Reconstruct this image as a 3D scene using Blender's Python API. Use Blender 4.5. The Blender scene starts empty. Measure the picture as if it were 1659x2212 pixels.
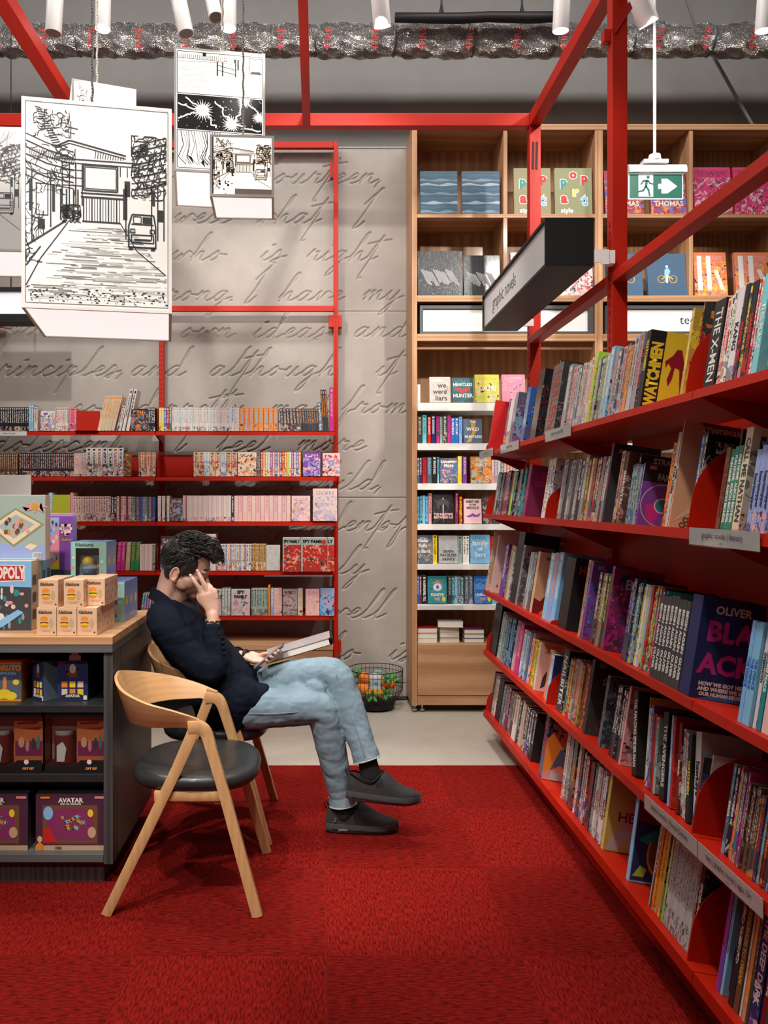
import bpy, bmesh, math, random
import numpy as np
from mathutils import Vector, Matrix, Euler
R = random.Random(7)
SC = bpy.context.scene
COL = SC.collection
# ---------------------------------------------------------------- camera, world, lights, exposure
CAMH, FPX, VPX, VPY = 1.43, 1740.0, 686.0, 1083.0
cam_d = bpy.data.cameras.new('camera'); cam = bpy.data.objects.new('camera', cam_d); COL.objects.link(cam)
cam.location = (0, 0, CAMH); cam.rotation_euler = (math.pi/2, 0, 0)
cam_d.sensor_fit = 'HORIZONTAL'; cam_d.sensor_width = 36.0; cam_d.lens = 36.0*FPX/1659.0
cam_d.shift_x = (829.5-VPX)/1659.0; cam_d.shift_y = -(1106.0-VPY)/1659.0
cam_d.clip_start = 0.05
SC.camera = cam
W = bpy.data.worlds.new('world'); SC.world = W; W.use_nodes = True
W.node_tree.nodes['Background'].inputs[0].default_value = (1.0, 0.96, 0.92, 1)
W.node_tree.nodes['Background'].inputs[1].default_value = 0.22
SC.view_settings.view_transform = 'Standard'; SC.view_settings.look = 'None'
SC.view_settings.exposure = 0.4; SC.view_settings.gamma = 1.0; SC.view_settings.use_curve_mapping = False
SC.cycles.max_bounces = 6; SC.cycles.diffuse_bounces = 4; SC.cycles.glossy_bounces = 3
SC.cycles.transparent_max_bounces = 8; SC.cycles.caustics_reflective = False; SC.cycles.caustics_refractive = False
SC.cycles.use_denoising = True

def P(px, py, Y):
    """a point of the place at depth Y, measured off the photograph"""
    return Vector(((px-VPX)*Y/FPX, Y, CAMH-(py-VPY)*Y/FPX))
def PX(px, Y): return (px-VPX)*Y/FPX
def PZ(py, Y): return CAMH-(py-VPY)*Y/FPX

def spot(loc, aim, watts, deg=50, blend=0.45, size=0.05, col=(1.0, 0.93, 0.85)):
    d = bpy.data.lights.new('spot_light', 'SPOT'); d.energy = watts; d.spot_size = math.radians(deg)
    d.spot_blend = blend; d.shadow_soft_size = size; d.color = col
    o = bpy.data.objects.new('spot_light', d); COL.objects.link(o); o.location = loc
    o.rotation_euler = (Vector(aim)-Vector(loc)).to_track_quat('-Z', 'Y').to_euler()
    return o
# unseen area fills added under the ceiling, not fixtures of the shop
def area(loc, sx, sy, watts, rot=(0, 0, 0), col=(1.0, 0.95, 0.9)):
    d = bpy.data.lights.new('added_fill_light', 'AREA'); d.shape = 'RECTANGLE'; d.size = sx; d.size_y = sy; d.energy = watts; d.color = col
    o = bpy.data.objects.new('added_fill_light', d); COL.objects.link(o); o.location = loc; o.rotation_euler = rot
    return o
area((-0.4, 0.6, 5.0), 4.0, 2.2, 60)
area((-0.2, 3.2, 5.1), 4.0, 1.2, 45)
area((0.2, 4.15, 5.25), 6.5, 0.25, 90, (math.radians(38), 0, 0))  # added to brighten the duct and the upper wall
#               lamp position          aimed at             W    cone
for a in [((-1.16, 4.30, 3.98), (-1.3, 5.83, 1.4), 45, 44, .8),
          ((-0.48, 4.30, 3.98), (-0.45, 5.83, 1.7), 45, 44, .8),
          ((0.34, 4.30, 4.02), (0.15, 5.83, 1.9), 45, 44, .8),
          ((1.32, 4.20, 3.98), (1.2, 5.6, 1.8), 80, 50, .8),
          ((1.79, 4.20, 4.02), (2.3, 5.6, 2.4), 60, 50, .8),
          ((2.41, 4.35, 3.98), (2.4, 5.6, 2.2), 50, 50, .8),
          ((-1.7, 2.3, 4.15), (-0.9, 5.83, 2.1), 190, 46),
          ((0.1, 2.5, 4.15), (0.1, 5.83, 2.2), 190, 46),
          ((1.9, 2.6, 4.15), (1.7, 5.6, 2.5), 190, 50),
          ((-1.2, 4.4, 3.98), (0.0, 3.1, 0.0), 190, 50),
          ((-1.9, 3.6, 4.05), (-0.4, 2.7, 0.0), 150, 46),
          ((0.35, 3.9, 4.05), (0.25, 4.7, 0.0), 130, 60),
          ((-1.0, 1.0, 4.05), (-0.3, 3.5, 0.95), 240, 36),
          ((0.25, 2.2, 4.15), (1.0, 4.1, 1.75), 70, 50),
          ((0.15, 1.0, 4.15), (1.0, 2.6, 1.75), 60, 50),
          ((0.1, 1.6, 4.05), (0.1, 2.2, 0.0), 110, 60),
          ((-1.9, 1.0, 4.05), (-1.2, 3.0, 0.9), 150, 44),
          ((-1.3, -1.6, 4.1), (-1.05, 3.0, 0.5), 230, 26)]:  # last spot added behind the camera to brighten the counter shelves
    spot(*a)

# ---------------------------------------------------------------- helpers
def tag(o, label=None, cat=None, group=None, kind=None):
    if label: o['label'] = label
    if cat: o['category'] = cat
    if group: o['group'] = group
    if kind: o['kind'] = kind
    return o
def link(o, parent=None):
    COL.objects.link(o)
    if parent is not None: o.parent = parent
    return o
def empty(name, loc=(0, 0, 0), rz=0.0, label=None, cat=None, group=None):
    o = bpy.data.objects.new(name, None); link(o); o.location = loc; o.rotation_euler = (0, 0, rz)
    o.empty_display_size = 0.05
    return tag(o, label, cat, group)
def obj(name, bm, mat, parent=None, smooth=False, loc=None):
    me = bpy.data.meshes.new(name)
    if isinstance(bm, tuple): me.from_pydata(*bm)
    else: bm.to_mesh(me); bm.free()
    for m in (mat if isinstance(mat, (list, tuple)) else [mat]): me.materials.append(m)
    if smooth:
        me.polygons.foreach_set('use_smooth', [True]*len(me.polygons))
        if smooth != True:
            try: me.set_sharp_from_angle(angle=math.radians(smooth))
            except Exception: pass
    o = bpy.data.objects.new(name, me); link(o, parent)
    if loc is not None: o.location = loc
    return o
def tri(name, bm, mat, label, cat, group=None, smooth=False, loc=None):
    return tag(obj(name, bm, mat, None, smooth, loc), label, cat, group)
def box(bm, x0, x1, y0, y1, z0, z1, mi=0, bev=0.0):
    vs = [bm.verts.new(p) for p in ((x0, y0, z0), (x1, y0, z0), (x1, y1, z0), (x0, y1, z0), (x0, y0, z1), (x1, y0, z1), (x1, y1, z1), (x0, y1, z1))]
    fs = [bm.faces.new([vs[i] for i in f]) for f in ((0, 3, 2, 1), (4, 5, 6, 7), (0, 1, 5, 4), (1, 2, 6, 5), (2, 3, 7, 6), (3, 0, 4, 7))]
    for f in fs: f.material_index = mi
    if bev > 0:
        es = list({e for f in fs for e in f.edges})
        r = bmesh.ops.bevel(bm, geom=es, offset=bev, segments=2, affect='EDGES', profile=0.5, material=-1)
        for f in r['faces']: f.material_index = mi
    return vs
def bx(x0, x1, y0, y1, z0, z1, bev=0.0):
    bm = bmesh.new(); box(bm, x0, x1, y0, y1, z0, z1, 0, bev); return bm
def frame_of(d):
    d = d.normalized(); u = d.orthogonal().normalized(); return u, d.cross(u)
def tube(bm, pts, r, n=8, cap=True, mi=0, closed=False):
    pts = [Vector(p) for p in pts]; rs = r if isinstance(r, (list, tuple)) else [r]*len(pts)
    rings = []; u = None
    for i, p in enumerate(pts):
        if closed: d = pts[(i+1) % len(pts)]-pts[i-1]
        else: d = pts[min(i+1, len(pts)-1)]-pts[max(i-1, 0)]
        d.normalize()
        if u is None: u = d.orthogonal().normalized()
        else:
            u = u-d*u.dot(d)
            u = u.normalized() if u.length > 1e-6 else d.orthogonal().normalized()
        v = d.cross(u)
        rings.append([bm.verts.new(p+(u*math.cos(a)+v*math.sin(a))*rs[i]) for a in [2*math.pi*k/n for k in range(n)]])
    m = len(rings)
    for i in range(m if closed else m-1):
        A, B = rings[i], rings[(i+1) % m]
        for k in range(n):
            f = bm.faces.new((A[k], A[(k+1) % n], B[(k+1) % n], B[k])); f.material_index = mi
    if cap and not closed:
        bm.faces.new(rings[0][::-1]).material_index = mi; bm.faces.new(rings[-1]).material_index = mi
    return rings
def cyl(bm, p0, p1, r0, r1=None, n=24, mi=0):
    return tube(bm, [p0, p1], [r0, r0 if r1 is None else r1], n, True, mi)
def loft(bm, rings, cap=True, mi=0, closed=False):
    R_ = [[bm.verts.new(p) for p in ring] for ring in rings]; n = len(R_[0]); m = len(R_)
    for i in range(m if closed else m-1):
        A, B = R_[i], R_[(i+1) % m]
        for k in range(n):
            f = bm.faces.new((A[k], A[(k+1) % n], B[(k+1) % n], B[k])); f.material_index = mi
    if cap and not closed:
        bm.faces.new(R_[0][::-1]).material_index = mi; bm.faces.new(R_[-1]).material_index = mi
    return R_
def prism(bm, pts2, a0, a1, axis='y', mi=0):
    """polygon pts2 swept between a0 and a1 along an axis"""
    def mk(p, a):
        return {'y': (p[0], a, p[1]), 'x': (a, p[0], p[1]), 'z': (p[0], p[1], a)}[axis]
    A = [bm.verts.new(mk(p, a0)) for p in pts2]; B = [bm.verts.new(mk(p, a1)) for p in pts2]
    n = len(pts2)
    for k in range(n): bm.faces.new((A[k], A[(k+1) % n], B[(k+1) % n], B[k])).material_index = mi
    bm.faces.new(A[::-1]).material_index = mi; bm.faces.new(B).material_index = mi
    bmesh.ops.recalc_face_normals(bm, faces=bm.faces)
def ball(bm, c, r, sx=1, sy=1, sz=1, seg=16, rot=None, mi=0):
    M = Matrix.Translation(Vector(c)) @ (rot.to_matrix().to_4x4() if rot else Matrix.Identity(4)) @ Matrix.Diagonal((sx*r, sy*r, sz*r, 1))
    g = bmesh.ops.create_uvsphere(bm, u_segments=seg, v_segments=max(6, seg//2), radius=1, matrix=M)
    for v in g['verts']:
        for f in v.link_faces: f.material_index = mi
def catmull(pts, n=8, closed=False):
    pts = [Vector(p) for p in pts]; out = []
    m = len(pts)
    for i in range(m if closed else m-1):
        if closed: p0, p1, p2, p3 = pts[i-1], pts[i], pts[(i+1) % m], pts[(i+2) % m]
        else: p0, p1, p2, p3 = pts[max(i-1, 0)], pts[i], pts[i+1], pts[min(i+2, m-1)]
        for k in range(n):
            t = k/n
            out.append(0.5*((2*p1)+(-p0+p2)*t+(2*p0-5*p1+4*p2-p3)*t*t+(-p0+3*p1-3*p2+p3)*t*t*t))
    if not closed: out.append(pts[-1])
    return out

# ---------------------------------------------------------------- materials
def mat(name, col=(.5, .5, .5), rough=.5, metal=0.0, coat=0.0, spec=.5, emit=None, es=0.0, alpha=1.0, trans=0.0, ior=1.45):
    m = bpy.data.materials.new(name); m.use_nodes = True
    b = m.node_tree.nodes['Principled BSDF']
    b.inputs['Base Color'].default_value = (*col, 1); b.inputs['Roughness'].default_value = rough
    b.inputs['Metallic'].default_value = metal; b.inputs['Coat Weight'].default_value = coat
    b.inputs['Coat Roughness'].default_value = .12
    b.inputs['Specular IOR Level'].default_value = spec; b.inputs['Alpha'].default_value = alpha
    b.inputs['Transmission Weight'].default_value = trans; b.inputs['IOR'].default_value = ior
    if emit: b.inputs['Emission Color'].default_value = (*emit, 1); b.inputs['Emission Strength'].default_value = es
    return m
class N:
    """small node-tree writer"""
    def __init__(s, m): s.m = m; s.t = m.node_tree; s.b = s.t.nodes['Principled BSDF']
    def n(s, typ, **kw):
        x = s.t.nodes.new(typ)
        for k, v in kw.items():
            if k.startswith('i_'):
                k = k[2:]; k = int(k) if k.isdigit() else k.replace('_', ' ')
                if isinstance(v, bpy.types.NodeSocket): s.t.links.new(v, x.inputs[k])
                else: x.inputs[k].default_value = v
            else: setattr(x, k, v)
        return x
    def l(s, a, b): s.t.links.new(a, b)
    def math(s, op, a, b=0.0, c=0.0, clamp=False):
        x = s.n('ShaderNodeMath', operation=op, use_clamp=clamp)
        for i, v in enumerate((a, b, c)):
            if isinstance(v, bpy.types.NodeSocket): s.l(v, x.inputs[i])
            else: x.inputs[i].default_value = v
        return x.outputs[0]
    def mix(s, f, a, b, mode='MIX'):
        x = s.n('ShaderNodeMix', data_type='RGBA', blend_type=mode)
        for k, v in ((0, f), (6, a), (7, b)):
            if isinstance(v, bpy.types.NodeSocket): s.l(v, x.inputs[k])
            else: x.inputs[k].default_value = v if k == 0 else ((*v, 1) if len(v) == 3 else v)
        return x.outputs[2]
    def ramp(s, f, stops, interp='LINEAR'):
        x = s.n('ShaderNodeValToRGB'); s.l(f, x.inputs[0]); r = x.color_ramp; r.interpolation = interp
        while len(r.elements) < len(stops): r.elements.new(.5)
        for e, (p, c) in zip(r.elements, stops): e.position = p; e.color = (*c, 1) if len(c) == 3 else c
        return x.outputs[0]
    def coord(s, which='Object'): return s.n('ShaderNodeTexCoord').outputs[which]
    def mapping(s, v, scale=(1, 1, 1), rot=(0, 0, 0), loc=(0, 0, 0)):
        x = s.n('ShaderNodeMapping'); s.l(v, x.inputs[0]); x.inputs['Scale'].default_value = scale
        x.inputs['Rotation'].default_value = rot; x.inputs['Location'].default_value = loc; return x.outputs[0]
    def noise(s, v, scale=5, detail=3, rough=.5, dim='3D', dist=0.0, w=None):
        x = s.n('ShaderNodeTexNoise', noise_dimensions=dim); s.l(v, x.inputs['Vector']); x.inputs['Scale'].default_value = scale
        x.inputs['Detail'].default_value = detail; x.inputs['Roughness'].default_value = rough; x.inputs['Distortion'].default_value = dist
        if w is not None: s.l(w, x.inputs['W'])
        return x
    def bump(s, h, strength=.3, dist=.01, normal=None):
        x = s.n('ShaderNodeBump'); s.l(h, x.inputs['Height']); x.inputs['Strength'].default_value = strength
        x.inputs['Distance'].default_value = dist
        if normal is not None: s.l(normal, x.inputs['Normal'])
        s.l(x.outputs[0], s.b.inputs['Normal']); return x.outputs[0]
    def base(s, c): s.l(c, s.b.inputs['Base Color'])

def wood_mat(name, c1, c2, axis='x', scale=1.0, rough=.45, contrast=1.0):
    m = mat(name, c1, rough, coat=.08); n = N(m); v = n.coord()
    sc = {'x': (1.2, 14, 14), 'z': (14, 14, 1.2), 'y': (14, 1.2, 14)}[axis]
    v1 = n.mapping(v, tuple(a*scale for a in sc))
    a = n.noise(v1, 1.6, 5, .6, dist=.6).outputs[0]
    sc2 = {'x': (3, 160, 160), 'z': (160, 160, 3), 'y': (160, 3, 160)}[axis]
    b = n.noise(n.mapping(v, sc2), 1, 2, .5).outputs[0]
    w = n.n('ShaderNodeTexWave', wave_type='RINGS', rings_direction={'x': 'X', 'y': 'Y', 'z': 'Z'}[axis])
    n.l(n.mapping(v, {'x': (.25, 1.6, 4), 'z': (4, 1.6, .25), 'y': (2, .25, 3)}[axis]), w.inputs[0])
    w.inputs['Scale'].default_value = 3.2*scale; w.inputs['Distortion'].default_value = 5; w.inputs['Detail'].default_value = 2; w.inputs['Detail Scale'].default_value = .8
    f = n.math('ADD', n.math('MULTIPLY', a, .5), n.math('MULTIPLY', w.outputs[1], .35)); f = n.math('ADD', f, n.math('MULTIPLY', b, .22))
    mid = tuple((p+q)/2 for p, q in zip(c1, c2))
    n.base(n.ramp(f, [(.3, c2), (.55, mid), (.8, c1)])); n.bump(b, .12*contrast, .002)
    return m
M = {}
M['oak'] = wood_mat('oak_veneer', (.56, .32, .17), (.37, .185, .085), 'x')
M['oak_v'] = wood_mat('oak_veneer_upright', (.56, .32, .17), (.38, .19, .088), 'z')
M['oak_back'] = wood_mat('oak_back_panel', (.47, .255, .13), (.30, .145, .065), 'z', .8)
M['counter'] = wood_mat('counter_oak', (.62, .36, .19), (.47, .25, .12), 'x', .7, .35)
M['ash'] = wood_mat('chair_ash', (.64, .37, .17), (.56, .31, .135), 'z', 1.1, .38)
M['ash_band'] = wood_mat('chair_bent_ply', (.64, .37, .17), (.565, .315, .137), 'x', 1.0, .38)
M['grey_wood'] = wood_mat('charcoal_wood', (.078, .078, .078), (.034, .034, .035), 'z', 1.6, .5)
M['grey_edge'] = wood_mat('charcoal_edge', (.12, .125, .125), (.075, .078, .08), 'x', 1.2, .5)
M['black_board'] = mat('black_shelf_board', (.02, .02, .022), .42)
M['red'] = mat('red_powder_coat', (.47, .0135, .0028), .48, spec=.3)
n = N(M['red']); n.bump(n.noise(n.coord(), 900, 2).outputs[0], .05, .0006)
M['red_dark'] = mat('dark_slot', (.05, .002, .002), .7)
M['white'] = mat('white_painted', (.8, .79, .77), .4)
M['white_shelf'] = mat('white_shelf_enamel', (.82, .80, .76), .35)
M['black'] = mat('black_satin', (.010, .010, .011), .5, spec=.25)
M['black_metal'] = mat('black_wire', (.012, .012, .012), .4, .2)
M['dark_grey'] = mat('dark_grey_frame', (.07, .075, .08), .45)
M['paper'] = mat('page_paper', (.72, .68, .6), .85)
M['label'] = mat('label_card', (.62, .62, .6), .5)
M['ink'] = mat('black_ink', (.015, .015, .015), .6)
M['chrome'] = mat('steel', (.55, .55, .55), .3, 1.0)
M['galv'] = mat('galvanised_steel', (.42, .43, .44), .45, .8)
def flat(name, c, r=.5, coat=0.0):
    if name not in M: M[name] = mat(name, c, r, coat=coat)
    return M[name]
# concrete
def concrete(name, c1, c2, sc=1.0, rough=.75):
    m = mat(name, c1, rough); n = N(m); v = n.coord()
    a = n.noise(v, 1.4*sc, 6, .62).outputs[0]; b = n.noise(v, 7*sc, 5, .6).outputs[0]; c = n.noise(v, 60*sc, 3, .6).outputs[0]
    f = n.math('ADD', n.math('MULTIPLY', a, .55), n.math('MULTIPLY', b, .45))
    n.base(n.ramp(f, [(.32, c2), (.68, c1)])); n.bump(n.math('ADD', n.math('MULTIPLY', b, .5), n.math('MULTIPLY', c, .25)), .12, .004)
    return m
M['panel'] = concrete('engraved_concrete', (.42, .385, .35), (.33, .30, .275))
M['upper'] = concrete('painted_upper_wall', (.21, .205, .20), (.17, .165, .16), .6)
M['floor_conc'] = concrete('polished_concrete', (.47, .43, .375), (.38, .345, .295), .8, .4)
M['ceil'] = concrete('dark_ceiling', (.11, .11, .112), (.09, .09, .092), .5)
# carpet tile: rib texture follows the tile's own axis
def carpet(name, along):
    m = mat(name, (.3, .01, .008), .95, spec=.1); n = N(m); v = n.coord()
    s = (34, 170, 1) if along == 'x' else (170, 34, 1)
    a = n.noise(n.mapping(v, s), 1.0, 2, .6).outputs[0]
    b = n.noise(v, 420, 2, .7).outputs[0]; c = n.noise(v, 2.2, 4, .6).outputs[0]
    f = n.math('ADD', n.math('MULTIPLY', a, .72), n.math('MULTIPLY', b, .28))
    rib = n.ramp(f, [(.40, (.060, .0014, .0012)), (.5, (.185, .0065, .0045)), (.64, (.265, .013, .0075))])
    g_ = 1.0 if along == 'x' else 1.16  # lengthwise ribs look brighter from this view; that shading is put into colour
    n.base(n.mix(1.0, n.mix(n.math('MULTIPLY', c, .45), rib, (.15, .004, .0035)), (.98*g_, .98*g_, .98*g_), 'MULTIPLY'))
    n.bump(f, .9, .006)
    return m
M['carpet_x'] = carpet('red_carpet_ribbed_across', 'x'); M['carpet_y'] = carpet('red_carpet_ribbed_along', 'y')
# printed cover: object colour + custom colours c2, c3 and prm = (art, text, band)
def print_mat(name, rough=.32, coat=.25):
    m = mat(name, (.5, .5, .5), rough, coat=coat, spec=.3); n = N(m); v = n.coord(); g = n.n('ShaderNodeNewGeometry')
    oi = n.n('ShaderNodeObjectInfo'); at = lambda k: n.n('ShaderNodeAttribute', attribute_type='OBJECT', attribute_name=k)
    c1 = oi.outputs['Color']; c2 = at('c2').outputs['Color']; c3 = at('c3').outputs['Color']; pr = n.n('ShaderNodeSeparateXYZ'); n.l(at('prm').outputs['Vector'], pr.inputs[0])
    dim = n.n('ShaderNodeSeparateXYZ'); n.l(at('dim').outputs['Vector'], dim.inputs[0])   # thickness, depth, height
    xyz = n.n('ShaderNodeSeparateXYZ'); n.l(v, xyz.inputs[0])
    nt = n.n('ShaderNodeVectorTransform', vector_type='NORMAL', convert_from='WORLD', convert_to='OBJECT'); n.l(g.outputs['Normal'], nt.inputs[0])
    nn = n.n('ShaderNodeSeparateXYZ'); n.l(nt.outputs[0], nn.inputs[0])
    spine = n.math('GREATER_THAN', n.math('ABSOLUTE', nn.outputs[1]), .6); side = n.math('GREATER_THAN', n.math('ABSOLUTE', nn.outputs[0]), .6)
    zn = n.math('DIVIDE', xyz.outputs[2], dim.outputs[2]); xn = n.math('DIVIDE', xyz.outputs[0], dim.outputs[0]); yn = n.math('DIVIDE', xyz.outputs[1], dim.outputs[1])
    rnd = oi.outputs['Random']; w = n.math('MULTIPLY', rnd, 97.0)
    # spine lettering
    ctr = n.math('LESS_THAN', n.math('ABSOLUTE', n.math('SUBTRACT', xn, .5)), .27)
    rng = n.math('MULTIPLY', n.math('GREATER_THAN', zn, .34), n.math('LESS_THAN', zn, .86))
    let = n.noise(n.mapping(v, (260, 1, 150)), 1.0, 1, .5, dim='4D', w=w).outputs[0]
    txt = n.math('MULTIPLY', n.math('MULTIPLY', ctr, rng), n.math('GREATER_THAN', let, .49)); txt = n.math('MULTIPLY', n.math('MULTIPLY', txt, spine), pr.outputs[1])
    # small emblem at the spine's head
    emb = n.math('MULTIPLY', n.math('MULTIPLY', n.math('GREATER_THAN', zn, .90), n.math('LESS_THAN', zn, .965)), n.math('MULTIPLY', ctr, spine))
    emb = n.math('MULTIPLY', emb, pr.outputs[1])
    # picture patches
    p1 = n.noise(v, 26, 3, .6, dim='4D', dist=1.2, w=w).outputs[0]; p2 = n.noise(v, 17, 2, .5, dim='4D', dist=2.0, w=n.math('ADD', w, 5.3)).outputs[0]
    art = n.mix(n.math('GREATER_THAN', p1, .52), c1, c2); art = n.mix(n.math('GREATER_THAN', p2, .56), art, c3)
    art = n.mix(.30, art, c1)
    art = n.mix(n.math('GREATER_THAN', n.noise(v, 90, 2, .5, dim='4D', w=w).outputs[0], .66), art, (.6, .5, .42))
    art = n.mix(n.math('GREATER_THAN', n.noise(v, 48, 2, .5, dim='4D', w=n.math('ADD', w, 3.0)).outputs[0], .62), art, (.05, .045, .06))
    band = n.math('LESS_THAN', zn, pr.outputs[2])
    af = n.math('MAXIMUM', n.math('MULTIPLY', n.math('MULTIPLY', side, pr.outputs[0]), n.math('LESS_THAN', zn, .78)), n.math('MULTIPLY', band, spine))
    af = n.math('MAXIMUM', af, n.math('MULTIPLY', n.math('MULTIPLY', spine, pr.outputs[0]), .0))
    # title on the front
    tz = n.math('MULTIPLY', n.math('GREATER_THAN', zn, .80), n.math('LESS_THAN', zn, .92)); ty = n.math('LESS_THAN', n.math('ABSOLUTE', n.math('SUBTRACT', yn, .5)), .38)
    tt = n.math('GREATER_THAN', n.noise(n.mapping(v, (1, 120, 55)), 1.0, 1, .5, dim='4D', w=w).outputs[0], .5)
    ttl = n.math('MULTIPLY', n.math('MULTIPLY', n.math('MULTIPLY', tz, ty), n.math('MULTIPLY', tt, side)), pr.outputs[0])
    col = n.mix(af, c1, art); col = n.mix(n.math('MAXIMUM', txt, emb), col, c2); col = n.mix(ttl, col, c2)
    n.base(col); return m
M['print'] = print_mat('printed_cover', .42, .08); M['print_film'] = print_mat('film_wrapped_cover', .2, .45)
nf = N(M['print_film']); nf.bump(nf.noise(nf.coord(), 55, 3, .6, dist=1.5).outputs[0], .35, .004)

# ---------------------------------------------------------------- lettering
_tc = {}
def text_mesh(s, size, align='CENTER', bold=0.0, depth=0.0, shear=0.0, space=1.0, wscale=1.0):
    k = (s, size, align, bold, depth, shear, space, wscale)
    if k not in _tc:
        c = bpy.data.curves.new('t', 'FONT'); c.body = s; c.size = size; c.align_x = align; c.align_y = 'CENTER'
        c.offset = bold; c.extrude = depth; c.shear = shear; c.space_character = space; c.resolution_u = 2
        o = bpy.data.objects.new('t', c); COL.objects.link(o)
        me = bpy.data.meshes.new_from_object(o.evaluated_get(bpy.context.evaluated_depsgraph_get()))
        bpy.data.objects.remove(o); bpy.data.curves.remove(c)
        if wscale != 1.0: me.transform(Matrix.Diagonal((wscale, 1, 1, 1)))
        _tc[k] = me
    return _tc[k]
def text(name, s, size, m, parent, loc, ex, ey, align='CENTER', bold=0.0, fit=None, **kw):
    """flat lettering: local x runs along ex and its up along ey; fit = greatest width"""
    me0 = text_mesh(s, size, align, bold, **kw); me = me0.copy(); me.name = name
    me.materials.clear(); me.materials.append(m)
    ex = Vector(ex).normalized(); ey = Vector(ey).normalized(); ez = ex.cross(ey)
    xs = [v.co.x for v in me.vertices] or [0]
    k = 1.0
    if fit and (max(xs)-min(xs)) > fit: k = fit/(max(xs)-min(xs))
    A = Matrix((ex, ey, ez)).transposed().to_4x4()
    me.transform(A @ Matrix.Diagonal((k, 1, 1, 1)))
    o = bpy.data.objects.new(name, me); link(o, parent); o.location = loc
    return o
# ================================================================ the room
WALLY = 5.83
TS = 0.6096
def struct(name, bm, m, parent=None, smooth=False):
    o = obj(name, bm, m, parent, smooth)
    if parent is None: o['kind'] = 'structure'
    return o
struct('floor', bx(-4.0, 4.6, -3.0, 6.0, -.12, -.008), M['floor_conc'])
struct('ceiling', bx(-4.0, 4.6, -3.0, 6.0, 5.35, 5.5), M['ceil'])
struct('wall_left', bx(-4.12, -4.0, -3.0, 6.0, 0, 5.35), M['upper'])
struct('wall_right', bx(4.6, 4.72, -3.0, 6.0, 0, 5.35), M['upper'])
struct('wall_rear', bx(-4.0, 4.6, -3.12, -3.0, 0, 5.35), M['upper'])
wb = struct('wall_back', bx(-4.0, 4.6, WALLY+.03, 6.0, 0, 5.35), M['upper'])
# carpet laid tile by tile
cp = bpy.data.objects.new('carpet', None); link(cp); cp['kind'] = 'structure'
cp_edge = 4.365
_cm = {}
for j in range(-2, 8):
    for i in range(-6, 5):
        x0 = .0265+i*TS; y1 = cp_edge-(j)*TS+0*TS; y0 = y1-TS
        if j < 0 or y0 < -.9: continue
        alt = (i+j) % 2
        key = alt
        if key not in _cm:
            bm = bmesh.new(); box(bm, 0, TS-.0005, 0, TS-.0005, -.0079, 0)
            top = bm
            me = bpy.data.meshes.new('carpet_tile'); bm.to_mesh(me); bm.free(); me.materials.append(M['carpet_x'] if alt else M['carpet_y']); _cm[key] = me
        o = bpy.data.objects.new('carpet_tile', _cm[key]); link(o, cp); o.location = (x0, y0, R.uniform(-.0006, .0004))

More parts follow.
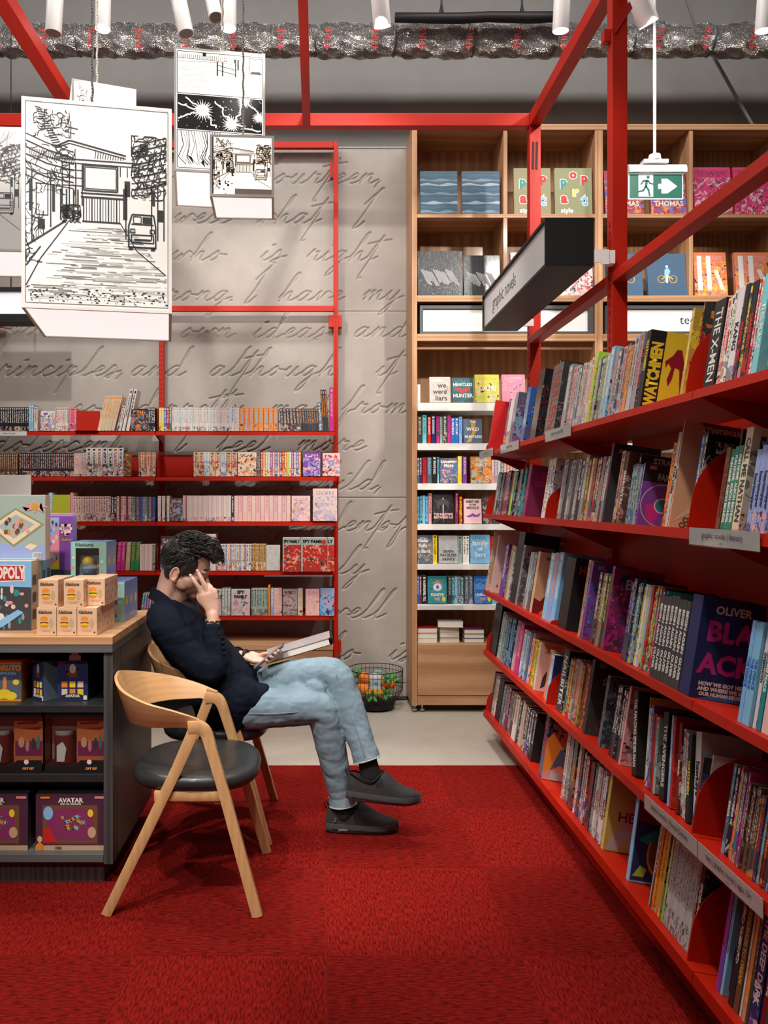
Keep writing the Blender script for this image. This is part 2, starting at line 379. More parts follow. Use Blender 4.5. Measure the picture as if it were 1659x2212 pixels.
# ---- engraved concrete panels with cursive lettering
G = {
 'a': ([[(1.0, .85), (.55, 1.0), (.1, .45), (.25, 0), (.65, .25), (1.0, .95), (.92, .2), (1.1, 0), (1.6, .4)]], 1.6),
 'b': ([[(0, .3), (.6, 1.8), (.75, 2.9), (.45, 2.6), (.25, .2), (.6, 0), (.95, .5), (.7, .95), (1.4, .8)]], 1.35),
 'c': ([[(.95, .8), (.6, 1.0), (.15, .5), (.35, 0), (.8, .1), (1.3, .4)]], 1.25),
 'd': ([[(1.0, .85), (.55, 1.0), (.1, .45), (.25, 0), (.65, .25), (1.05, 1.2), (1.25, 2.9), (1.0, 2.5), (.98, .3), (1.2, 0), (1.7, .4)]], 1.65),
 'e': ([[(0, .3), (.5, .45), (.85, .8), (.6, 1.0), (.25, .5), (.45, 0), (.9, .1), (1.3, .4)]], 1.2),
 'f': ([[(.0, .3), (.5, 1.4), (.9, 2.8), (.6, 2.4), (.35, 0), (.15, -1.7), (.45, -1.3), (.6, .1), (1.2, .4)]], 1.15),
 'g': ([[(1.0, .85), (.55, 1.0), (.1, .45), (.25, 0), (.65, .25), (1.0, .95), (.75, -.9), (.25, -1.6), (.3, -1.0), (1.0, .05), (1.6, .4)]], 1.55),
 'h': ([[(0, .3), (.5, 1.6), (.8, 2.8), (.5, 2.5), (.15, 0), (.55, .8), (.9, .9), (.9, .2), (1.1, 0), (1.6, .4)]], 1.55),
 'i': ([[(0, .3), (.35, .95), (.25, .15), (.45, 0), (.95, .4)], [(.5, 1.55), (.75, 1.65)]], .9),
 'k': ([[(0, .3), (.5, 1.6), (.8, 2.8), (.5, 2.5), (.15, 0)], [(1.0, 1.0), (.4, .5), (.9, 0), (1.4, .4)]], 1.35),
 'l': ([[(0, .3), (.55, 1.5), (.9, 2.9), (.65, 2.6), (.25, .3), (.45, 0), (1.1, .4)]], 1.05),
 'm': ([[(0, .5), (.3, 1.0), (.15, 0), (.55, .85), (.8, .9), (.7, 0), (1.1, .85), (1.35, .9), (1.3, .2), (1.5, 0), (2.0, .4)]], 1.95),
 'n': ([[(0, .5), (.3, 1.0), (.15, 0), (.55, .85), (.9, .9), (.85, .2), (1.05, 0), (1.6, .4)]], 1.5),
 'o': ([[(.6, 1.0), (.15, .5), (.3, 0), (.75, .4), (.65, .95), (.8, .7), (1.5, .6)]], 1.45),
 'p': ([[(0, .4), (.35, 1.0), (.05, -1.8)], [(.2, .3), (.65, .95), (.9, .5), (.55, 0), (1.4, .4)]], 1.35),
 'q': ([[(1.0, .85), (.55, 1.0), (.1, .45), (.25, 0), (.65, .25), (1.0, .95), (.75, -1.4), (1.0, -1.2), (1.6, .4)]], 1.55),
 'r': ([[(0, .4), (.35, 1.15), (.45, .85), (.85, .9), (.75, .2), (.9, 0), (1.35, .4)]], 1.3),
 's': ([[(0, .3), (.5, 1.1), (.75, .4), (.45, -.2), (.15, -.1), (.6, .25), (1.3, .5)]], 1.15),
 't': ([[(0, .3), (.6, 2.6), (.35, .3), (.05, -1.7), (.3, -1.75)], [(-.5, 1.7), (.5, 2.0), (1.4, 2.15)], [(.3, .0), (.9, .4)]], .9),
 'u': ([[(0, .4), (.3, .95), (.2, .15), (.5, 0), (.95, .95), (.9, .15), (1.1, 0), (1.6, .4)]], 1.55),
 'v': ([[(0, .5), (.3, 1.0), (.35, 0), (.85, .95), (1.4, .7)]], 1.3),
 'w': ([[(0, .5), (.3, 1.0), (.3, 0), (.8, .7), (.8, 0), (1.3, .95), (1.8, .6)]], 1.75),
 'y': ([[(0, .4), (.3, .95), (.25, .1), (.6, .1), (1.0, .95), (.7, -.9), (.2, -1.6), (.3, -1.0), (1.0, .05), (1.6, .4)]], 1.55),
 'I': ([[(.0, 1.7), (.5, 2.7), (1.0, 3.4), (.7, 3.0), (.3, .6), (0, -.7), (.4, -.5), (.7, .0)]], 1.5),
 '.': ([[(.1, .0), (.2, .08)]], .8), ',': ([[(.3, .2), (.2, 0), (.1, -.4)]], .8), "'": ([[(.2, 2.4), (.1, 1.9)]], .5),
}
def script_strokes(word, px, py):
    """strokes of a word in wall metres, px/py = start and base line in the photograph's measure"""
    s = WALLY/FPX; u = 25*s; x = (px-VPX)*s; z = CAMH-(py-VPY)*s; out = []
    for ch in word:
        st, adv = G[ch]
        for k in st:
            pts = [(x+(p[0]*.98+p[1]*.42)*u, z+p[1]*.84*u) for p in k]
            out.append([(q.x, q.y) for q in catmull([(a, b, 0) for a, b in pts], 7)])
        x += adv*.98*u
    return out
WORDS = [("only", 330, 396), ("fourteen,", 560, 396), ("know", 90, 482), ("well", 372, 482), ("what", 548, 482), ("I", 770, 478),
 ("who", 366, 563), ("is", 560, 563), ("right", 660, 563), ("know", 100, 563), ("wrong.", 310, 650), ("I", 536, 640), ("have", 600, 650), ("my", 782, 648),
 ("opinions,", -20, 724), ("own", 386, 730), ("ideas", 545, 730), ("and", 762, 728), ("principles,", -40, 812), ("and", 280, 812), ("although", 450, 812), ("it", 810, 812),
 ("sound", 150, 897), ("pretty", 352, 897), ("mad", 580, 897), ("from", 735, 893), ("adolescent,", -60, 975), ("I", 385, 960), ("feel", 465, 975), ("more", 640, 973),
 ("of", 80, 1060), ("person", 180, 1060), ("than", 430, 1060), ("a", 590, 1060), ("child,", 655, 1058), ("independent", 470, 1147), ("of", 815, 1147),
 ("quite", 130, 1147), ("only", 655, 1240), ("anyone", 420, 1240), ("well", 705, 1335), ("feel", 480, 1335), ("who", 655, 1425), ("is", 838, 1425)]
X0, X1, Z0, Z1 = -2.42, .662, .02, 3.985
DXG = .0052
nx = int((X1-X0)/DXG)+1; nz = int((Z1-Z0)/DXG)+1
gx = np.linspace(X0, X1, nx); gz = np.linspace(Z0, Z1, nz)
D = np.zeros((nz, nx), np.float32)
RW = .0125
for wd, px, py in WORDS:
    for st in script_strokes(wd, px, py):
        for (ax, az), (bx_, bz) in zip(st[:-1], st[1:]):
            i0 = max(0, int((min(ax, bx_)-RW-X0)/DXG)); i1 = min(nx, int((max(ax, bx_)+RW-X0)/DXG)+2)
            j0 = max(0, int((min(az, bz)-RW-Z0)/DXG)); j1 = min(nz, int((max(az, bz)+RW-Z0)/DXG)+2)
            if i0 >= i1 or j0 >= j1: continue
            xx, zz = np.meshgrid(gx[i0:i1], gz[j0:j1]); dx, dz = bx_-ax, bz-az; L = dx*dx+dz*dz+1e-12
            t = np.clip(((xx-ax)*dx+(zz-az)*dz)/L, 0, 1); d = np.hypot(xx-ax-t*dx, zz-az-t*dz)
            g = np.clip(1-d/(RW*.60), 0, 1); g = np.minimum(1, g*1.6)*.0105
            D[j0:j1, i0:i1] = np.maximum(D[j0:j1, i0:i1], g)
for zj in (2.807, 1.457, .117):
    j = int((zj-Z0)/DXG); D[j:j+1, :] = .012
D[-1, :] = .02
vx, vz = np.meshgrid(gx, gz)
co = np.empty((nz*nx, 3), np.float32); co[:, 0] = vx.ravel(); co[:, 1] = (WALLY+D).ravel(); co[:, 2] = vz.ravel()
ii = (np.arange(nz-1)[:, None]*nx+np.arange(nx-1)[None, :]).ravel()
F = np.stack([ii, ii+1, ii+1+nx, ii+nx], 1).astype(np.int32)
me = bpy.data.meshes.new('wall_panel'); me.vertices.add(len(co)); me.vertices.foreach_set('co', co.ravel())
me.loops.add(F.size); me.loops.foreach_set('vertex_index', F.ravel()); me.polygons.add(len(F))
me.polygons.foreach_set('loop_start', np.arange(0, F.size, 4, dtype=np.int32)); me.polygons.foreach_set('use_smooth', np.ones(len(F), bool))
me.update(calc_edges=True); me.materials.append(M['panel'])
wp = bpy.data.objects.new('wall_engraved_panel', me); link(wp); wp['kind'] = 'structure'
struct('trim_1', bx(X0, X1, WALLY-.001, WALLY+.03, Z1, Z1+.012), M['panel'])
struct('baseboard_back', bx(X0, .64, WALLY-.012, WALLY+.002, 0, .018), M['dark_grey'])

# ---- foil wrapped duct and services above
fo = mat('foil_wrap', (.60, .59, .58), .25, .88); n = N(fo); v = n.coord()
a = n.noise(v, 9, 5, .65, dist=1.6).outputs[0]; vo = n.n('ShaderNodeTexVoronoi', feature='DISTANCE_TO_EDGE'); n.l(n.mapping(v, (26, 20, 20)), vo.inputs[0])
n.bump(n.math('ADD', n.math('MULTIPLY', a, 1.0), n.math('MULTIPLY', vo.outputs[0], .8)), 1.0, .05)
M['foil'] = fo
dY, dZ, dR = 5.38, 4.505, .099
bm = bmesh.new(); rings = []
K = 420
for i in range(K+1):
    x = -3.9+i*8.4/K; ph = (x*1.9) % 1.0; band = min(ph, 1-ph)
    rr = dR*(1-.10*math.exp(-(band/.035)**2))+.004*math.sin(x*9.3)+.003*math.sin(x*23)
    ring = []
    for k in range(28):
        an = 2*math.pi*k/28; wr = .006*math.sin(an*5+x*21)+.005*math.sin(an*9-x*33)+R.uniform(-.0022, .0022)
        ring.append((x, dY+(rr+wr)*math.cos(an), dZ+(rr+wr)*math.sin(an)))
    rings.append(ring)
loft(bm, rings)
duct = empty('air_duct', (0, 0, 0), 0, 'foil wrapped insulated air duct running under the ceiling along the rear wall', 'duct')
obj('duct_wrap', bm, M['foil'], duct, True)
red_ink = flat('red_ink', (.38, .05, .05), .5)
for x in np.arange(-2.1, 3.2, .31):
    ph = ((x)*1.9) % 1
    for (s_, an, dx) in (('4FIRE', -160, 0),):
        t = text('print_mark', s_, .058, red_ink, duct, (x+dx, dY-dR*.93-.014, dZ-.045), (.0, -.35, .94) if int(x*10) % 2 else (.12, -.3, .94), (-1, 0, 0), bold=.001)
for x in np.arange(-3.7, 4.0, 1/1.9):
    bm = bmesh.new(); tube(bm, [(x, dY+(dR*.925)*math.cos(a_), dZ+(dR*.925)*math.sin(a_)) for a_ in [2*math.pi*k/20 for k in range(20)]], .008, 6, closed=True)
    obj('duct_strap', bm, M['dark_grey'], duct, True)
for x in (-3.1, -1.4, .45, 2.2):
    bm = bmesh.new(); cyl(bm, (x, dY, dZ+dR*.9), (x, dY, 5.36), .004, n=8); obj('hanger_rod', bm, M['galv'], duct)
pc = empty('cable_tray', (0, 0, 0), 0, 'black pipe bundle with clamps above the foil duct', 'pipe')
bm = bmesh.new(); tube(bm, [(.50, 5.2, 4.553), (.9, 5.2, 4.548), (1.1, 5.2, 4.558), (1.38, 5.2, 4.553), (1.62, 5.2, 4.561)], [.03, .034, .032, .036, .03], 12); obj('pipe', bm, M['black'], pc, True)
for x in (.8, 1.32):
    bm = bmesh.new(); tube(bm, [(x, 5.2, 4.55), (x, 5.2, 4.64), (x, 5.2, 5.36)], [.022, .006, .004], 8); obj('hanger', bm, M['black'], pc)
bm = bmesh.new(); tube(bm, [(2.1, 5.1, 5.3), (2.6, 5.55, 4.72), (3.1, 5.7, 4.05), (3.13, 5.71, 4.01)], .012, 4); 
br = tri('strut_brace', bm, M['galv'], 'galvanised diagonal strut brace in front of the rear wall top', 'bracket')
bm = bmesh.new(); cyl(bm, (2.45, 4.7, 5.36), (2.05, 4.6, 4.4), .045); cyl(bm, (2.75, 4.7, 5.36), (2.5, 4.6, 4.6), .035)
tri('ceiling_conduit', bm, M['ceil'], 'grey conduit elbow coming down from the dark ceiling', 'pipe', smooth=40)

# ================================================================ red overhead frame + shelf unit
def beam(bm, x0, x1, y0, y1, z0, z1): box(bm, x0, x1, y0, y1, z0, z1, 0, .002)
XP, XP2, YF, BAY = 1.256, 1.322, 4.80, 1.335
XL, XB = .99, 1.245
ZT0, ZT1 = 3.655, 3.73
fr = empty('shelving_frame', (XP, YF, 0), 0, 'tall red steel frame whose beams cross above the aisle and carry the comic shelves', 'shelving')
def fobj(name, bm, m='red'):
    o = obj(name, bm, M[m], fr); o.matrix_parent_inverse = Matrix.Translation((-XP, -YF, 0)); return o
for y in (YF, YF-BAY, YF-2*BAY, YF-3*BAY):
    bm = bmesh.new(); box(bm, XP, XP2, y-.03, y+.03, 0, ZT1+.3 if y < YF else ZT1-.002, 0, .002)
    o = fobj('upright', bm)
    # slots down the side that faces the aisle
    bm = bmesh.new()
    z = .25
    while z < 2.62:
        box(bm, XP-.0012, XP+.001, y-.006, y+.002, z, z+.022); z += .038
    s_ = fobj('slot', bm, 'red_dark'); s_['kind'] = 'stuff'
for (xa, xb) in ((XP, XP2),):
    bm = bmesh.new(); beam(bm, xa, xb, -.3, YF-.031, ZT0, ZT1); fobj('top_beam', bm)
    bm = bmesh.new(); beam(bm, xa-.001, xb-.006, YF-BAY+.031, YF-.031, 2.364, 2.408); fobj('rail', bm)
    bm = bmesh.new(); beam(bm, xa-.001, xb-.006, YF-2*BAY+.031, YF-BAY-.031, 2.364, 2.408); fobj('rail', bm)
    bm = bmesh.new(); beam(bm, xa-.001, xb-.006, YF-3*BAY+.031, YF-2*BAY-.031, 2.364, 2.408); fobj('rail', bm)
bm = bmesh.new(); beam(bm, -3.2, XP-.001, YF-.03, YF+.03, ZT0, ZT1); fobj('cross_beam', bm)
for xa in (-.088, -1.454, -2.80):
    bm = bmesh.new(); beam(bm, xa, xa+(.045 if xa > -1 else .075), -.3, YF-.031, ZT0, ZT1); fobj('depth_beam', bm)
bm = bmesh.new()
for dx in (.018, .040): prism(bm, [(XP+dx-.006, 3.40), (XP+dx+.006, 3.395), (XP+dx+.009, 3.555), (XP+dx-.003, 3.56)], YF-.034, YF-.0305)
fobj('bracket_slot', bm, 'red_dark')
bm = bmesh.new(); prism(bm, [(XP-.004, 3.44), (XP+.012, 3.42), (XP+.085, 3.53), (XP+.072, 3.56)], YF-BAY-.036, YF-BAY-.0305); fobj('corner_plate', bm)
bm = bmesh.new(); box(bm, XP-.03, XP, YF-BAY-.015, YF-BAY+.02, 3.40, 3.455, 0, .003); fobj('clip', bm)
# bracket holding the hanging sign
bm = bmesh.new(); prism(bm, [(1.167, 2.436), (1.167, 2.492), (1.228, 2.492), (1.228, 2.43), (1.195, 2.43), (1.195, 2.436)], 3.393, 3.399); box(bm, 1.2275, 1.256, 3.399, 3.45, 2.435, 2.49)
fobj('sign_bracket', bm, 'white')
bm = bmesh.new(); box(bm, 1.1665, XP, YF-.12, YF-.1, 2.45, 2.49); fobj('sign_bracket', bm, 'white')
bm = bmesh.new(); box(bm, XP+.02, XP2-.02, YF-3*BAY, YF, .19, 1.44); fobj('back_panel', bm)
bm = bmesh.new(); box(bm, XP+.02, XP2-.02, YF-3*BAY, YF-BAY-.2, 1.62, 1.70); fobj('back_panel', bm)
bm = bmesh.new(); box(bm, 1.085, 1.50, YF-3*BAY, YF-.03, 0, .13); fobj('plinth', bm, 'red')
TILT = math.radians(9)
# (lip bottom, lip top) of the five shelves, lowest last
LEV = [(1.699, 1.722), (1.3294, 1.358), (.876, .9035), (.5165, .5445), (.151, .187)]
SH = []
for li, (zb, zt) in enumerate(LEV):
    for b in range(3):
        y1 = YF-b*BAY-.002+(0.012 if b == 0 else 0); y0 = YF-(b+1)*BAY+.002
        o = bpy.data.objects.new('shelf', None); link(o, fr); o.matrix_parent_inverse = Matrix.Translation((-XP, -YF, 0))
        bpy.data.objects.remove(o)
        th = zt-zb; bm = bmesh.new()
        dep = XB-XL; dz = -dep*math.tan(TILT)
        # pan: lip, deck (slopes down to the rear) and a small rear return
        prof = [(XL, zb), (XL+.006, zb), (XL+.008, zt-.010), (XB, zt-.010+dz), (XB, zt-.004+dz), (XL+.002, zt)]
        A = [bm.verts.new((p[0], y0, p[1])) for p in prof]; B = [bm.verts.new((p[0], y1, p[1])) for p in prof]
        for k in range(6): bm.faces.new((A[k], A[(k+1) % 6], B[(k+1) % 6], B[k]))
        bm.faces.new(A[::-1]); bm.faces.new(B); bmesh.ops.recalc_face_normals(bm, faces=bm.faces)
        # side brackets
        for yy in (y0+.004, y1-.006):
            prism(bm, [(XL+.02, zt-.014), (XB+.010, zt-.013+dz), (XB+.010, zt+dz-.09), (XL+.05, zb-.006)], yy, yy+.002)
        s_ = fobj('shelf', bm)
def shelf_at(li, X, dx=0.0):
    """height of the deck at X on shelf li"""
    zb, zt = LEV[li]; return zt-(X-XL)*math.tan(TILT)
# curved red dividers
def bookend(li, px, h=.21, name='bookend'):
    X0_ = XL+.012; Y = min((XL+.03)*FPX/(px-VPX), YF+.0065); z = shelf_at(li, X0_)
    bm = bmesh.new(); pts = [(0, 0), (0, h*.35)]
    for k in range(9):
        a_ = math.pi/2*k/8; pts.append((.135*(1-math.cos(a_)), h*.35+h*.65*math.sin(a_)))
    pts += [(.20, h), (.20, 0)]
    A = [bm.verts.new((p[0], 0, p[1])) for p in pts]; B = [bm.verts.new((p[0], .002, p[1])) for p in pts]
    m_ = len(pts)
    for k in range(m_): bm.faces.new((A[k], A[(k+1) % m_], B[(k+1) % m_], B[k]))
    bm.faces.new(A[::-1]); bm.faces.new(B); bmesh.ops.recalc_face_normals(bm, faces=bm.faces)
    o = obj(name, bm, M['red']); o.location = (X0_, Y, z+.0004); o.rotation_euler = (0, TILT, 0)
    return o
# shelf-edge tickets
def ticket(li, pxa, pxb, s, sub='', label='', clear=False):
    zb, zt = LEV[li]; ya = XL*FPX/(pxa-VPX); yb = XL*FPX/(pxb-VPX); L = ya-yb; h = .044
    e = empty('shelf_ticket', (XL-.003, yb, zb-.012), 0, label, 'label', 'printed shelf edge tickets')
    bm = bx(-.0012, 0, 0, L, 0, h); obj('card', bm, M['label'], e)
    bm = bx(-.0022, -.0016, -.004, L+.004, -.003, h+.004); obj('clear_holder', bm, M['clear'], e)
    if s: text('lettering', s, .021, M['ink'], e, (-.0030, L*.5, h*.60), (0, -1, 0), (0, 0, 1), fit=L*.7)
    if sub: text('lettering', sub, .008, M['ink'], e, (-.0030, L*.5, h*.2), (0, -1, 0), (0, 0, 1))
    return e
def glassy(name, col=(1, 1, 1), a=.12, rough=.05):
    m = bpy.data.materials.new(name); m.use_nodes = True; t = m.node_tree; t.nodes.clear()
    o = t.nodes.new('ShaderNodeOutputMaterial'); mx = t.nodes.new('ShaderNodeMixShader'); tr = t.nodes.new('ShaderNodeBsdfTransparent'); gl = t.nodes.new('ShaderNodeBsdfGlossy')
    tr.inputs[0].default_value = (*col, 1); gl.inputs['Roughness'].default_value = rough; mx.inputs[0].default_value = a
    t.links.new(tr.outputs[0], mx.inputs[1]); t.links.new(gl.outputs[0], mx.inputs[2]); t.links.new(mx.outputs[0], o.inputs[0])
    return m
M['clear'] = glassy('clear_acrylic', (.97, .98, .98), .10)
M['clear_box'] = glassy('clear_plastic_box', (.93, .95, .95), .14, .08)

# ================================================================ red wall shelving
YW = 5.76; YS = 5.47; ZWT = PZ(308, YW)
ws = empty('wall_shelving', (0, YW, 0), 0, 'red steel wall shelving full of manga in front of the engraved concrete', 'shelving')
def wobj(name, bm, m='red'):
    o = obj(name, bm, M[m], ws); o.matrix_parent_inverse = Matrix.Translation((0, -YW, 0)); return o
WX = [PX(725.5, YW), PX(349.5, YW), PX(349.5, YW)-1.245]
for i, x in enumerate(WX):
    bm = bmesh.new(); box(bm, x-.0165, x+.0165, YW-.025, YW+.03, PZ(1425, YW) if i == 0 else .3, ZWT, 0, .002); wobj('upright', bm)
    for dx in ((-.001,) if i == 0 else (-.008, .006)):
        bm = bmesh.new(); z = .62
        while z < PZ(690, YW):
            box(bm, x+dx-.002, x+dx+.002, YW-.0262, YW-.0245, z, z+.022); z += .034
        s_ = wobj('slot', bm, 'red_dark'); s_['kind'] = 'stuff'
bm = bmesh.new(); box(bm, -3.0, WX[0]-.0166, YW-.02, YW+.02, ZWT-.045, ZWT, 0, .002); wobj('top_rail', bm)
bm = bmesh.new(); box(bm, -3.0, WX[0]-.0166, YW-.06, YW-.028, PZ(673, YW-.05), PZ(661, YW-.05), 0, .002); wobj('front_rail', bm)
for (xa, ya, xb, yb) in ((710, 682, 738, 708), (713, 351, 719, 385), (731, 1382, 737, 1410)):
    bm = bmesh.new(); box(bm, PX(xa, YW), PX(xb, YW), YW-.02 if ya > 600 else YW-.012, YW+.034, PZ(yb, YW), PZ(ya, YW), 0, .002); wobj('wall_bracket', bm)
bm = bmesh.new(); box(bm, -2.3, PX(10, YW), YW-.05, YW-.02, PZ(710, YW), PZ(694, YW), 0, .002); wobj('wall_bracket', bm)
WLEV = [PZ(931, YS), PZ(1029, YS), PZ(1126.5, YS), PZ(1233, YS), PZ(1330.5, YS)]
XSPL = PX(335.5, YS); XSR = PX(724, YS); XSL = XSPL-1.225
for z in WLEV:
    for (a_, b_) in ((XSPL+.003, XSR), (XSL, XSPL-.003)):
        bm = bmesh.new(); box(bm, a_, b_, YS, YS+.0025, z-.029, z); box(bm, a_, b_, YS, YW-.026, z-.003, z); box(bm, a_, b_, YW-.029, YW-.026, z, z+.02)
        wobj('shelf', bm)
        for xx in (a_+.001, b_-.003):
            bm = bmesh.new(); prism(bm, [(YS+.01, z-.003), (YW-.024, z-.003), (YW-.024, z-.075), (YS+.03, z-.027)], xx, xx+.002, 'x'); wobj('shelf_bracket', bm)
        # curved end panel at the shelf's end
        bm = bmesh.new(); pts = [(YS+.012, z), (YS+.012, z+.10)]
        for k in range(7):
            a2 = math.pi/2*k/6; pts.append((YS+.012+.07*(1-math.cos(a2)), z+.10+.075*math.sin(a2)))
        pts += [(YW-.03, z+.175), (YW-.03, z)]
        prism(bm, pts, a_+.006, a_+.008, 'x'); wobj('end_panel', bm)
bm = bmesh.new(); z = WLEV[1]; box(bm, PX(731, YS), PX(733, YS), YS+.0, YW-.03, z-.05, z+.0); wobj('end_panel', bm)
# low oak base cabinet under the wall shelves
bc = empty('base_cabinet', (0, 5.4, 0), 0, 'low oak base cabinet with black toe recess under the red wall shelving', 'cabinet')
def bobj(name, bm, m):
    o = obj(name, bm, M[m], bc); o.matrix_parent_inverse = Matrix.Translation((0, -5.4, 0)); return o
XC0, XC1 = XSL, PX(720, 5.37)
bobj('top', bx(XC0, XC1, 5.36, YW-.03, .44, .475, .002), 'oak')
for k in range(2):
    w_ = (XC1-XC0)/2
    bobj('drawer_front', bx(XC0+k*w_+.003, XC0+(k+1)*w_-.003, 5.365, 5.385, .115, .435, .0015), 'oak')
bobj('body', bx(XC0+.004, XC1-.004, 5.386, YW-.04, .11, .438), 'oak')
bobj('toe_recess', bx(XC0+.02, XC1-.02, 5.43, YW-.06, 0, .108), 'black')

# ================================================================ oak bookcase
bk = empty('bookcase', (.641, 5.47, 0), 0, 'full height oak bookcase with white lower shelves beside the engraved wall', 'bookcase')
def kobj(name, bm, m):
    o = obj(name, bm, M[m], bk); o.matrix_parent_inverse = Matrix.Translation((-.641, -5.47, 0)); return o
KY = 5.47; BW = 1.262; KZ = lambda py: PZ(py, KY); KXX = lambda px: PX(px, KY)
T = .036; ZTOP = KZ(268)
KB = []
for b in range(3):
    xa = .641+b*BW; xb = xa+BW
    KB.append((xa+T, xb-.018 if b < 2 else xb-T))
    for (u, w_) in ((xa, xa+T-.001), (xb-.018, xb-.0005)) if b < 2 else ((xa, xa+T),):
        z0 = KZ(1525) if b == 0 and u == xa else KZ(1525)
        kobj('side_panel', bx(u, w_, KY, WALLY-.002, z0, ZTOP-.041, .001), 'oak_v')
kobj('top_panel', bx(.641, .641+3*BW-.3, KY-.001, WALLY-.002, ZTOP-.04, ZTOP, .0015), 'oak')
kobj('back_panel', bx(.66, .641+3*BW-.3, WALLY-.02, WALLY-.004, .1, ZTOP-.042), 'oak_back')
sb = [(462, 470), (638, 651), (721, 736)]
for b in range(3):
    xa, xb = KB[b]; xb = min(xb, .641+3*BW-.34)
    for i, (p0, p1) in enumerate(sb):
        kobj('shelf', bx(xa, xb, KY+.002, WALLY-.022, KZ(p1), KZ(p0), .001), 'oak')
    xm = KXX(1092)+b*BW
    if xm < xb:
        kobj('divider', bx(xm-.013, xm+.013, KY+.004, WALLY-.022, KZ(461.5), ZTOP-.042), 'oak_v')
        kobj('divider', bx(xm-.013, xm+.013, KY+.004, WALLY-.022, KZ(637.5), KZ(470.5)), 'oak_v')
    kobj('valance', bx(xa, xb, KY+.06, KY+.075, KZ(751), KZ(736.5)), 'oak')
    for (p0, p1) in ((870, 887), (957.5, 972), (1044.5, 1058), (1132.5, 1145), (1218.5, 1231), (1306.5, 1318)):
        kobj('white_shelf', bx(xa+.002, xb-.002, KY+.006, WALLY-.05, KZ(p1), KZ(p0), .001), 'white_shelf')
    kobj('lower_cabinet', bx(xa+.002, xb-.002, KY+.03, WALLY-.03, KZ(1500), KZ(1391), .001), 'oak')
    kobj('drawer_front', bx(xa+.003, xb-.003, KY+.002, KY+.028, KZ(1502), KZ(1392), .0015), 'oak')
    kobj('plinth', bx(xa+.002, xb-.002, KY+.01, KY+.028, KZ(1524), KZ(1503.5), .001), 'oak')
    for xx in (xa-.01, xa+.04, xb-.05):
        bm = bmesh.new(); cyl(bm, (xx, KY+.05, 0), (xx, KY+.05, .012), .018); cyl(bm, (xx, KY+.05, .011), (xx, KY+.05, .085), .006); kobj('foot', bm, 'chrome')
kobj('end_cheek', bx(KXX(903), KXX(909), KY+.03, KY+.2, KZ(870), KZ(829)), 'white_shelf')
kobj('edge_strip', bx(KXX(904), KXX(1000), KY-.002, KY+.004, KZ(1317), KZ(1308)), 'label')

# light box signs in the bookcase
for b, s in ((0, ''), (1, 'teen')):
    xa = KXX(908)+b*BW; xb = KXX(1284)+b*BW; z0, z1 = KZ(720.8), KZ(658)
    e = empty('sign_box', (xa, KY, z0), 0, ['grey framed white sign panel in the oak bookcase behind the hanging black sign', 'grey framed white sign panel in the oak bookcase behind the tall comic spines'][b], 'sign', 'white sign panels in the oak bookcase')
    w_ = xb-xa; h = z1-z0
    bm = bmesh.new(); box(bm, 0, w_, .02, .16, 0, .02); box(bm, 0, w_, .02, .16, h-.022, h); box(bm, 0, .022, .02, .16, .02, h-.022); box(bm, w_-.035, w_, .02, .16, .02, h-.022)
    obj('frame', bm, M['dark_grey'], e)
    obj('panel', bx(.022, w_-.035, .035, .045, .02, h-.022), mat('sign_panel_white', (.85, .85, .84), .5), e)
    obj('housing', bx(.001, w_-.001, .161, .30, .001, h+.012), M['black'], e)
    if s: text('lettering', s, .085, M['ink'], e, (w_*.5, .0345, h*.5), (1, 0, 0), (0, 0, 1))

# hanging black aisle sign
e = empty('aisle_sign', (.961, 3.40, 2.423), 0, 'long black box sign lettered graphic novels hanging between the red posts', 'sign')
bm = bmesh.new(); Ls = 1.30
box(bm, 0, .205, 0, .012, 0, .205); box(bm, 0, .205, Ls-.012, Ls, 0, .205); box(bm, 0, .205, .012, Ls-.012, 0, .012); box(bm, 0, .205, .012, Ls-.012, .193, .205); box(bm, .193, .205, .012, Ls-.012, .012, .193)
obj('housing', bm, M['black'], e)
obj('face_panel', bx(.010, .016, .0122, Ls-.0122, .0122, .1928), mat('sign_face', (.5, .5, .51), .45), e)
text('lettering', 'graphic novels', .105, M['ink'], e, (.0095, Ls*.62, .10), (0, -1, 0), (0, 0, 1), fit=.52)
# far left black light box
e = empty('sign_box', (PX(-60, 5.1), 5.1, PZ(695, 5.1)), 0, 'black framed white light box partly hidden behind the biggest lantern', 'sign')
w_ = .42; h = PZ(620, 5.1)-PZ(695, 5.1)
bm = bmesh.new(); box(bm, 0, w_, 0, .14, 0, .05); box(bm, 0, w_, 0, .14, h-.025, h); box(bm, w_-.02, w_, 0, .14, .05, h-.025); box(bm, 0, w_, .10, .14, .05, h-.025)
obj('frame', bm, M['black'], e); obj('panel', bx(0, w_-.021, .02, .03, .051, h-.026), mat('lightbox_face', (.75, .76, .8), .5, emit=(.8, .85, 1), es=.25), e)
bm = bmesh.new(); cyl(bm, (.2, .12, h-.001), (.2, .12, 5.35-PZ(695, 5.1)), .004, n=6); obj('hanger_rod', bm, M['black'], e)
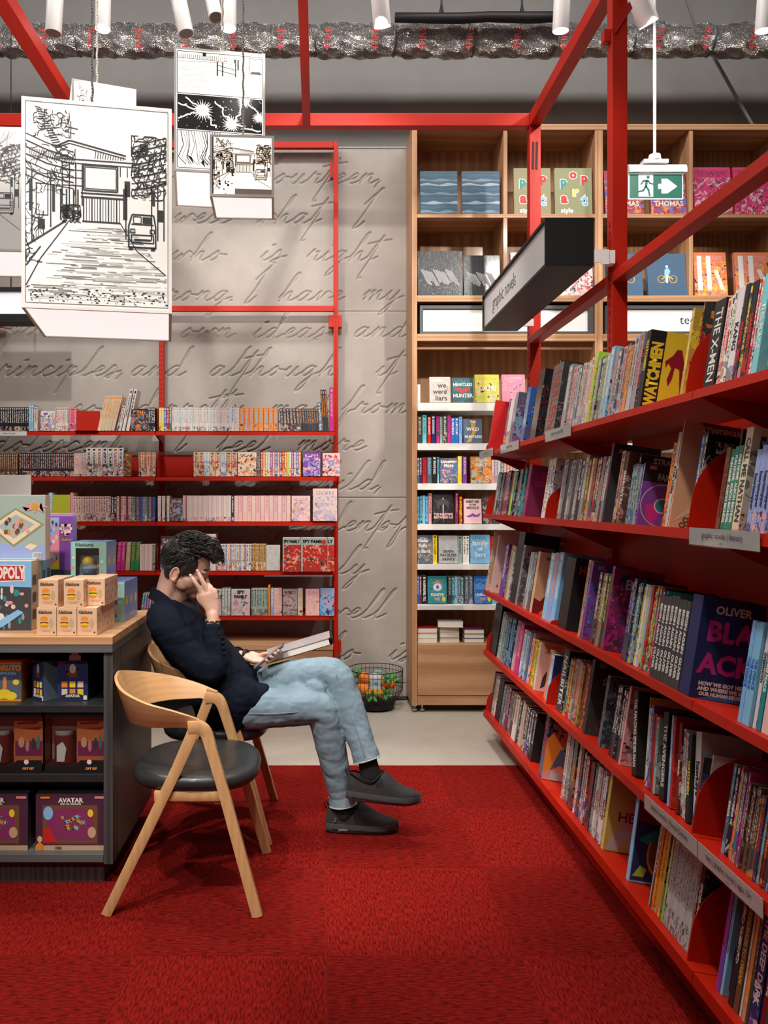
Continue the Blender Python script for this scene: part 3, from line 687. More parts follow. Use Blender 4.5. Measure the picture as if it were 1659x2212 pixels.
# ================================================================ books
ONES = "first second third fourth fifth sixth seventh eighth ninth tenth eleventh twelfth thirteenth fourteenth fifteenth sixteenth seventeenth eighteenth nineteenth".split()
TENS = {2: 'twent', 3: 'thirt', 4: 'fort', 5: 'fift', 6: 'sixt', 7: 'sevent'}
CARD = "zero one two three four five six seven eight nine ten eleven twelve thirteen fourteen fifteen sixteen seventeen eighteen nineteen".split()
def nth(n):
    if n < 20: return ONES[n-1]
    t, o = divmod(n, 10)
    return TENS[t]+('ieth' if o == 0 else 'y-'+ONES[o-1])
def card(n):
    if n < 20: return CARD[n]
    t, o = divmod(n, 10); return TENS[t]+'y'+('' if o == 0 else '-'+CARD[o])
C = dict(black=(.018, .018, .02), char=(.05, .05, .055), white=(.72, .7, .66), grey=(.3, .3, .31), lgrey=(.5, .5, .49), red=(.52, .02, .02), dred=(.2, .012, .015), orange=(.8, .25, .03),
         yellow=(.82, .6, .03), blue=(.03, .16, .5), lblue=(.22, .48, .75), navy=(.02, .03, .12), teal=(.02, .25, .27), green=(.04, .22, .08), lime=(.4, .6, .06), pink=(.75, .25, .35), lpink=(.78, .52, .48),
         magenta=(.55, .03, .25), purple=(.2, .06, .33), plum=(.22, .03, .11), cream=(.7, .58, .42), tan=(.55, .36, .22), brown=(.16, .07, .035), peach=(.75, .42, .26), aqua=(.18, .55, .6), slate=(.09, .13, .18), gold=(.5, .3, .05),
         peri=(.28, .36, .66), rose=(.7, .3, .3), olive=(.25, .25, .1), sage=(.34, .42, .38))
def col(c): return C[c] if isinstance(c, str) else c
def book(t, d, h, c1, c2='white', c3='red', art=1, txt=1, band=0.0, M4=None, label='', cat='book', group=None, film=False, name='book', parts=False, hard=False):
    g = .0012 if not hard else .003; bm = bmesh.new(); ct = min(.0012 if not hard else .0028, t*.12)
    # cover: back board, spine, front board
    box(bm, 0, ct, 0, d, 0, h, 0); box(bm, t-ct, t, 0, d, 0, h, 0); box(bm, ct, t-ct, 0, ct, 0, h, 0)
    mt = M['print_film'] if film else M['print']
    if not parts: box(bm, ct, t-ct, ct, d-g*2, g, h-g, 1)
    o = obj(name, bm, [mt, M['paper']])
    if parts: obj('page_block', bx(ct, t-ct, ct, d-g*2, g, h-g), M['paper'], o)
    j = lambda c: tuple(max(0, min(1, v*R.uniform(.93, 1.07))) for v in col(c))
    o.color = (*j(c1), 1); o['c2'] = [*col(c2)]; o['c3'] = [*col(c3)]; o['prm'] = [float(art), float(txt), float(band)]; o['dim'] = [float(t), float(d), float(h)]
    if M4 is not None: o.matrix_world = M4
    tag(o, label, cat, group); return o
def patch(parent, pts, x, m, name='printed_shape'):
    """flat print on the front (local +x) of a book"""
    bm = bmesh.new(); bm.faces.new([bm.verts.new((x, p[0], p[1])) for p in pts]); bmesh.ops.recalc_face_normals(bm, faces=bm.faces)
    bmesh.ops.triangulate(bm, faces=bm.faces); return obj(name, bm, m, parent)
def circ(cy, cz, r, n=20, ry=1.0): return [(cy+r*ry*math.cos(2*math.pi*k/n), cz+r*math.sin(2*math.pi*k/n)) for k in range(n)]
def burst(cy, cz, r0, r1, n=14, seed=1):
    q = random.Random(seed); return [(cy+(r0 if k % 2 else r1*q.uniform(.6, 1))*math.cos(math.pi*k/n), cz+(r0 if k % 2 else r1*q.uniform(.6, 1))*math.sin(math.pi*k/n)) for k in range(2*n)]
def spine_text(o, s, c, size=None, a=.1, b=.9, bold=.0008, off=-.0006):
    t, d, h = o['dim']; m = flat('ink_'+c, col(c), .5); sz = size or t*.85
    return text('spine_title', s, sz, m, o, (t*.5, off, h*(1-(a+b)/2)), (0, 0, -1), (1, 0, 0), fit=h*(b-a), bold=bold)
def cover_text(o, s, c, y, z, size, fit=None, up=False, bold=.001, align='CENTER'):
    t, d, h = o['dim']; m = flat('ink_'+c, col(c), .5)
    ex, ey = ((0, 1, 0), (0, 0, 1)) if not up else ((0, 0, 1), (0, -1, 0))
    return text('cover_title', s, size, m, o, (t+.0006, y*d, z*h), ex, ey, fit=fit, bold=bold, align=align)

# ---- manga on the red wall shelves ------------------------------------------------
SHN = ['top', 'second', 'third', 'fourth', 'lowest']
def mW(x, Y, z, lean=0.0): return Matrix.Translation((x, Y, z)) @ Matrix.Rotation(lean, 4, 'Y')
def mF(x, Y, z, back=0.0, yaw=0.0):
    """front cover towards the room; x = its edge nearest the engraved numbers, Y = plane of the cover"""
    return Matrix.Translation((x, Y, z)) @ Matrix.Rotation(yaw, 4, 'Z') @ Matrix.Rotation(back, 4, 'X') @ Matrix.Rotation(-math.pi/2, 4, 'Z')
def run(s, x0, x1, n, hp, cols, c2, c3, art, txt, band, desc, lean=0.0, name='manga_volume', cat='manga', dY=0.0, words=None, wc='black'):
    Y = YS+.014+dY; z = WLEV[s]+.0005; w = PX(x1, Y)-PX(x0, Y); t = w/n; h = hp*Y/FPX
    cols = cols if isinstance(cols, list) else [cols]
    for i in range(n):
        hh = h*R.uniform(.992, 1.0) if n > 1 else h
        lab = ('%s, %s of %s, %s wall shelf' % (desc, nth(i+1), card(n), SHN[s])) if n > 1 else '%s, %s wall shelf' % (desc, SHN[s])
        le = lean
        o = book(t*.94*math.cos(le), .12, hh, cols[i % len(cols)], c2[i % len(c2)] if isinstance(c2, list) else c2, c3[i % len(c3)] if isinstance(c3, list) else c3, art, txt, band,
             mW(PX(x0, Y)+i*t+R.uniform(0, .02)*t, Y+R.uniform(0, .004), z+(abs(math.sin(le))*t if le > 0 else 0), le), lab, cat, '%s on the %s wall shelf' % (desc+'s', SHN[s]), name=name)
        if words: spine_text(o, words, wc, size=t*.7, a=.15, b=.7)
def face(s, x0, x1, hp, c1, c2, c3, desc, back=0.08, dY=.0, yaw=0.0, art=1, t=.016, name='manga_volume', cat='manga', words=None, film=False):
    Y = YS+.02+dY; z = WLEV[s]+.0008
    o = book(t, PX(x1, Y)-PX(x0, Y), hp*Y/FPX, c1, c2, c3, art, 1, 0, mF(PX(x0, Y), Y, z, -back, yaw), desc+', %s wall shelf' % SHN[s], cat, None, name=name, film=film)
    for wds in words or []: cover_text(o, *wds)
    return o
NB = ['navy', 'dred', 'slate', 'brown']; SK = ['peach', 'white', 'tan', 'rose', 'orange']
# top shelf, far bay
run(0, -60, 62, 26, 52, 'black', 'white', SK, 0, 1, .2, 'slim black manga volume with white lettering')
run(0, 62, 72, 2, 58, ['lblue', 'lblue'], 'white', 'white', 1, 1, .1, 'tall light blue manga volume')
run(0, 73, 81, 1, 52, 'white', 'red', 'lblue', 1, 1, .1, 'white and red manga volume beside the tall blue pair')
face(0, 89, 119, 43, 'white', 'purple', 'orange', 'face-out white manga volume with a purple and orange picture')
run(0, 120, 148, 6, 51, 'white', 'red', SK, 1, 1, .22, 'white manga volume with a red title')
run(0, 149, 165, 1, 50, 'pink', 'red', 'purple', 1, 1, .3, 'rose manga volume beside the red divider')
run(0, 210, 247, 5, 78, 'cream', 'orange', 'peach', .2, 1, 0, 'tall cream manga volume leaning over', lean=.23)
run(0, 250, 254, 1, 57, 'lgrey', 'black', 'red', 1, 1, .2, 'thin grey manga volume leaning on the cream ones', lean=.25)
run(0, 255, 261, 1, 55, 'white', 'red', 'red', 1, 1, .2, 'white and red manga volume leaning on the cream ones', lean=.22)
run(0, 263, 269, 1, 92, 'white', 'black', 'white', 0, 1, 0, 'very tall white book, the first of a leaning pair', lean=.2)
run(0, 272, 279, 1, 91, 'white', 'black', 'white', 0, 1, 0, 'very tall white book, the second of a leaning pair', lean=.2)
face(0, 284, 320, 48, 'black', 'orange', 'blue', 'face-out black manga volume with an orange and blue picture', yaw=.0)
run(0, 321, 335, 4, 51, 'black', 'white', SK, 0, 1, .2, 'black manga volume beside the slotted middle upright')
# top shelf, near bay
run(0, 343, 371, 5, 51, ['yellow', 'yellow', 'blue', 'red', 'green'], 'white', ['red', 'blue', 'yellow'], 0, 1, .2, 'bright coloured manga volume')
run(0, 371, 500, 26, 51, 'white', ['red', 'lblue', 'grey'], ['orange', 'red', 'blue', 'yellow', 'black'], 0, .8, .19, 'slim white manga volume with a coloured foot')
run(0, 500, 505.5, 1, 55, 'white', 'blue', 'white', 0, 1, 0, 'taller white manga volume ending the white row')
run(0, 506, 517, 2, 50, 'white', 'orange', 'orange', 0, 1, .3, 'white and orange manga volume')
run(0, 517.5, 601, 8, 50, 'orange', 'lblue', ['peach', 'yellow'], 0, 1, .3, 'thick orange manga volume with blue lettering')
run(0, 607, 649, 6, 49, ['char', 'brown'], 'lgrey', ['red', 'blue', 'white'], 0, 1, .3, 'dark grey manga volume leaning', lean=-.07)
run(0, 650, 690, 8, 49, 'char', ['grey', 'orange'], 'char', 0, 1, .0, 'charcoal manga volume leaning', lean=-.07)
run(0, 690, 697, 1, 62, 'slate', 'white', 'lblue', 0, 1, .3, 'slate blue volume taller than the charcoal row', lean=-.07)
run(0, 698, 711, 3, 90, 'char', 'orange', 'orange', 1, 1, 0, 'tall thin charcoal and orange book leaning', lean=-.07)
run(0, 712, 721, 1, 94, 'magenta', 'rose', 'magenta', 0, 1, 0, 'tall bright magenta book against the end upright')
# second shelf
run(1, -60, 38, 22, 49, ['char', 'brown'], 'tan', ['orange', 'peach'], 0, 1, .2, 'slim brown and black manga volume')
run(1, 41, 160, 26, 50, 'black', ['lgrey', 'rose'], SK, 0, 1, .24, 'slim black manga volume with a pale foot')
run(1, 160, 186, 5, 50, 'lpink', 'grey', 'cream', 0, 1, .1, 'pale pinkish manga volume')
run(1, 186, 267, 7, 62, 'white', ['black', 'black', 'red'], ['red', 'black', 'lgrey'], 1, 1, .45, 'thick white manga volume with black and red figures')
face(1, 268, 284, 52, 'brown', 'gold', 'dred', 'dark brown face-out volume beside the thick white row')
run(1, 299, 336, 6, 52, ['tan', 'cream'], 'red', ['orange', 'blue', 'white'], 0, 1, .4, 'tan and orange manga volume')
run(1, 418, 512, 8, 53, ['cream', 'cream', 'white'], ['red', 'red', 'lblue'], ['peach', 'red', 'blue'], 0, 1, .62, 'thick cream manga volume with a red or blue title')
face(1, 514, 554, 52, 'cream', 'brown', 'orange', 'face-out cream manga volume with an orange and brown picture', words=None)
run(1, 556, 562, 1, 48, 'grey', 'black', 'brown', 1, 1, .3, 'grey manga volume beside the face-out cream one')
run(1, 563, 650, 17, 53, ['red', 'orange', 'lime', 'lpink', 'purple', 'rose', 'blue', 'orange', 'plum'], 'white', ['orange', 'peach', 'yellow', 'white'], 0, 1, .35, 'slim multicoloured manga volume')
face(1, 655, 692, 51, 'purple', 'lpink', 'peri', 'face-out lilac magazine', yaw=-.1)
face(1, 697, 734, 50, 'lpink', 'red', 'blue', 'face-out pink and red magazine at the end')
# third shelf
run(2, 105, 114, 1, 62, 'lblue', 'white', 'navy', 1, 1, .2, 'tall pale blue book beside the yellow-green one', name='paperback')
face(2, 114, 152, 57, (.38, .38, .03), 'brown', 'lime', 'face-out yellow-green book with a small standing figure', name='paperback', cat='book', art=.0)
run(2, 152, 158, 1, 62, 'rose', 'pink', 'orange', 0, 1, .1, 'tall rose book beside the grey-brown row', name='paperback', cat='book')
run(2, 158, 239, 15, 54, 'lpink', ['char', 'brown'], ['char', 'white', 'rose'], 0, 1, .32, 'grey-pink manga volume with dark lettering')
run(2, 240, 252, 2, 54, 'black', 'white', ['peach', 'magenta'], 0, 1, .3, 'thick black manga volume with white lettering')
run(2, 252, 282, 6, 54, ['lpink', 'plum', 'lpink'], 'brown', ['pink', 'orange'], 0, 1, .3, 'mauve manga volume')
run(2, 282, 335, 12, 53, ['grey', 'grey', 'slate', 'grey', 'plum', 'blue'], 'char', ['red', 'white', 'lpink'], 0, 1, .25, 'grey patterned manga volume')
run(2, 341, 347.5, 1, 55, 'white', 'rose', 'orange', 1, 1, .3, 'white and orange volume against the divider')
run(2, 350, 356, 1, 55, 'white', 'rose', 'magenta', 1, 1, .3, 'white and rose volume next to the divider')
run(2, 360, 366, 1, 55, 'white', 'tan', 'orange', 1, 1, .3, 'lone white volume before the grey face-out book')
face(2, 368, 396, 50, 'brown', 'lblue', 'rose', 'face-out brown volume with a round blue picture', yaw=-.1)
run(2, 395, 401, 1, 56, 'lpink', 'rose', 'brown', 0, 1, .1, 'pinkish volume before the long white row')
run(2, 403, 499, 18, 56, ['lpink', 'white'], 'lgrey', ['orange', 'tan', 'char'], 0, .5, .17, 'pinkish white manga volume with a small orange foot')
run(2, 500, 505, 1, 55, 'char', 'white', 'orange', 0, 1, .2, 'black volume between the white rows')
run(2, 506, 628, 13, 56, 'lpink', ['white', 'magenta'], 'lpink', 0, .5, .0, 'plain pale pink manga volume')
face(2, 630, 670, 55, 'lpink', 'blue', 'gold', 'face-out pale pink volume with a small blue picture', art=.6)
bx_ = face(2, 676, 728, 70, 'lpink', 'blue', 'peri', 'large plastic wrapped pink and blue book at the end', art=.6, t=.035, film=True)
# fourth shelf
run(3, 243, 250, 1, 60, 'brown', 'tan', 'brown', 0, 1, 0, 'brown leaning book beside the figure box', lean=.05, name='paperback', cat='book')
run(3, 251, 269, 2, 61, 'magenta', 'pink', 'magenta', 0, 1, 0, 'magenta leaning book', lean=.06, name='paperback', cat='book')
run(3, 270, 280, 1, 61, 'tan', 'cream', 'tan', 0, 1, 0, 'tan leaning book', lean=.06, name='paperback', cat='book')
run(3, 281, 300, 2, 61, 'green', 'gold', 'green', 0, 1, 0, 'green leaning book', lean=.06, name='paperback', cat='book')
run(3, 302, 328, 5, 57, ['white', 'lpink'], 'lpink', 'lpink', 0, 1, 0, 'white and pale pink volume')
run(3, 328, 335, 1, 57, 'sage', 'red', 'blue', 1, 1, .3, 'grey-green volume with a coloured foot')
face(3, 347, 375, 74, 'char', 'lpink', 'plum', 'tall dark face-out book partly behind the reader')
run(3, 430, 466, 5, 79, 'white', 'rose', 'rose', 0, 1, 0, 'tall white volume behind the reader')
run(3, 466, 531, 13, 57, ['lgrey', 'white'], ['plum', 'blue', 'orange'], ['red', 'white', 'orange'], 0, 1, .4, 'grey and red manga volume')
run(3, 532, 542, 2, 57, 'white', 'char', 'white', 0, 1, .3, 'white manga volume with grey lettering')
run(3, 542, 574, 6, 57, ['tan', 'gold'], 'brown', 'cream', 0, 1, .3, 'tan and olive manga volume')
face(3, 575, 605, 55, 'lgrey', 'char', 'peach', 'face-out grey volume with a peach block', art=.2)
for k, (a_, b_) in enumerate(((612, 650), (651, 706), (707, 721))):
    o = face(3, a_, b_, 72, 'red', 'brown', 'peach', ['red boxed set with grey title band, nearest the plain grey volume', 'red boxed set with grey title band and a red sticker', 'grey and rose boxed set squeezed in at the end'][k], art=1, t=.09, name='boxed_set', cat='box', back=0.0)
    t_, d_, h_ = o['dim']
    patch(o, [(0, h_*.79), (d_, h_*.79), (d_, h_), (0, h_)], t_+.0006, flat('ink_sage', col('sage')), 'title_band')
    patch(o, [(0, 0), (d_*.06, 0), (d_*.06, h_*.79), (0, h_*.79)], t_+.0005, flat('ink_sage', col('sage')), 'edge_band')
    if k < 2: cover_text(o, 'SPY·FAMILY', 'black', .5, .88, .030, fit=d_*.92, bold=.0016)
    else: cover_text(o, 'LY', 'black', .4, .88, .030, bold=.0016)
    if k == 1: patch(o, circ(d_*.88, h_*.87, .016), t_+.0012, flat('ink_red', col('red')), 'round_sticker')
# lowest shelf
run(4, 303, 334, 6, 48, ['teal', 'blue', 'red', 'blue', 'brown'], 'white', 'orange', 0, 1, .3, 'small blue or red volume leaning', lean=.12, name='paperback')
for k, (a_, b_) in enumerate(((455, 478), (500, 540))):
    o = face(4, a_, b_, 57, 'lgrey', 'rose', 'magenta', ['face-out grey volume lettered in black just past the wrist', 'face-out grey volume lettered in black with a rose picture'][k], art=.8)
    cover_text(o, 'SPY', 'black', .5, .87, .03, fit=.08, bold=.002); cover_text(o, 'FAMILY', 'black', .5, .70, .028, fit=.09, bold=.002)
run(4, 479, 498, 3, 59, 'sage', 'white', 'white', 0, 1, .25, 'grey-green manga volume')
run(4, 543, 578, 6, 58, 'sage', 'char', ['plum', 'red'], 0, 1, .25, 'grey-green manga volume with a plum foot')
run(4, 579, 584, 1, 65, 'orange', 'gold', 'orange', 0, 1, 0, 'tall orange-brown volume')
run(4, 585, 592, 1, 58, 'peri', 'white', 'white', 0, 1, 0, 'pale blue volume beside the tall orange one')
run(4, 592, 609, 3, 58, 'lpink', 'rose', 'red', 0, 1, .3, 'pink manga volume with a red foot')
face(4, 611, 642, 57, 'grey', 'brown', 'pink', 'face-out grey volume with a dark figure')
run(4, 643, 654, 2, 58, 'cream', 'rose', 'red', 0, 1, .2, 'cream manga volume with a red foot')
face(4, 660, 690, 57, 'lpink', 'rose', 'peach', 'face-out pink floral volume', art=.7)
face(4, 692, 722, 59, 'lblue', 'pink', 'blue', 'face-out blue and pink spotted book at the end', yaw=-.2)

# red blocks standing as bookstops on the wall shelves
for s, a_, b_, hp in ((0, 166, 216, 44), (1, 284, 298, 47), (1, 349, 417, 48), (4, 285, 302, 52)):
    Y = YW-.10 if s != 0 else YS+.03
    bm = bmesh.new(); x0, x1 = PX(a_, Y), PX(b_, Y); h = hp*Y/FPX; z = WLEV[s]
    box(bm, x0, x1, Y, Y+.002, z+.0005, z+h); box(bm, x0, x1, Y-.06, Y, z+.0005, z+.002)
    tri('bookstop', bm, M['red'], 'red steel bookstop plate %s' % {166: 'beside the leaning cream volumes', 284: 'beside the thick white manga row', 349: 'filling the gap after the middle upright', 285: 'behind the figure boxes on the lowest shelf'}[a_], 'bookend', 'red bookstop plates on the wall shelves')
for s, p in ((2, 337), (3, 337), (1, 336), (0, 337.5)): pass

# ---- bookcase --------------------------------------------------------------------
KL = {0: KZ(870), 1: KZ(957.5), 2: KZ(1044.5), 3: KZ(1132.5), 4: KZ(1218.5), 5: KZ(1306.5), 'a': KZ(462), 'b': KZ(638)}
KN = {0: 'highest white', 1: 'second white', 2: 'third white', 3: 'fourth white', 4: 'fifth white', 5: 'lowest white', 'a': 'upper oak', 'b': 'lower oak'}
def krun(s, x0, x1, n, hp, cols, c2, desc, band=0.0, c3='white', lean=0.0, words=None, wc='white'):
    Y = KY+.03; w = PX(x1, Y)-PX(x0, Y); t = w/n; cols = cols if isinstance(cols, list) else [cols]
    for i in range(n):
        lab = ('%s, %s of %s, %s shelf' % (desc, nth(i+1), card(n), KN[s])) if n > 1 else '%s, %s shelf' % (desc, KN[s])
        o = book(t*.94, .14, hp*Y/FPX*R.uniform(.97, 1.0), cols[i % len(cols)], c2[i % len(c2)] if isinstance(c2, list) else c2, c3, .4, 1, band, mW(PX(x0, Y)+i*t, Y+R.uniform(0, .006), KL[s]+.0006, lean), lab, 'book', '%ss on the %s bookcase shelf' % (desc, KN[s]), name='novel')
        if words: spine_text(o, words, wc, size=t*.7, a=.3, b=.9)
def kface(s, x0, x1, hp, c1, c2, c3, desc, art=1, words=None, shapes=None, t=.03, back=.12, Yo=.05, film=False, name='novel', yaw=0):
    Y = KY+Yo; o = book(t, PX(x1, Y)-PX(x0, Y), hp*Y/FPX/math.cos(back), c1, c2, c3, art, 1, 0, mF(PX(x0, Y), Y, KL[s]+.001+math.sin(back)*t*0, -back), desc+', %s shelf' % KN[s], 'book', None, name=name, film=film)
    for w_ in words or []: cover_text(o, *w_)
    t_, d_, h_ = o['dim']
    for k, (pts, c) in enumerate(shapes or []): patch(o, [(p[0]*d_, p[1]*h_) for p in pts], t_+.0004+.0001*k, flat('ink_'+c, col(c)))
    return o
o = kface(0, 927, 972, 56, 'lgrey', 'white', 'tan', 'face-out silvery white novel', words=[('we', 'char', .6, .66, .05), ('were', 'char', .5, .42, .045), ('liars', 'char', .55, .16, .05)], art=.5)
kface(0, 976, 1021, 54, (.03, .09, .11), 'aqua', 'slate', 'face-out dark teal novel with a red winged emblem', art=.2, words=[('HEARTLESS', 'white', .5, .72, .03, .13), ('HUNTER', 'white', .5, .27, .036, .135)],
      shapes=[([(.12, .55), (.3, .6), (.5, .5), (.7, .6), (.9, .55), (.7, .45), (.5, .36), (.3, .45)], 'red')])
kface(0, 1025, 1077, 61, (.62, .58, .08), 'lime', 'lpink', 'face-out yellow-green novel with pale flowers', words=[('AMI', 'white', .6, .5, .055)])
kface(0, 1083, 1133, 61, 'pink', 'lpink', 'pink', 'face-out bright pink novel partly behind the comics', art=.6)
krun(1, 902, 912, 1, 59, 'char', 'tan', 'charcoal novel against the case side'); krun(1, 913, 922, 1, 62, 'aqua', 'teal', 'turquoise novel')
krun(1, 924, 931, 1, 58, 'red', 'white', 'coral red novel'); krun(1, 932, 941, 1, 61, 'navy', 'white', 'navy novel'); krun(1, 943, 950, 1, 60, 'magenta', 'char', 'magenta and grey novel', .5, 'sage')
krun(1, 951, 956, 1, 59, 'sage', 'green', 'thin grey-green novel'); krun(1, 957, 966, 1, 61, 'char', 'white', 'black novel with a cream label', .4, 'cream'); krun(1, 967, 974, 1, 61, 'magenta', 'plum', 'hot pink novel')
krun(1, 975, 991, 2, 57, 'blue', 'white', 'blue novel with white lettering'); krun(1, 992, 999, 1, 59, 'lblue', 'blue', 'pale blue novel')
kface(1, 1000, 1040, 52, 'slate', 'sage', 'slate', 'face-out grey-green novel with a gold figure', art=0, words=[('THE', 'white', .5, .88, .02), ('WILD', 'white', .5, .56, .034), ('HUNTRESS', 'white', .52, .25, .024, .13)], shapes=[([(.45, .95), (.7, .9), (.62, .7), (.7, .5), (.55, .3), (.4, .05), (.15, .02), (.35, .25), (.5, .5), (.4, .75)], 'gold')])
kface(1, 1042, 1060, 60, 'navy', 'slate', 'rose', 'dark starry novel showing behind the red comic', art=.3, yaw=0) if False else None
krun(2, 901, 912, 2, 57, ['slate', 'navy'], 'white', 'dark slate novel'); krun(2, 913, 922, 1, 58, 'red', 'dred', 'red novel'); krun(2, 923, 933, 1, 58, 'slate', 'lblue', 'blue-grey novel'); krun(2, 934, 944, 1, 59, 'black', 'white', 'black novel with white lettering'); krun(2, 945, 949, 1, 57, 'aqua', 'navy', 'thin aqua novel')
kface(2, 950, 987, 54, 'slate', 'rose', 'blue', 'face-out slate novel with seated figures', words=[('Something', 'white', .5, .85, .026, .11), ('More', 'white', .5, .7, .03)])
krun(2, 989, 998, 1, 60, 'yellow', 'white', 'orange-yellow novel'); krun(2, 1000, 1009, 1, 59, 'purple', 'lpink', 'purple novel')
kface(2, 1016, 1060, 57, 'orange', 'aqua', 'brown', 'face-out orange sunset novel', words=[('GIRLS', 'white', .5, .9, .03, .11), ('LIKE', 'white', .5, .8, .014), ('GIRLS', 'white', .5, .68, .03, .11)])
krun(2, 1062, 1135, 11, 52, ['rose', 'grey', 'lgrey', 'teal', 'rose', 'orange'], 'white', 'small novel half hidden behind the comics')
krun(3, 901, 925, 4, 62, ['teal', 'slate', 'aqua', 'blue'], 'lblue', 'teal patterned novel', .4, 'aqua'); krun(3, 926, 933, 1, 68, 'rose', 'brown', 'dusty rose novel')
kface(3, 934, 979, 65, 'black', 'plum', 'lgrey', 'large face-out black novel with a sword emblem', art=.1, words=[('THE SHADOWS', 'lpink', .5, .3, .022, .13), ('BETWEEN US', 'lpink', .5, .2, .022, .13)],
      shapes=[([(.47, .85), (.53, .85), (.52, .35), (.5, .02), (.48, .35)], 'lgrey'), ([(.2, .7), (.35, .8), (.65, .8), (.8, .7), (.75, .45), (.65, .62), (.35, .62), (.25, .45)], 'char')])
krun(3, 984, 990, 1, 69, 'plum', 'rose', 'tall plum novel'); krun(3, 992, 999, 1, 60, 'red', 'yellow', 'red and yellow novel', .5, 'orange')
kface(3, 1001, 1039, 53, 'lpink', 'peri', 'purple', 'face-out pale lilac novel', art=.0, words=[('MEET ME', 'char', .5, .88, .022, .11), ('IN THE', 'char', .5, .76, .014), ('MIDDLE', 'char', .5, .63, .024, .11)], shapes=[([(.1, .3), (.3, .34), (.5, .42), (.7, .34), (.95, .44), (.85, .28), (.6, .26), (.5, .3), (.3, .24)], 'purple')])
kface(3, 1041, 1060, 58, 'char', 'red', 'sage', 'dark novel half hidden beside the red divider')
krun(3, 1064, 1130, 4, 20, ['char', 'sage', 'black'], 'lblue', 'short dark volume glimpsed under the comics')
kface(4, 901, 934, 60, 'slate', 'white', 'gold', 'face-out grey novel with cream script', art=.5, words=[('Snake', 'white', .35, .8, .03), ('Falls', 'white', .35, .62, .034), ('to Earth', 'white', .4, .42, .032, .1)]); krun(4, 935, 945, 1, 63, 'yellow', 'brown', 'bright yellow novel')
kface(4, 947, 988, 59, 'lgrey', 'char', 'white', 'face-out white and grey novel with a carved doorway', art=.2, words=[('SEVEN', 'char', .5, .42, .026, .12), ('FACELESS', 'char', .5, .29, .026, .13), ('SAINTS', 'char', .5, .14, .026, .12)])
krun(4, 990, 999, 1, 60, 'sage', 'char', 'pale green novel'); krun(4, 1000, 1014, 2, 61, 'white', 'char', 'white novel')
kface(4, 1015, 1057, 61, 'lblue', 'blue', 'sage', 'face-out bright blue novel', words=[('family', 'white', .5, .7, .045, .12), ('of', 'white', .5, .5, .036), ('liars', 'white', .5, .3, .045, .1)], art=.4)
krun(4, 1058, 1110, 6, 60, ['red', 'rose', 'white'], 'char', 'red or white novel behind the beige comic')
krun(5, 901, 911, 2, 62, ['blue', 'plum'], 'white', 'blue and plum novel'); krun(5, 912, 922, 1, 61, 'black', 'white', 'black novel lettered in white', words='TIME WILL TELL')
kface(5, 923, 964, 59, 'teal', 'orange', 'sage', 'face-out teal novel with a large eye', art=.15, words=[('IGNITE', 'white', .5, .32, .028, .1), ('ME', 'rose', .5, .17, .03)], shapes=[(circ(.52, .6, .14, 20, 1.6), 'white'), (circ(.52, .6, .10), 'lblue'), (circ(.52, .6, .045), 'black'), ([(.2, .72), (.5, .84), (.85, .7), (.5, .78)], 'orange'), (circ(.84, .17, .09), 'yellow')])
krun(5, 968, 976, 1, 60, 'char', 'sage', 'charcoal novel'); krun(5, 976, 1002, 4, 60, ['teal', 'lblue', 'slate'], 'lgrey', 'grey-blue series novel', .3, 'aqua'); krun(5, 1004, 1022, 2, 60, 'slate', 'lgrey', 'slate series novel', .3, 'peri')
kface(5, 1023, 1061, 59, 'blue', 'lblue', 'peri', 'face-out blue novel', art=.6, words=[('UNRAVEL', 'white', .5, .32, .026, .11), ('ME', 'rose', .5, .17, .03)], shapes=[(circ(.84, .17, .09), 'yellow')])
krun(5, 1063, 1078, 2, 40, ['aqua', 'peri'], 'white', 'short blue novel')
# art books on the oak shelves
for k, (a_, b_) in enumerate(((907, 987), (997, 1078))):
    o = kface('a', a_, b_, 95, (.06, .11, .16), 'lblue', 'white', 'large face-out book of blue and white waves, %s the divider' % ['further from', 'next to'][k], art=0, name='art_book', t=.025, back=.06, Yo=.04)
    t_, d_, h_ = o['dim']; q = random.Random(5)
    for j in range(9):
        z0 = .04+j*.105; c = ['lgrey', 'sky', 'white', 'sky', 'lgrey', 'sky', 'white', 'lgrey', 'sky'][j]
        m_ = flat('ink_sky', (.045, .12, .19)) if c == 'sky' else (flat('ink_foam', (.30, .38, .43)) if c == 'white' else flat('ink_mist', (.15, .24, .31)))
        up = [(i/12*d_, (z0+.035+.02*math.sin(i*.9+j*2)+q.uniform(-.006, .006))*h_) for i in range(13)]; dn = [(i/12*d_, (z0-.01+.012*math.sin(i*.7+j))*h_) for i in range(12, -1, -1)]
        patch(o, up+dn, t_+.0006, m_, 'wave_print')
for k, (a_, b_) in enumerate(((1109, 1188), (1197, 1277))):
    o = kface('a', a_, b_, 102, (.27, .26, .15), 'white', 'red', 'large face-out olive book with scattered coloured letters, %s' % ['behind the red post', 'clear of the red post'][k], art=0, name='art_book', t=.025, back=.06, Yo=.04)
    for (s_, c_, y, z, sz) in (('p', 'teal', .24, .70, .085), ('o', 'red', .50, .86, .085), ('p', 'red', .80, .78, .085), ('a', 'red', .25, .34, .10), ('r', 'yellow', .55, .48, .085), ('t', 'lblue', .79, .30, .105)):
        t_, d_, h_ = o['dim']
        text('cover_title', s_, sz, flat('ink_white', col('white')), o, (t_+.0005, y*d_, z*h_), (0, 1, 0), (0, 0, 1), bold=.009); text('cover_title', s_, sz, flat('ink_'+c_, col(c_)), o, (t_+.0009, y*d_, z*h_), (0, 1, 0), (0, 0, 1), bold=.004)
    cover_text(o, 'style', 'white', .32, .08, .045, bold=.002)
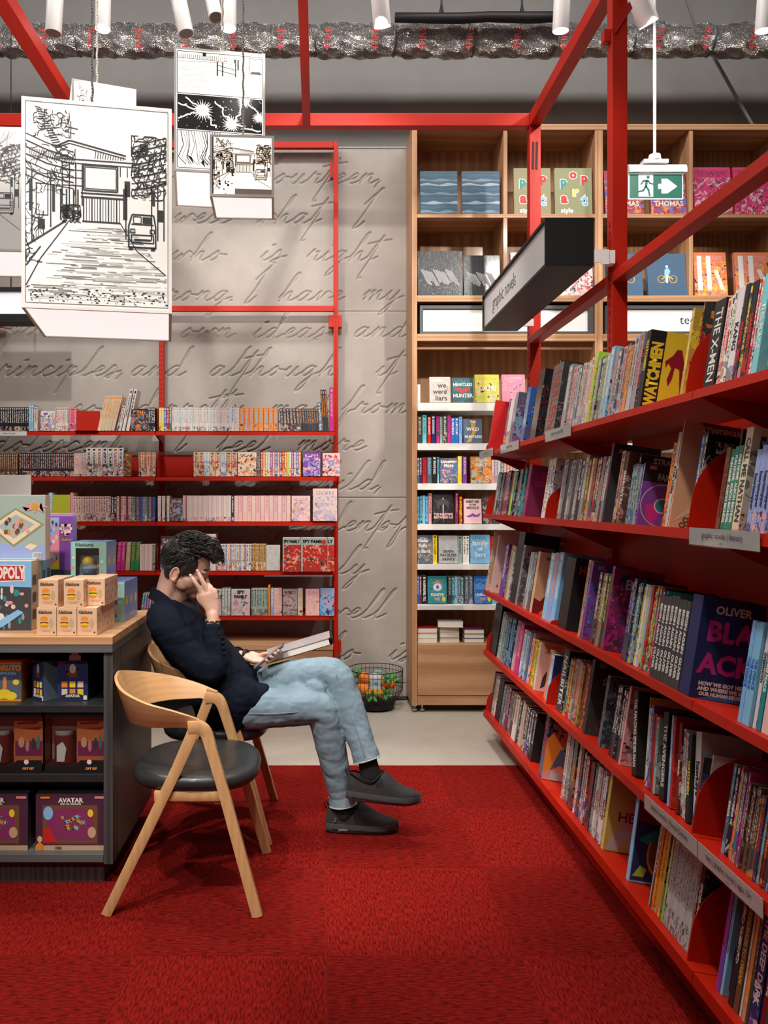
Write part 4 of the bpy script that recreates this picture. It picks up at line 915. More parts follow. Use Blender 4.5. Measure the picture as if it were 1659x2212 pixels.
for k, (a_, b_, hp) in enumerate(((902, 998, 97), (1001, 1078, 88))):
    o = kface('b', a_, b_, hp, (.035, .04, .045), 'lgrey', 'grey', 'face-out dark photo book with blurred white strokes, %s' % ['the larger one', 'the smaller one'][k], art=0, name='art_book', film=True, back=.06, Yo=.04+.01*k)
    t_, d_, h_ = o['dim']; q = random.Random(k+2)
    for j in range(16):
        y = .06+j*.045; L = q.uniform(.22, .33); yy = y*d_; z = (.58-(j % 6)*.012)*h_
        patch(o, [(yy, z), (yy+.008, z+.004), (yy+.34*L*d_+.03, z-L*h_), (yy+.34*L*d_+.016, z-L*h_-.003)], t_+.0005, flat('ink_blur', (.24, .24, .25)), 'stroke_print')
kface('b', 1103, 1150, 96, 'white', 'magenta', 'red', 'face-out white and pink book half behind the hanging sign', name='art_book')
kface('b', 1203, 1279, 60, 'lpink', 'red', 'white', 'face-out pink spattered book under the hanging sign', name='art_book')
for k, (a_, b_) in enumerate(((1305, 1388), (1403, 1480))):
    o = kface('a', a_, b_, 98, (.3, .05, .08), 'blue', 'orange', 'face-out red and blue marbled book, %s' % ['beside the thick red post', 'under the exit sign'][k], art=1, name='art_book', Yo=.05)
    cover_text(o, 'THOMAS', 'cream', .5, .24, .05, fit=.2, bold=.001)
for k, (a_, b_) in enumerate(((1497, 1578), (1584, 1664))):
    o = kface('a', a_, b_, 106, (.6, .04, .14), 'plum', 'lgrey', 'face-out deep pink book with small portraits, %s' % ['next to the oak divider', 'furthest from the divider'][k], art=1, name='art_book', Yo=.05)
    cover_text(o, 'FRIDA KAHLO', 'plum', .5, .90, .04, fit=.22, bold=.0008)
for k, (a_, b_) in enumerate(((1310, 1386), (1397, 1480))):
    o = kface('b', a_, b_, 93, (.055, .115, .19), 'lblue', 'gold', 'face-out blue book with a yellow bicycle, %s' % ['beside the thick red post', 'in full view'][k], art=0, name='art_book', Yo=.05)
    t_, d_, h_ = o['dim']; gm = flat('ink_bike', (.7, .42, .1))
    for cy in (.36, .66):
        bm = bmesh.new(); tube(bm, [(t_+.001, cy*d_+.026*math.cos(a2), .38*h_+.026*math.sin(a2)) for a2 in [2*math.pi*i/20 for i in range(20)]], .0028, 4, closed=True); obj('wheel_print', bm, gm, o)
    patch(o, [(.36*d_, .37*h_), (.37*d_, .40*h_), (.5*d_, .50*h_), (.66*d_, .40*h_), (.66*d_, .37*h_), (.5*d_, .46*h_)], t_+.0008, gm)
    patch(o, [(.44*d_, .47*h_), (.56*d_, .49*h_), (.60*d_, .58*h_), (.54*d_, .66*h_), (.45*d_, .62*h_)], t_+.0007, flat('ink_lblue', col('lblue'))); patch(o, circ(.51*d_, .69*h_, .009), t_+.0007, flat('ink_white', col('white'))); patch(o, [(.47*d_, .30*h_), (.52*d_, .30*h_), (.54*d_, .48*h_), (.48*d_, .48*h_)], t_+.0009, flat('ink_white', col('white')))
for k, (a_, b_) in enumerate(((1498, 1568), (1586, 1664))):
    o = kface('b', a_, b_, 96, (.75, .22, .10), 'rose', 'yellow', 'face-out orange patterned book with white slabs, %s' % ['next to the oak divider', 'furthest from the divider'][k], art=1, name='art_book', Yo=.05)
    t_, d_, h_ = o['dim']
    for (ya, yb) in ((.1, .24), (.38, .52)): patch(o, [(ya*d_, .12*h_), (yb*d_, .12*h_), (yb*d_, .92*h_), (ya*d_, .92*h_)], t_+.0006, flat('ink_white', col('white')), 'letter_slab')
    patch(o, [(.6*d_, .60*h_), (.72*d_, .60*h_), (.92*d_, .12*h_), (.80*d_, .12*h_)], t_+.0006, flat('ink_white', col('white')), 'letter_slab')
# stacks lying on the lower cabinet
zc = KZ(1391)+.0005
def flatbook(x0, x1, z, t, c1, lab, rz=0.0, d=.14, Y=KY+.04, art=.2):
    o = book(t, d, PX(x1, Y)-PX(x0, Y), c1, 'rose', 'lgrey', art, 0, 0, Matrix.Translation((PX(x0, Y), Y, z)) @ Matrix.Rotation(rz, 4, 'Z') @ Matrix(((0, 0, 1, 0), (0, 1, 0, 0), (-1, 0, 0, t), (0, 0, 0, 1))), lab, 'book', 'novels stacked flat on the oak drawer', name='novel')
    # spine to the rear, page edges to the room
    return o
for k, (x0, x1, n_, t_, cs) in enumerate(((901, 945, 3, .033, ['cream', 'cream', 'red']), (950, 993, 3, .036, ['cream', 'cream', 'white']), (1003, 1047, 3, .030, ['navy', 'navy', 'plum']))):
    z = zc
    for j in range(n_):
        bm = bmesh.new(); Y = KY+.045+R.uniform(-.005, .006); w_ = PX(x1, Y)-PX(x0, Y)-.004; dx = R.uniform(0, .004)
        box(bm, 0, w_, 0, .15, 0, .0015, 0); box(bm, 0, w_, 0, .15, t_-.0015, t_, 0); box(bm, 0, w_, .148, .15, .0015, t_-.0015, 0); box(bm, .002, w_-.002, .002, .147, .0015, t_-.0015, 1)
        o = obj('novel', bm, [M['print'], M['paper']]); o.location = (PX(x0, Y)+dx, Y, z); o.color = (*col(cs[j]), 1); o['c2'] = [*col('rose')]; o['c3'] = [*col('lgrey')]; o['prm'] = [0., 0., 0.]; o['dim'] = [.1, .1, .1]
        tag(o, '%s paperback lying flat, %s of the %s' % (['pale', 'white', 'dark-edged'][k], ['lowest', 'middle', 'topmost'][j], ['stack by the case side', 'centre stack', 'stack by the red shelf end'][k]), 'book', 'paperbacks stacked flat on the oak drawer top'); z += t_+.0004
        zs = z
    if k == 1: z1s = z
o = book(.036, .17, .135, 'white', 'purple', 'purple', .3, 0, 0, Matrix.Translation((PX(946, KY+.03), KY+.025, z1s+.0008)) @ Matrix.Rotation(-.10, 4, 'Z') @ Matrix(((0, 1, 0, 0), (0, 0, 1, 0), (1, 0, 0, 0), (0, 0, 0, 1))) @ Matrix.Identity(4), 'white and purple paperback lying askew on the centre stack', 'book', None, name='novel')
# ================================================================ comics on the red aisle shelves
RN = ['top', 'second', 'third', 'fourth', 'bottom']
cT, sT = math.cos(TILT), math.sin(TILT)
LASTY = {k: YF+.004 for k in range(5)}
def mR(li, Y, out=0.03, lean=0.0, dz=0.0, t=0.0):
    X_ = XL+out; z = shelf_at(li, X_)+.0006+dz
    A = Matrix(((0, cT, sT, X_), (-1, 0, 0, Y), (0, -sT, cT, z), (0, 0, 0, 1)))
    return A @ Matrix.Rotation(lean, 4, 'Y'), Y
def rb(li, px0, px1, hp, c1, c2='white', c3='red', desc='', art=1, txt=1, band=0.0, out=.03, lean=0.0, d=.17, film=False, n=1, spine=None, sc='white', hard=False, cat='comic book', name='comic_book', gap=.95, words=None, shapes=None, jig=.006, group=None):
    cols = c1 if isinstance(c1, list) else [c1]; res = []
    X_ = XL+.03; Ya = X_*FPX/(px0-VPX); Yb = X_*FPX/(px1-VPX)
    Ya = min(Ya, LASTY[li]); Yb = min(Yb, Ya-.006*n); LASTY[li] = Yb-.0008; t = (Ya-Yb)/n
    # books stand on the deck: heights measured at the spine's foot
    for i in range(n):
        Yi = Ya-i*t; px = VPX+X_*FPX/Yi; h = hp/cT*X_/(px0-VPX) if n == 1 else hp/cT*X_/((px0+px1)/2-VPX)
        h = h*(R.uniform(.95, 1.01) if n > 1 else 1); lab = ('%s, %s of %s, %s aisle shelf' % (desc, nth(i+1), card(n), RN[li])) if n > 1 else '%s, %s aisle shelf' % (desc, RN[li])
        A, Y = mR(li, Yi, out+R.uniform(0, jig)*(n > 1), lean, dz=(abs(math.sin(lean))*t*gap if lean > 0 else 0.0))
        pick = lambda c: c[i % len(c)] if isinstance(c, list) else c
        dd = min(d, (XP-.006-XL-out-jig*(n > 1)-sT*h*.0)/cT)
        dd = min(dd, (XP-.004-(XL+out+jig*(n > 1))-sT*h)/cT) if Yi-t < YF-BAY+.035 and Yi > YF-BAY-.035 or Yi > YF-.04 else dd
        o = book(max(t*gap, .0025), max(dd, .08), h, cols[i % len(cols)], pick(c2), pick(c3), art, txt, band, A, lab, cat, group or ('%s, row on the %s aisle shelf' % (desc, RN[li]) if n > 1 else None), film=film, name=name, parts=True, hard=hard)
        if spine:
            sp = spine if isinstance(spine, list) else [spine]; spine_text(o, sp[i % len(sp)], sc[i % len(sc)] if isinstance(sc, list) else sc)
        res.append(o)
    o = res[-1]; t_, d_, h_ = o['dim']
    for k, (pts, c) in enumerate(shapes or []): patch(o, [(p[0]*d_, p[1]*h_) for p in pts], t_+.0003+.00012*k, flat('ink_'+c, col(c)))
    for w_ in words or []: cover_text(o, *w_)
    return res
MIX = ['char', 'grey', 'red', 'slate', 'black', 'white', 'blue', 'char', 'gold', 'lgrey', 'plum', 'black', 'orange', 'teal']
# --- top aisle shelf
rb(0, 1046, 1050, 75, 'navy', 'slate', 'rose', 'dark starry comic at the very end', art=.8, out=.02)
rb(0, 1053, 1058, 112, 'red', 'red', 'red', 'bright red comic with a round white badge', art=0, txt=0, out=.02, d=.165, words=[('A', 'lblue', .72, .78, .05)], shapes=[(burst(.8, .5, .11, .16, 12), 'white'), (circ(.8, .5, .08, 18, 1.3), 'peach')])
rb(0, 1084, 1087, 108, 'purple', 'gold', 'yellow', 'thin purple and yellow comic', band=.3)
rb(0, 1088, 1096, 106, 'white', 'red', 'red', 'white comic with a black and red foot', art=.3, txt=0, band=.34)
rb(0, 1097, 1103, 118, 'slate', 'magenta', 'lblue', 'magenta and blue film wrapped comic', film=True, hard=True)
rb(0, 1122, 1129, 122, 'blue', 'brown', 'blue', 'blue film wrapped comic with a brown foot', film=True, hard=True, band=.2, words=[('CITIES', 'lpink', .5, .9, .03)])
rb(0, 1143, 1155, 152, 'black', 'char', 'dred', 'large black film wrapped hardback', film=True, hard=True, art=.7, txt=0, d=.19)
rb(0, 1169, 1172, 170, 'black', 'red', 'char', 'taller black comic with a red title behind the lettered one', film=True, d=.19, out=.06)
rb(0, 1173, 1195, 154, 'char', 'char', 'rose', 'charcoal film wrapped hardback with a big red spine title', film=True, hard=True, txt=0, spine='HARLEEN', sc='red', art=.4)
rb(0, 1208, 1216, 146, 'grey', 'white', 'orange', 'grey film wrapped comic with a pale cover', film=True)
rb(0, 1220, 1262, 146, ['rose', 'lgrey', 'slate', 'lgrey', 'tan', 'grey', 'lpink'], ['red', 'char', 'white'], ['blue', 'orange'], 'film wrapped comic in the crowded stretch', n=7, film=True, band=.2)
rb(0, 1263, 1270, 158, 'lime', 'char', 'yellow', 'yellow-lettered film wrapped comic', film=True, spine='GREEN LANTERN', sc='yellow', txt=0)
rb(0, 1271, 1296, 148, ['grey', 'black', 'slate', 'sage'], ['lime', 'white'], ['blue', 'lime'], 'grey-green film wrapped comic', n=4, film=True, band=.2)
rb(0, 1297, 1305, 160, 'lblue', 'white', 'char', 'bright blue comic beside the thick red post', film=True)
rb(0, 1306, 1338, 158, ['grey', 'slate', 'lgrey', 'char'], ['orange', 'white', 'red'], ['blue', 'lblue'], 'grey film wrapped comic near the thick post', n=4, film=True, band=.25)
rb(0, 1339, 1346, 152, 'orange', 'green', 'yellow', 'orange and green comic', film=True)
rb(0, 1347, 1366, 176, ['lgrey', 'grey'], ['char', 'red'], 'char', 'thick silver hardback before the yellow book', n=2, film=True, txt=1, hard=True)
o = rb(0, 1372, 1381, 174, 'black', 'yellow', 'yellow', 'bright yellow book with a black title band and dark red splash', art=0, txt=0, d=.185, words=[('WATCHMEN', 'yellow', .15, .47, .048, .205, True, .003)],
   shapes=[([(.27, .0), (1, 0), (1, 1), (.27, 1)], 'yellow')])[0]
t_, d_, h_ = o['dim']
cover_text(o, 'DC', 'yellow', .14, .05, .016)
bl = flat('ink_blood', (.28, .015, .03), .2, .5)
patch(o, [((p[0]-.13)*d_, p[1]*h_) for p in [(.56, .72), (.62, .80), (.70, .80), (.78, .62), (.88, .55), (.88, .48), (.80, .52), (.76, .55), (.84, .10), (.90, 0), (.82, 0), (.70, .56), (.62, .58), (.60, .44), (.55, .34), (.51, .42), (.56, .56), (.50, .62), (.46, .56), (.44, .64), (.5, .68)]], t_+.0007, bl, 'splash_print')
patch(o, [((p[0]-.13)*d_, p[1]*h_) for p in [(.66, .07), (.72, .05), (.82, .12), (.92, .30), (.92, .34), (.80, .28), (.70, .18)]], t_+.0006, flat('ink_black', col('black')))
patch(o, [(0, .0), (t_*.0, 0), (0, h_)], t_, M['black']) if False else None
spine_text(o, 'WATCHMEN', 'yellow', a=.12, b=.50, bold=.0008)
rb(0, 1466, 1472, 196, 'gold', 'yellow', 'orange', 'golden orange film wrapped comic with flames', film=True, d=.15, hard=True)
rb(0, 1473, 1476, 210, 'char', 'orange', 'red', 'thin dark comic with a fiery cover', film=True, d=.17, out=.05)
rb(0, 1516, 1540, 196, 'black', 'white', 'red', 'thick black volume with a white label band', art=.1, txt=0, d=.16, spine='THE X-MEN', sc='white')
rb(0, 1541, 1556, 206, ['lpink', 'white'], ['red', 'black'], ['blue', 'red'], 'white comic with a coloured foot', n=2, band=.3, spine=['', 'MARVEL'], sc='red')
rb(0, 1557, 1563, 210, 'white', 'char', 'lime', 'slim white comic with green and blue foot', band=.35)
rb(0, 1564, 1578, 212, 'white', 'black', 'blue', 'white comic lettered in black near the camera', band=.2, spine='KANG', sc='black', txt=0)
rb(0, 1579, 1588, 216, 'black', 'red', 'red', 'black comic with red title and red foot', band=.35, spine='MARVEL', sc='red', txt=0)
rb(0, 1589, 1596, 216, 'char', 'yellow', 'pink', 'black and yellow comic', band=.35)
rb(0, 1597, 1607, 218, 'black', 'red', 'red', 'second black comic with a red foot', band=.35, spine='DAREDEVIL', sc='red', txt=0)
rb(0, 1608, 1613, 218, 'red', 'white', 'red', 'slim red comic', band=.2)
rb(0, 1614, 1618, 222, 'white', 'red', 'plum', 'slim white comic before the teal book', band=.5)
rb(0, 1619, 1632, 228, 'aqua', 'teal', 'sage', 'thick teal book lettered in white', art=.15, txt=0, spine='THIS PLACE', sc='white', hard=True)
rb(0, 1652, 1672, 196, ['navy', 'blue', 'char'], ['white', 'orange'], 'red', 'blue comic at the frame edge', n=3, band=.3)
# --- second aisle shelf
rb(1, 1059, 1120, 98, ['teal', 'white', 'char', 'slate', 'char', 'red', 'plum', 'black', 'lime', 'black', 'grey', 'slate', 'teal'], ['aqua', 'red', 'lgrey'], ['orange', 'blue', 'white'], 'slim dark comic at the far end', n=13, band=.1, jig=.012)
rb(1, 1127, 1133, 112, 'plum', 'magenta', 'plum', 'plum coloured comic with a pink title', art=0, txt=1, d=.17, words=[('SEX', 'magenta', .5, .80, .04, .1), ('CRIMINALS', 'magenta', .55, .64, .034, .13)])
rb(1, 1168, 1183, 132, 'white', ['gold', 'blue'], 'white', 'white comic with coloured lettering', n=2, spine=['UMBRELLA', 'ACADEMY'], sc=['gold', 'blue'], txt=0, jig=0)
rb(1, 1199, 1236, 132, ['lgrey', 'grey', 'char'], 'char', 'brown', 'slim grey-black comic of one series', n=7, band=.1)
rb(1, 1237, 1251, 140, ['black', 'grey'], 'white', 'pink', 'tall black and grey comic', n=2)
rb(1, 1252, 1286, 142, ['brown', 'gold', 'slate', 'red', 'char', 'grey'], ['yellow', 'white', 'red'], ['blue', 'lblue', 'orange'], 'slim comic in the mixed row', n=6, band=.15)
rb(1, 1287, 1296, 144, ['char', 'grey'], 'white', 'char', 'slim charcoal comic', n=2)
rb(1, 1297, 1301, 172, 'char', 'black', 'black', 'large black comic with a red scrawl', art=0, txt=0, d=.17, hard=True, spine='JOKER', sc='red', words=[('DC', 'white', .2, .9, .018)], shapes=[([(.2, .42), (.3, .52), (.44, .46), (.36, .42), (.46, .36), (.3, .38), (.22, .34)], 'red'), ([(.1, .3), (.35, .34), (.6, .2), (.5, .31), (.62, .5), (.45, .36)], 'grey')])
rb(1, 1321, 1327, 164, 'tan', 'brown', 'char', 'brown and red book', band=.5, c3='rose', d=.16) if False else rb(1, 1321, 1335, 160, ['tan', 'brown'], 'char', 'rose', 'brown and dusty red comic', n=2, band=.6, spine=['', 'IMMORTAL'], sc='white')
rb(1, 1343, 1347, 152, 'black', 'lpink', 'char', 'wide dark comic with a pale title', out=.055, art=.2, d=.16, words=[('STRANGE', 'lpink', .6, .93, .026, .11), ('ADVENTURES', 'lpink', .6, .86, .018, .11)])
rb(1, 1349, 1370, 134, 'slate', ['aqua', 'sage'], ['blue', 'aqua'], 'black and aqua comic of one series', n=4, band=.95, jig=0, spine='FAR SECTOR', sc='sage', txt=0)
rb(1, 1371, 1374, 134, 'purple', 'sage', 'magenta', 'comic with a violet record-like circle on its cover', art=0, d=.17, words=[('DC', 'pink', .16, .94, .014), ('FAR SECTOR', 'sage', .62, .80, .030, .12)],
   shapes=[([(0, .72), (1, .72), (1, 1), (0, 1)], 'black'), (circ(.42, .36, .34, 28, 1.2), 'lgrey'), (circ(.42, .36, .325, 28, 1.2), 'purple'), ([(.1, .36), (.42, .36), (.3, .05), (.15, .15)], 'magenta'), (circ(.42, .36, .12, 20, 1.25), 'lpink'), (circ(.42, .36, .10, 20, 1.25), 'teal')])
rb(1, 1428, 1434, 182, ['orange'], 'char', 'red', 'orange and black comic', band=.4)
rb(1, 1435, 1441, 205, 'lgrey', 'char', 'orange', 'pale grey comic lettered in black', spine='STAR WARS', sc='black', txt=0)
rb(1, 1442, 1444, 232, 'peach', 'white', 'orange', 'tall orange comic with thin white letters', art=0, d=.165, txt=0, words=[('CATWOMAN', 'lpink', .62, .93, .028, .14), ('LO', 'lpink', .45, .81, .044), ('O', 'lpink', .42, .68, .048), ('CLIFF', 'brown', .36, .09, .020), ('CHIANG', 'brown', .40, .04, .020)], shapes=[([(.3, 1), (1, 1), (1, .5), (.75, .62)], 'dred'), ([(0, .04), (.7, .3), (.5, .32)], 'cream')], hard=True, spine='CATWOMAN', sc='black')
rb(1, 1482, 1497, 208, ['blue', 'char', 'black'], ['white', 'lime'], ['char', 'green'], 'dark comic wedged before the curved divider', n=3, band=.1)
rb(1, 1538, 1542, 224, 'black', 'dred', 'dred', 'wide dark comic titled in grey behind the divider', art=.4, out=.065, d=.15, words=[('DARK', 'lgrey', .5, .92, .03, .12)])
rb(1, 1543, 1552, 180, 'brown', 'dred', 'char', 'dark brown comic after the curved divider', spine='THE GOOD ASIAN', sc='dred', txt=0)
rb(1, 1554, 1578, 186, ['green', 'teal', 'green'], 'white', 'white', 'dark green book of one series', n=3, jig=0, txt=0, spine='FUN HOME  ALISON BECHDEL', sc='white', cat='comic book')
rb(1, 1579, 1594, 226, 'cream', 'char', 'tan', 'thick cream book lettered in black', txt=0, spine='CALL ME NATHAN', sc='char', hard=True)
rb(1, 1604, 1607, 200, 'blue', 'navy', 'blue', 'deep blue comic before the floral row', art=.4, out=.05)
rb(1, 1609, 1672, 196, 'peri', ['navy', 'pink'], ['pink', 'peach'], 'pale blue floral book of one series', n=6, band=.25, jig=0, spine='heartstopper', sc='navy', txt=0)
# --- third aisle shelf
rb(2, 1043, 1046, 126, 'lpink', 'tan', 'cream', 'beige comic with faceted shapes at the very end', art=.5, out=.01, d=.15, shapes=[([(0, .6), (.5, .9), (.4, .5)], 'lgrey'), ([(.1, .1), (.6, .3), (.4, .6), (0, .45)], 'tan'), ([(.5, .2), (1, .5), (.9, .1)], 'white')])
rb(2, 1062, 1064, 122, 'lpink', 'white', 'dred', 'pale pink comic with a black brush title', art=0, txt=0, out=.02, d=.15, words=[('Two', 'black', .55, .82, .045)], shapes=[([(.15, .35), (.6, .6), (1, .55), (1, .48), (.3, .42)], 'dred'), (circ(.2, .12, .03), 'red')])
rb(2, 1077, 1083, 112, 'purple', 'white', 'lblue', 'violet comic lettered in white', art=.5)
rb(2, 1087, 1097, 116, ['orange', 'white'], 'char', 'char', 'narrow orange or white lettered comic', n=2, film=True)
rb(2, 1098, 1110, 150, 'black', 'black', 'black', 'very tall black hardback', art=0, txt=0, hard=True, d=.185, out=.035)
rb(2, 1112, 1116, 128, 'grey', 'char', 'black', 'grey war comic with a small orange glow', art=1, d=.15, film=True, shapes=[(circ(.3, .35, .05), 'orange'), (circ(.3, .35, .025), 'yellow')])
rb(2, 1127, 1142, 128, ['grey', 'lgrey', 'slate', 'char'], ['white', 'lblue'], 'char', 'clear wrapped grey comic', n=4, film=True)
rb(2, 1143, 1148, 130, 'peach', 'peach', 'peach', 'peach comic with dark red leaves', art=0, txt=0, d=.16, film=True, words=[('GO', 'char', .3, .9, .02)], shapes=[([(.3, .62), (.8, .8), (.95, .78), (.5, .6)], 'black'), ([(0, 0), (1, 0), (1, .3), (.8, .42), (.6, .3), (.4, .36), (.2, .2), (0, .25)], 'dred'), ([(.2, 0), (.9, 0), (.7, .2), (.4, .12)], 'orange')])
rb(2, 1170, 1196, 152, ['lblue', 'peri', 'lblue'], ['white', 'orange'], 'blue', 'light blue hardback', n=3, hard=True, art=0, d=.18, jig=0)
rb(2, 1203, 1222, 150, 'black', 'red', 'black', 'black hardback with a red title', art=0, txt=0, hard=True, d=.18, words=[('HELLBOY', 'red', .55, .84, .045, .16)])
rb(2, 1247, 1252, 166, 'tan', 'brown', 'char', 'brown film wrapped comic', film=True, d=.16)
rb(2, 1253, 1257, 166, 'purple', 'blue', 'plum', 'violet and blue film wrapped comic', film=True, d=.17, words=[('DC', 'lpink', .2, .93, .018)])
rb(2, 1272, 1296, 158, ['char', 'plum', 'olive', 'black'], ['white', 'lime'], ['yellow', 'rose'], 'dark film wrapped comic', n=4, film=True)
rb(2, 1297, 1302, 178, 'plum', 'navy', 'magenta', 'large purple and navy film wrapped comic', film=True, d=.18, words=[('Bo', 'lgrey', .4, .8, .05)])
rb(2, 1338, 1350, 176, ['navy', 'char'], 'peri', 'blue', 'dark blue comic', n=2, film=True)
rb(2, 1351, 1414, 182, ['slate', 'lblue', 'black', 'yellow', 'white', 'lgrey', 'sage', 'red', 'red', 'green', 'red', 'black', 'black', 'teal'], ['white', 'yellow', 'lblue', 'green'], ['lime', 'orange', 'blue'], 'comic in the bright mixed row', n=14, band=.3)
rb(2, 1415, 1478, 192, 'char', 'char', 'char', 'black book of one series lettered in white and blue', n=8, txt=0, art=0, jig=.0, out=.012, spine=['BEGIN AGAIN  OLIVER'], sc='white', d=.17)
rb(2, 1480, 1502, 212, 'navy', 'navy', 'blue', 'thick navy book with big hand-painted pink letters', art=0, txt=0, d=.175, hard=True, out=.012, words=[('OLIVER', 'white', .50, .88, .030, .13), ('BLA', 'magenta', .5, .66, .075, .16, False, .003), ('ACK', 'magenta', .5, .34, .075, .16, False, .003), ('HOW WE GOT HERE', 'white', .5, .15, .014), ('AND WHERE WE GO', 'white', .5, .10, .014), ('OUR HUMAN STORY', 'white', .5, .05, .013)],
   shapes=[([(.1, 0), (1, 0), (1, .12), (.6, .07)], 'blue')])
rb(2, 1600, 1624, 228, 'lblue', ['navy', 'blue'], 'blue', 'pale and deep blue book of one series', n=3, band=.0, art=0, jig=.004, out=.02, spine='THE PRINCE', sc='blue', txt=0)
rb(2, 1625, 1632, 262, 'white', 'char', 'teal', 'tall white comic', spine='OVERWATCH', sc='char', txt=0)
rb(2, 1633, 1642, 260, 'teal', 'white', 'teal', 'tall teal comic lettered in white', spine='WAR and PEACE', sc='white', txt=0, art=.2)
rb(2, 1644, 1662, 300, 'lpink', 'red', 'orange', 'tall pale comic at the frame edge', d=.18)
# --- fourth aisle shelf
rb(3, 1056, 1070, 104, 'black', 'char', 'char', 'thick black comic with a small pale emblem', art=0, txt=0, band=0, hard=True)
rb(3, 1072, 1082, 100, ['lgrey', 'sage'], 'teal', 'aqua', 'pale sea-green comic', n=2, band=.5)
rb(3, 1083, 1100, 104, ['slate', 'black', 'teal', 'navy'], 'lblue', 'aqua', 'dark teal comic', n=4, band=.3)
rb(3, 1101, 1108, 106, ['lgrey', 'rose'], 'char', 'char', 'grey-rose comic', n=2)
rb(3, 1109, 1117, 108, 'magenta', 'rose', 'magenta', 'hot pink comic', art=0)
rb(3, 1118, 1138, 106, ['white', 'lblue', 'lgrey', 'slate', 'lpink'], ['char', 'blue'], 'blue', 'thin white or blue comic', n=5, band=.2)
rb(3, 1139, 1150, 100, ['orange', 'yellow', 'lime'], 'char', ['orange', 'yellow'], 'orange or yellow comic', n=3, band=.3)
rb(3, 1151, 1154, 102, 'lpink', 'orange', 'brown', 'cream comic with blocky yellow title and a dark figure', art=0, d=.12, words=[('SCOTT', 'gold', .5, .92, .026, .10), ('PILGRIM', 'gold', .5, .82, .02, .10)], shapes=[([(.2, .05), (.35, .1), (.5, .3), (.65, .08), (.75, .1), (.6, .4), (.62, .58), (.45, .6), (.4, .45), (.25, .3)], 'char'), (circ(.52, .64, .05), 'peach')])
rb(3, 1171, 1178, 104, ['orange', 'gold'], 'red', 'yellow', 'orange and red comic behind the blue one', n=2)
rb(3, 1179, 1186, 102, 'lblue', 'white', 'lblue', 'blue comic with a tan shape on its cover', art=0, d=.13, out=.025, shapes=[([(0, 0), (1, 0), (1, 1), (0, 1)], 'navy'), ([(.4, .6), (.7, .9), (1, .7), (.9, .45), (.6, .5)], 'tan'), ([(0, 0), (.8, 0), (.9, .2), (.5, .3), (.1, .22)], 'lgrey')])
rb(3, 1200, 1211, 132, 'char', 'white', 'char', 'tall charcoal comic after the curved divider', spine='NAILBITER', sc='white', txt=0)
rb(3, 1212, 1222, 126, ['teal', 'red'], 'yellow', 'dred', 'teal or red comic', n=2, band=.3, spine=['', 'HARROW'], sc='yellow')
rb(3, 1223, 1256, 136, ['lgrey', 'grey', 'rose', 'gold', 'char', 'dred'], ['char', 'red', 'orange'], ['green', 'char'], 'film wrapped comic in the mixed row', n=6, film=True, band=.3)
rb(3, 1257, 1262, 158, 'char', 'black', 'dred', 'large dark comic with white letters and a green and red picture', art=.2, d=.17, hard=True, words=[('DC', 'lgrey', .2, .93, .018), ('SANDMAN', 'lgrey', .65, .72, .034, .14)], shapes=[(circ(.6, .42, .13, 16), 'olive'), ([(.3, .02), (.8, .04), (.85, .28), (.6, .34), (.35, .2)], 'dred')])
rb(3, 1290, 1295, 152, 'slate', 'black', 'sage', 'dark marbled comic with pale foot', art=1, d=.15, film=True)
rb(3, 1312, 1334, 156, ['black', 'char'], 'white', 'plum', 'slim black comic', n=4)
rb(3, 1335, 1339, 168, 'rose', 'lpink', 'char', 'pink and black film wrapped comic', film=True, d=.13)
LM = -.30
rb(3, 1364, 1374, 176, 'black', 'black', 'black', 'black volume leaning far back with a white label band', lean=LM, art=0, txt=0, spine='THE AMAZING SPIDER-MAN', sc='white', d=.15, gap=.9)
rb(3, 1375, 1377, 176, 'yellow', 'green', 'black', 'comic with a yellow and black picture behind the black volume', art=0, out=.055, d=.15, lean=-.2, shapes=[([(0, .75), (.2, .7), (.08, .62), (.22, .55), (.06, .48), (.2, .4), (0, .35)], 'black'), ([(0, 0), (1, 0), (1, .4), (.6, .5), (.3, .35), (0, .4)], 'green')])
rb(3, 1390, 1400, 172, ['white', 'purple'], 'lblue', 'magenta', 'violet leaning comic', n=2, lean=-.2, band=.5)
rb(3, 1401, 1408, 170, ['char', 'red'], 'red', 'red', 'dark comic with a red foot', n=2, lean=-.2, band=.2)
rb(3, 1409, 1414, 160, 'sage', 'slate', 'char', 'grey-green comic with a sculpted cover', lean=-.2, d=.13)
rb(3, 1423, 1433, 182, 'black', 'black', 'black', 'second black volume with a white label band', lean=-.2, art=0, txt=0, spine='THE AVENGERS', sc='white', d=.15)
rb(3, 1440, 1444, 190, 'lblue', 'white', 'lblue', 'thin bright blue comic leaning', lean=-.2, art=0)
rb(3, 1445, 1449, 190, 'red', 'dred', 'orange', 'bright red comic with black line drawing', lean=-.2, art=.3, d=.15, shapes=[([(.2, .1), (.5, .5), (.9, .7), (.5, .53), (.18, .12)], 'black')])
rb(3, 1458, 1463, 188, 'dred', 'white', 'gold', 'dark red comic lettered in white', lean=-.21, spine='MARVEL', sc='white', txt=0)
rb(3, 1465, 1478, 186, ['white', 'lgrey', 'white'], ['black', 'red'], 'char', 'slim white comic leaning back', lean=-.22, n=3, band=.25)
rb(3, 1479, 1486, 182, 'black', 'yellow', 'white', 'black and white comic with yellow upright letters', lean=-.22, art=0, spine='WATCHMEN', sc='yellow', txt=0)
rb(3, 1488, 1500, 196, 'white', 'char', 'grey', 'thick white book with a small blue ring', lean=-.23, art=0, txt=0, spine='hawkeye', sc='black', d=.17, out=.04)
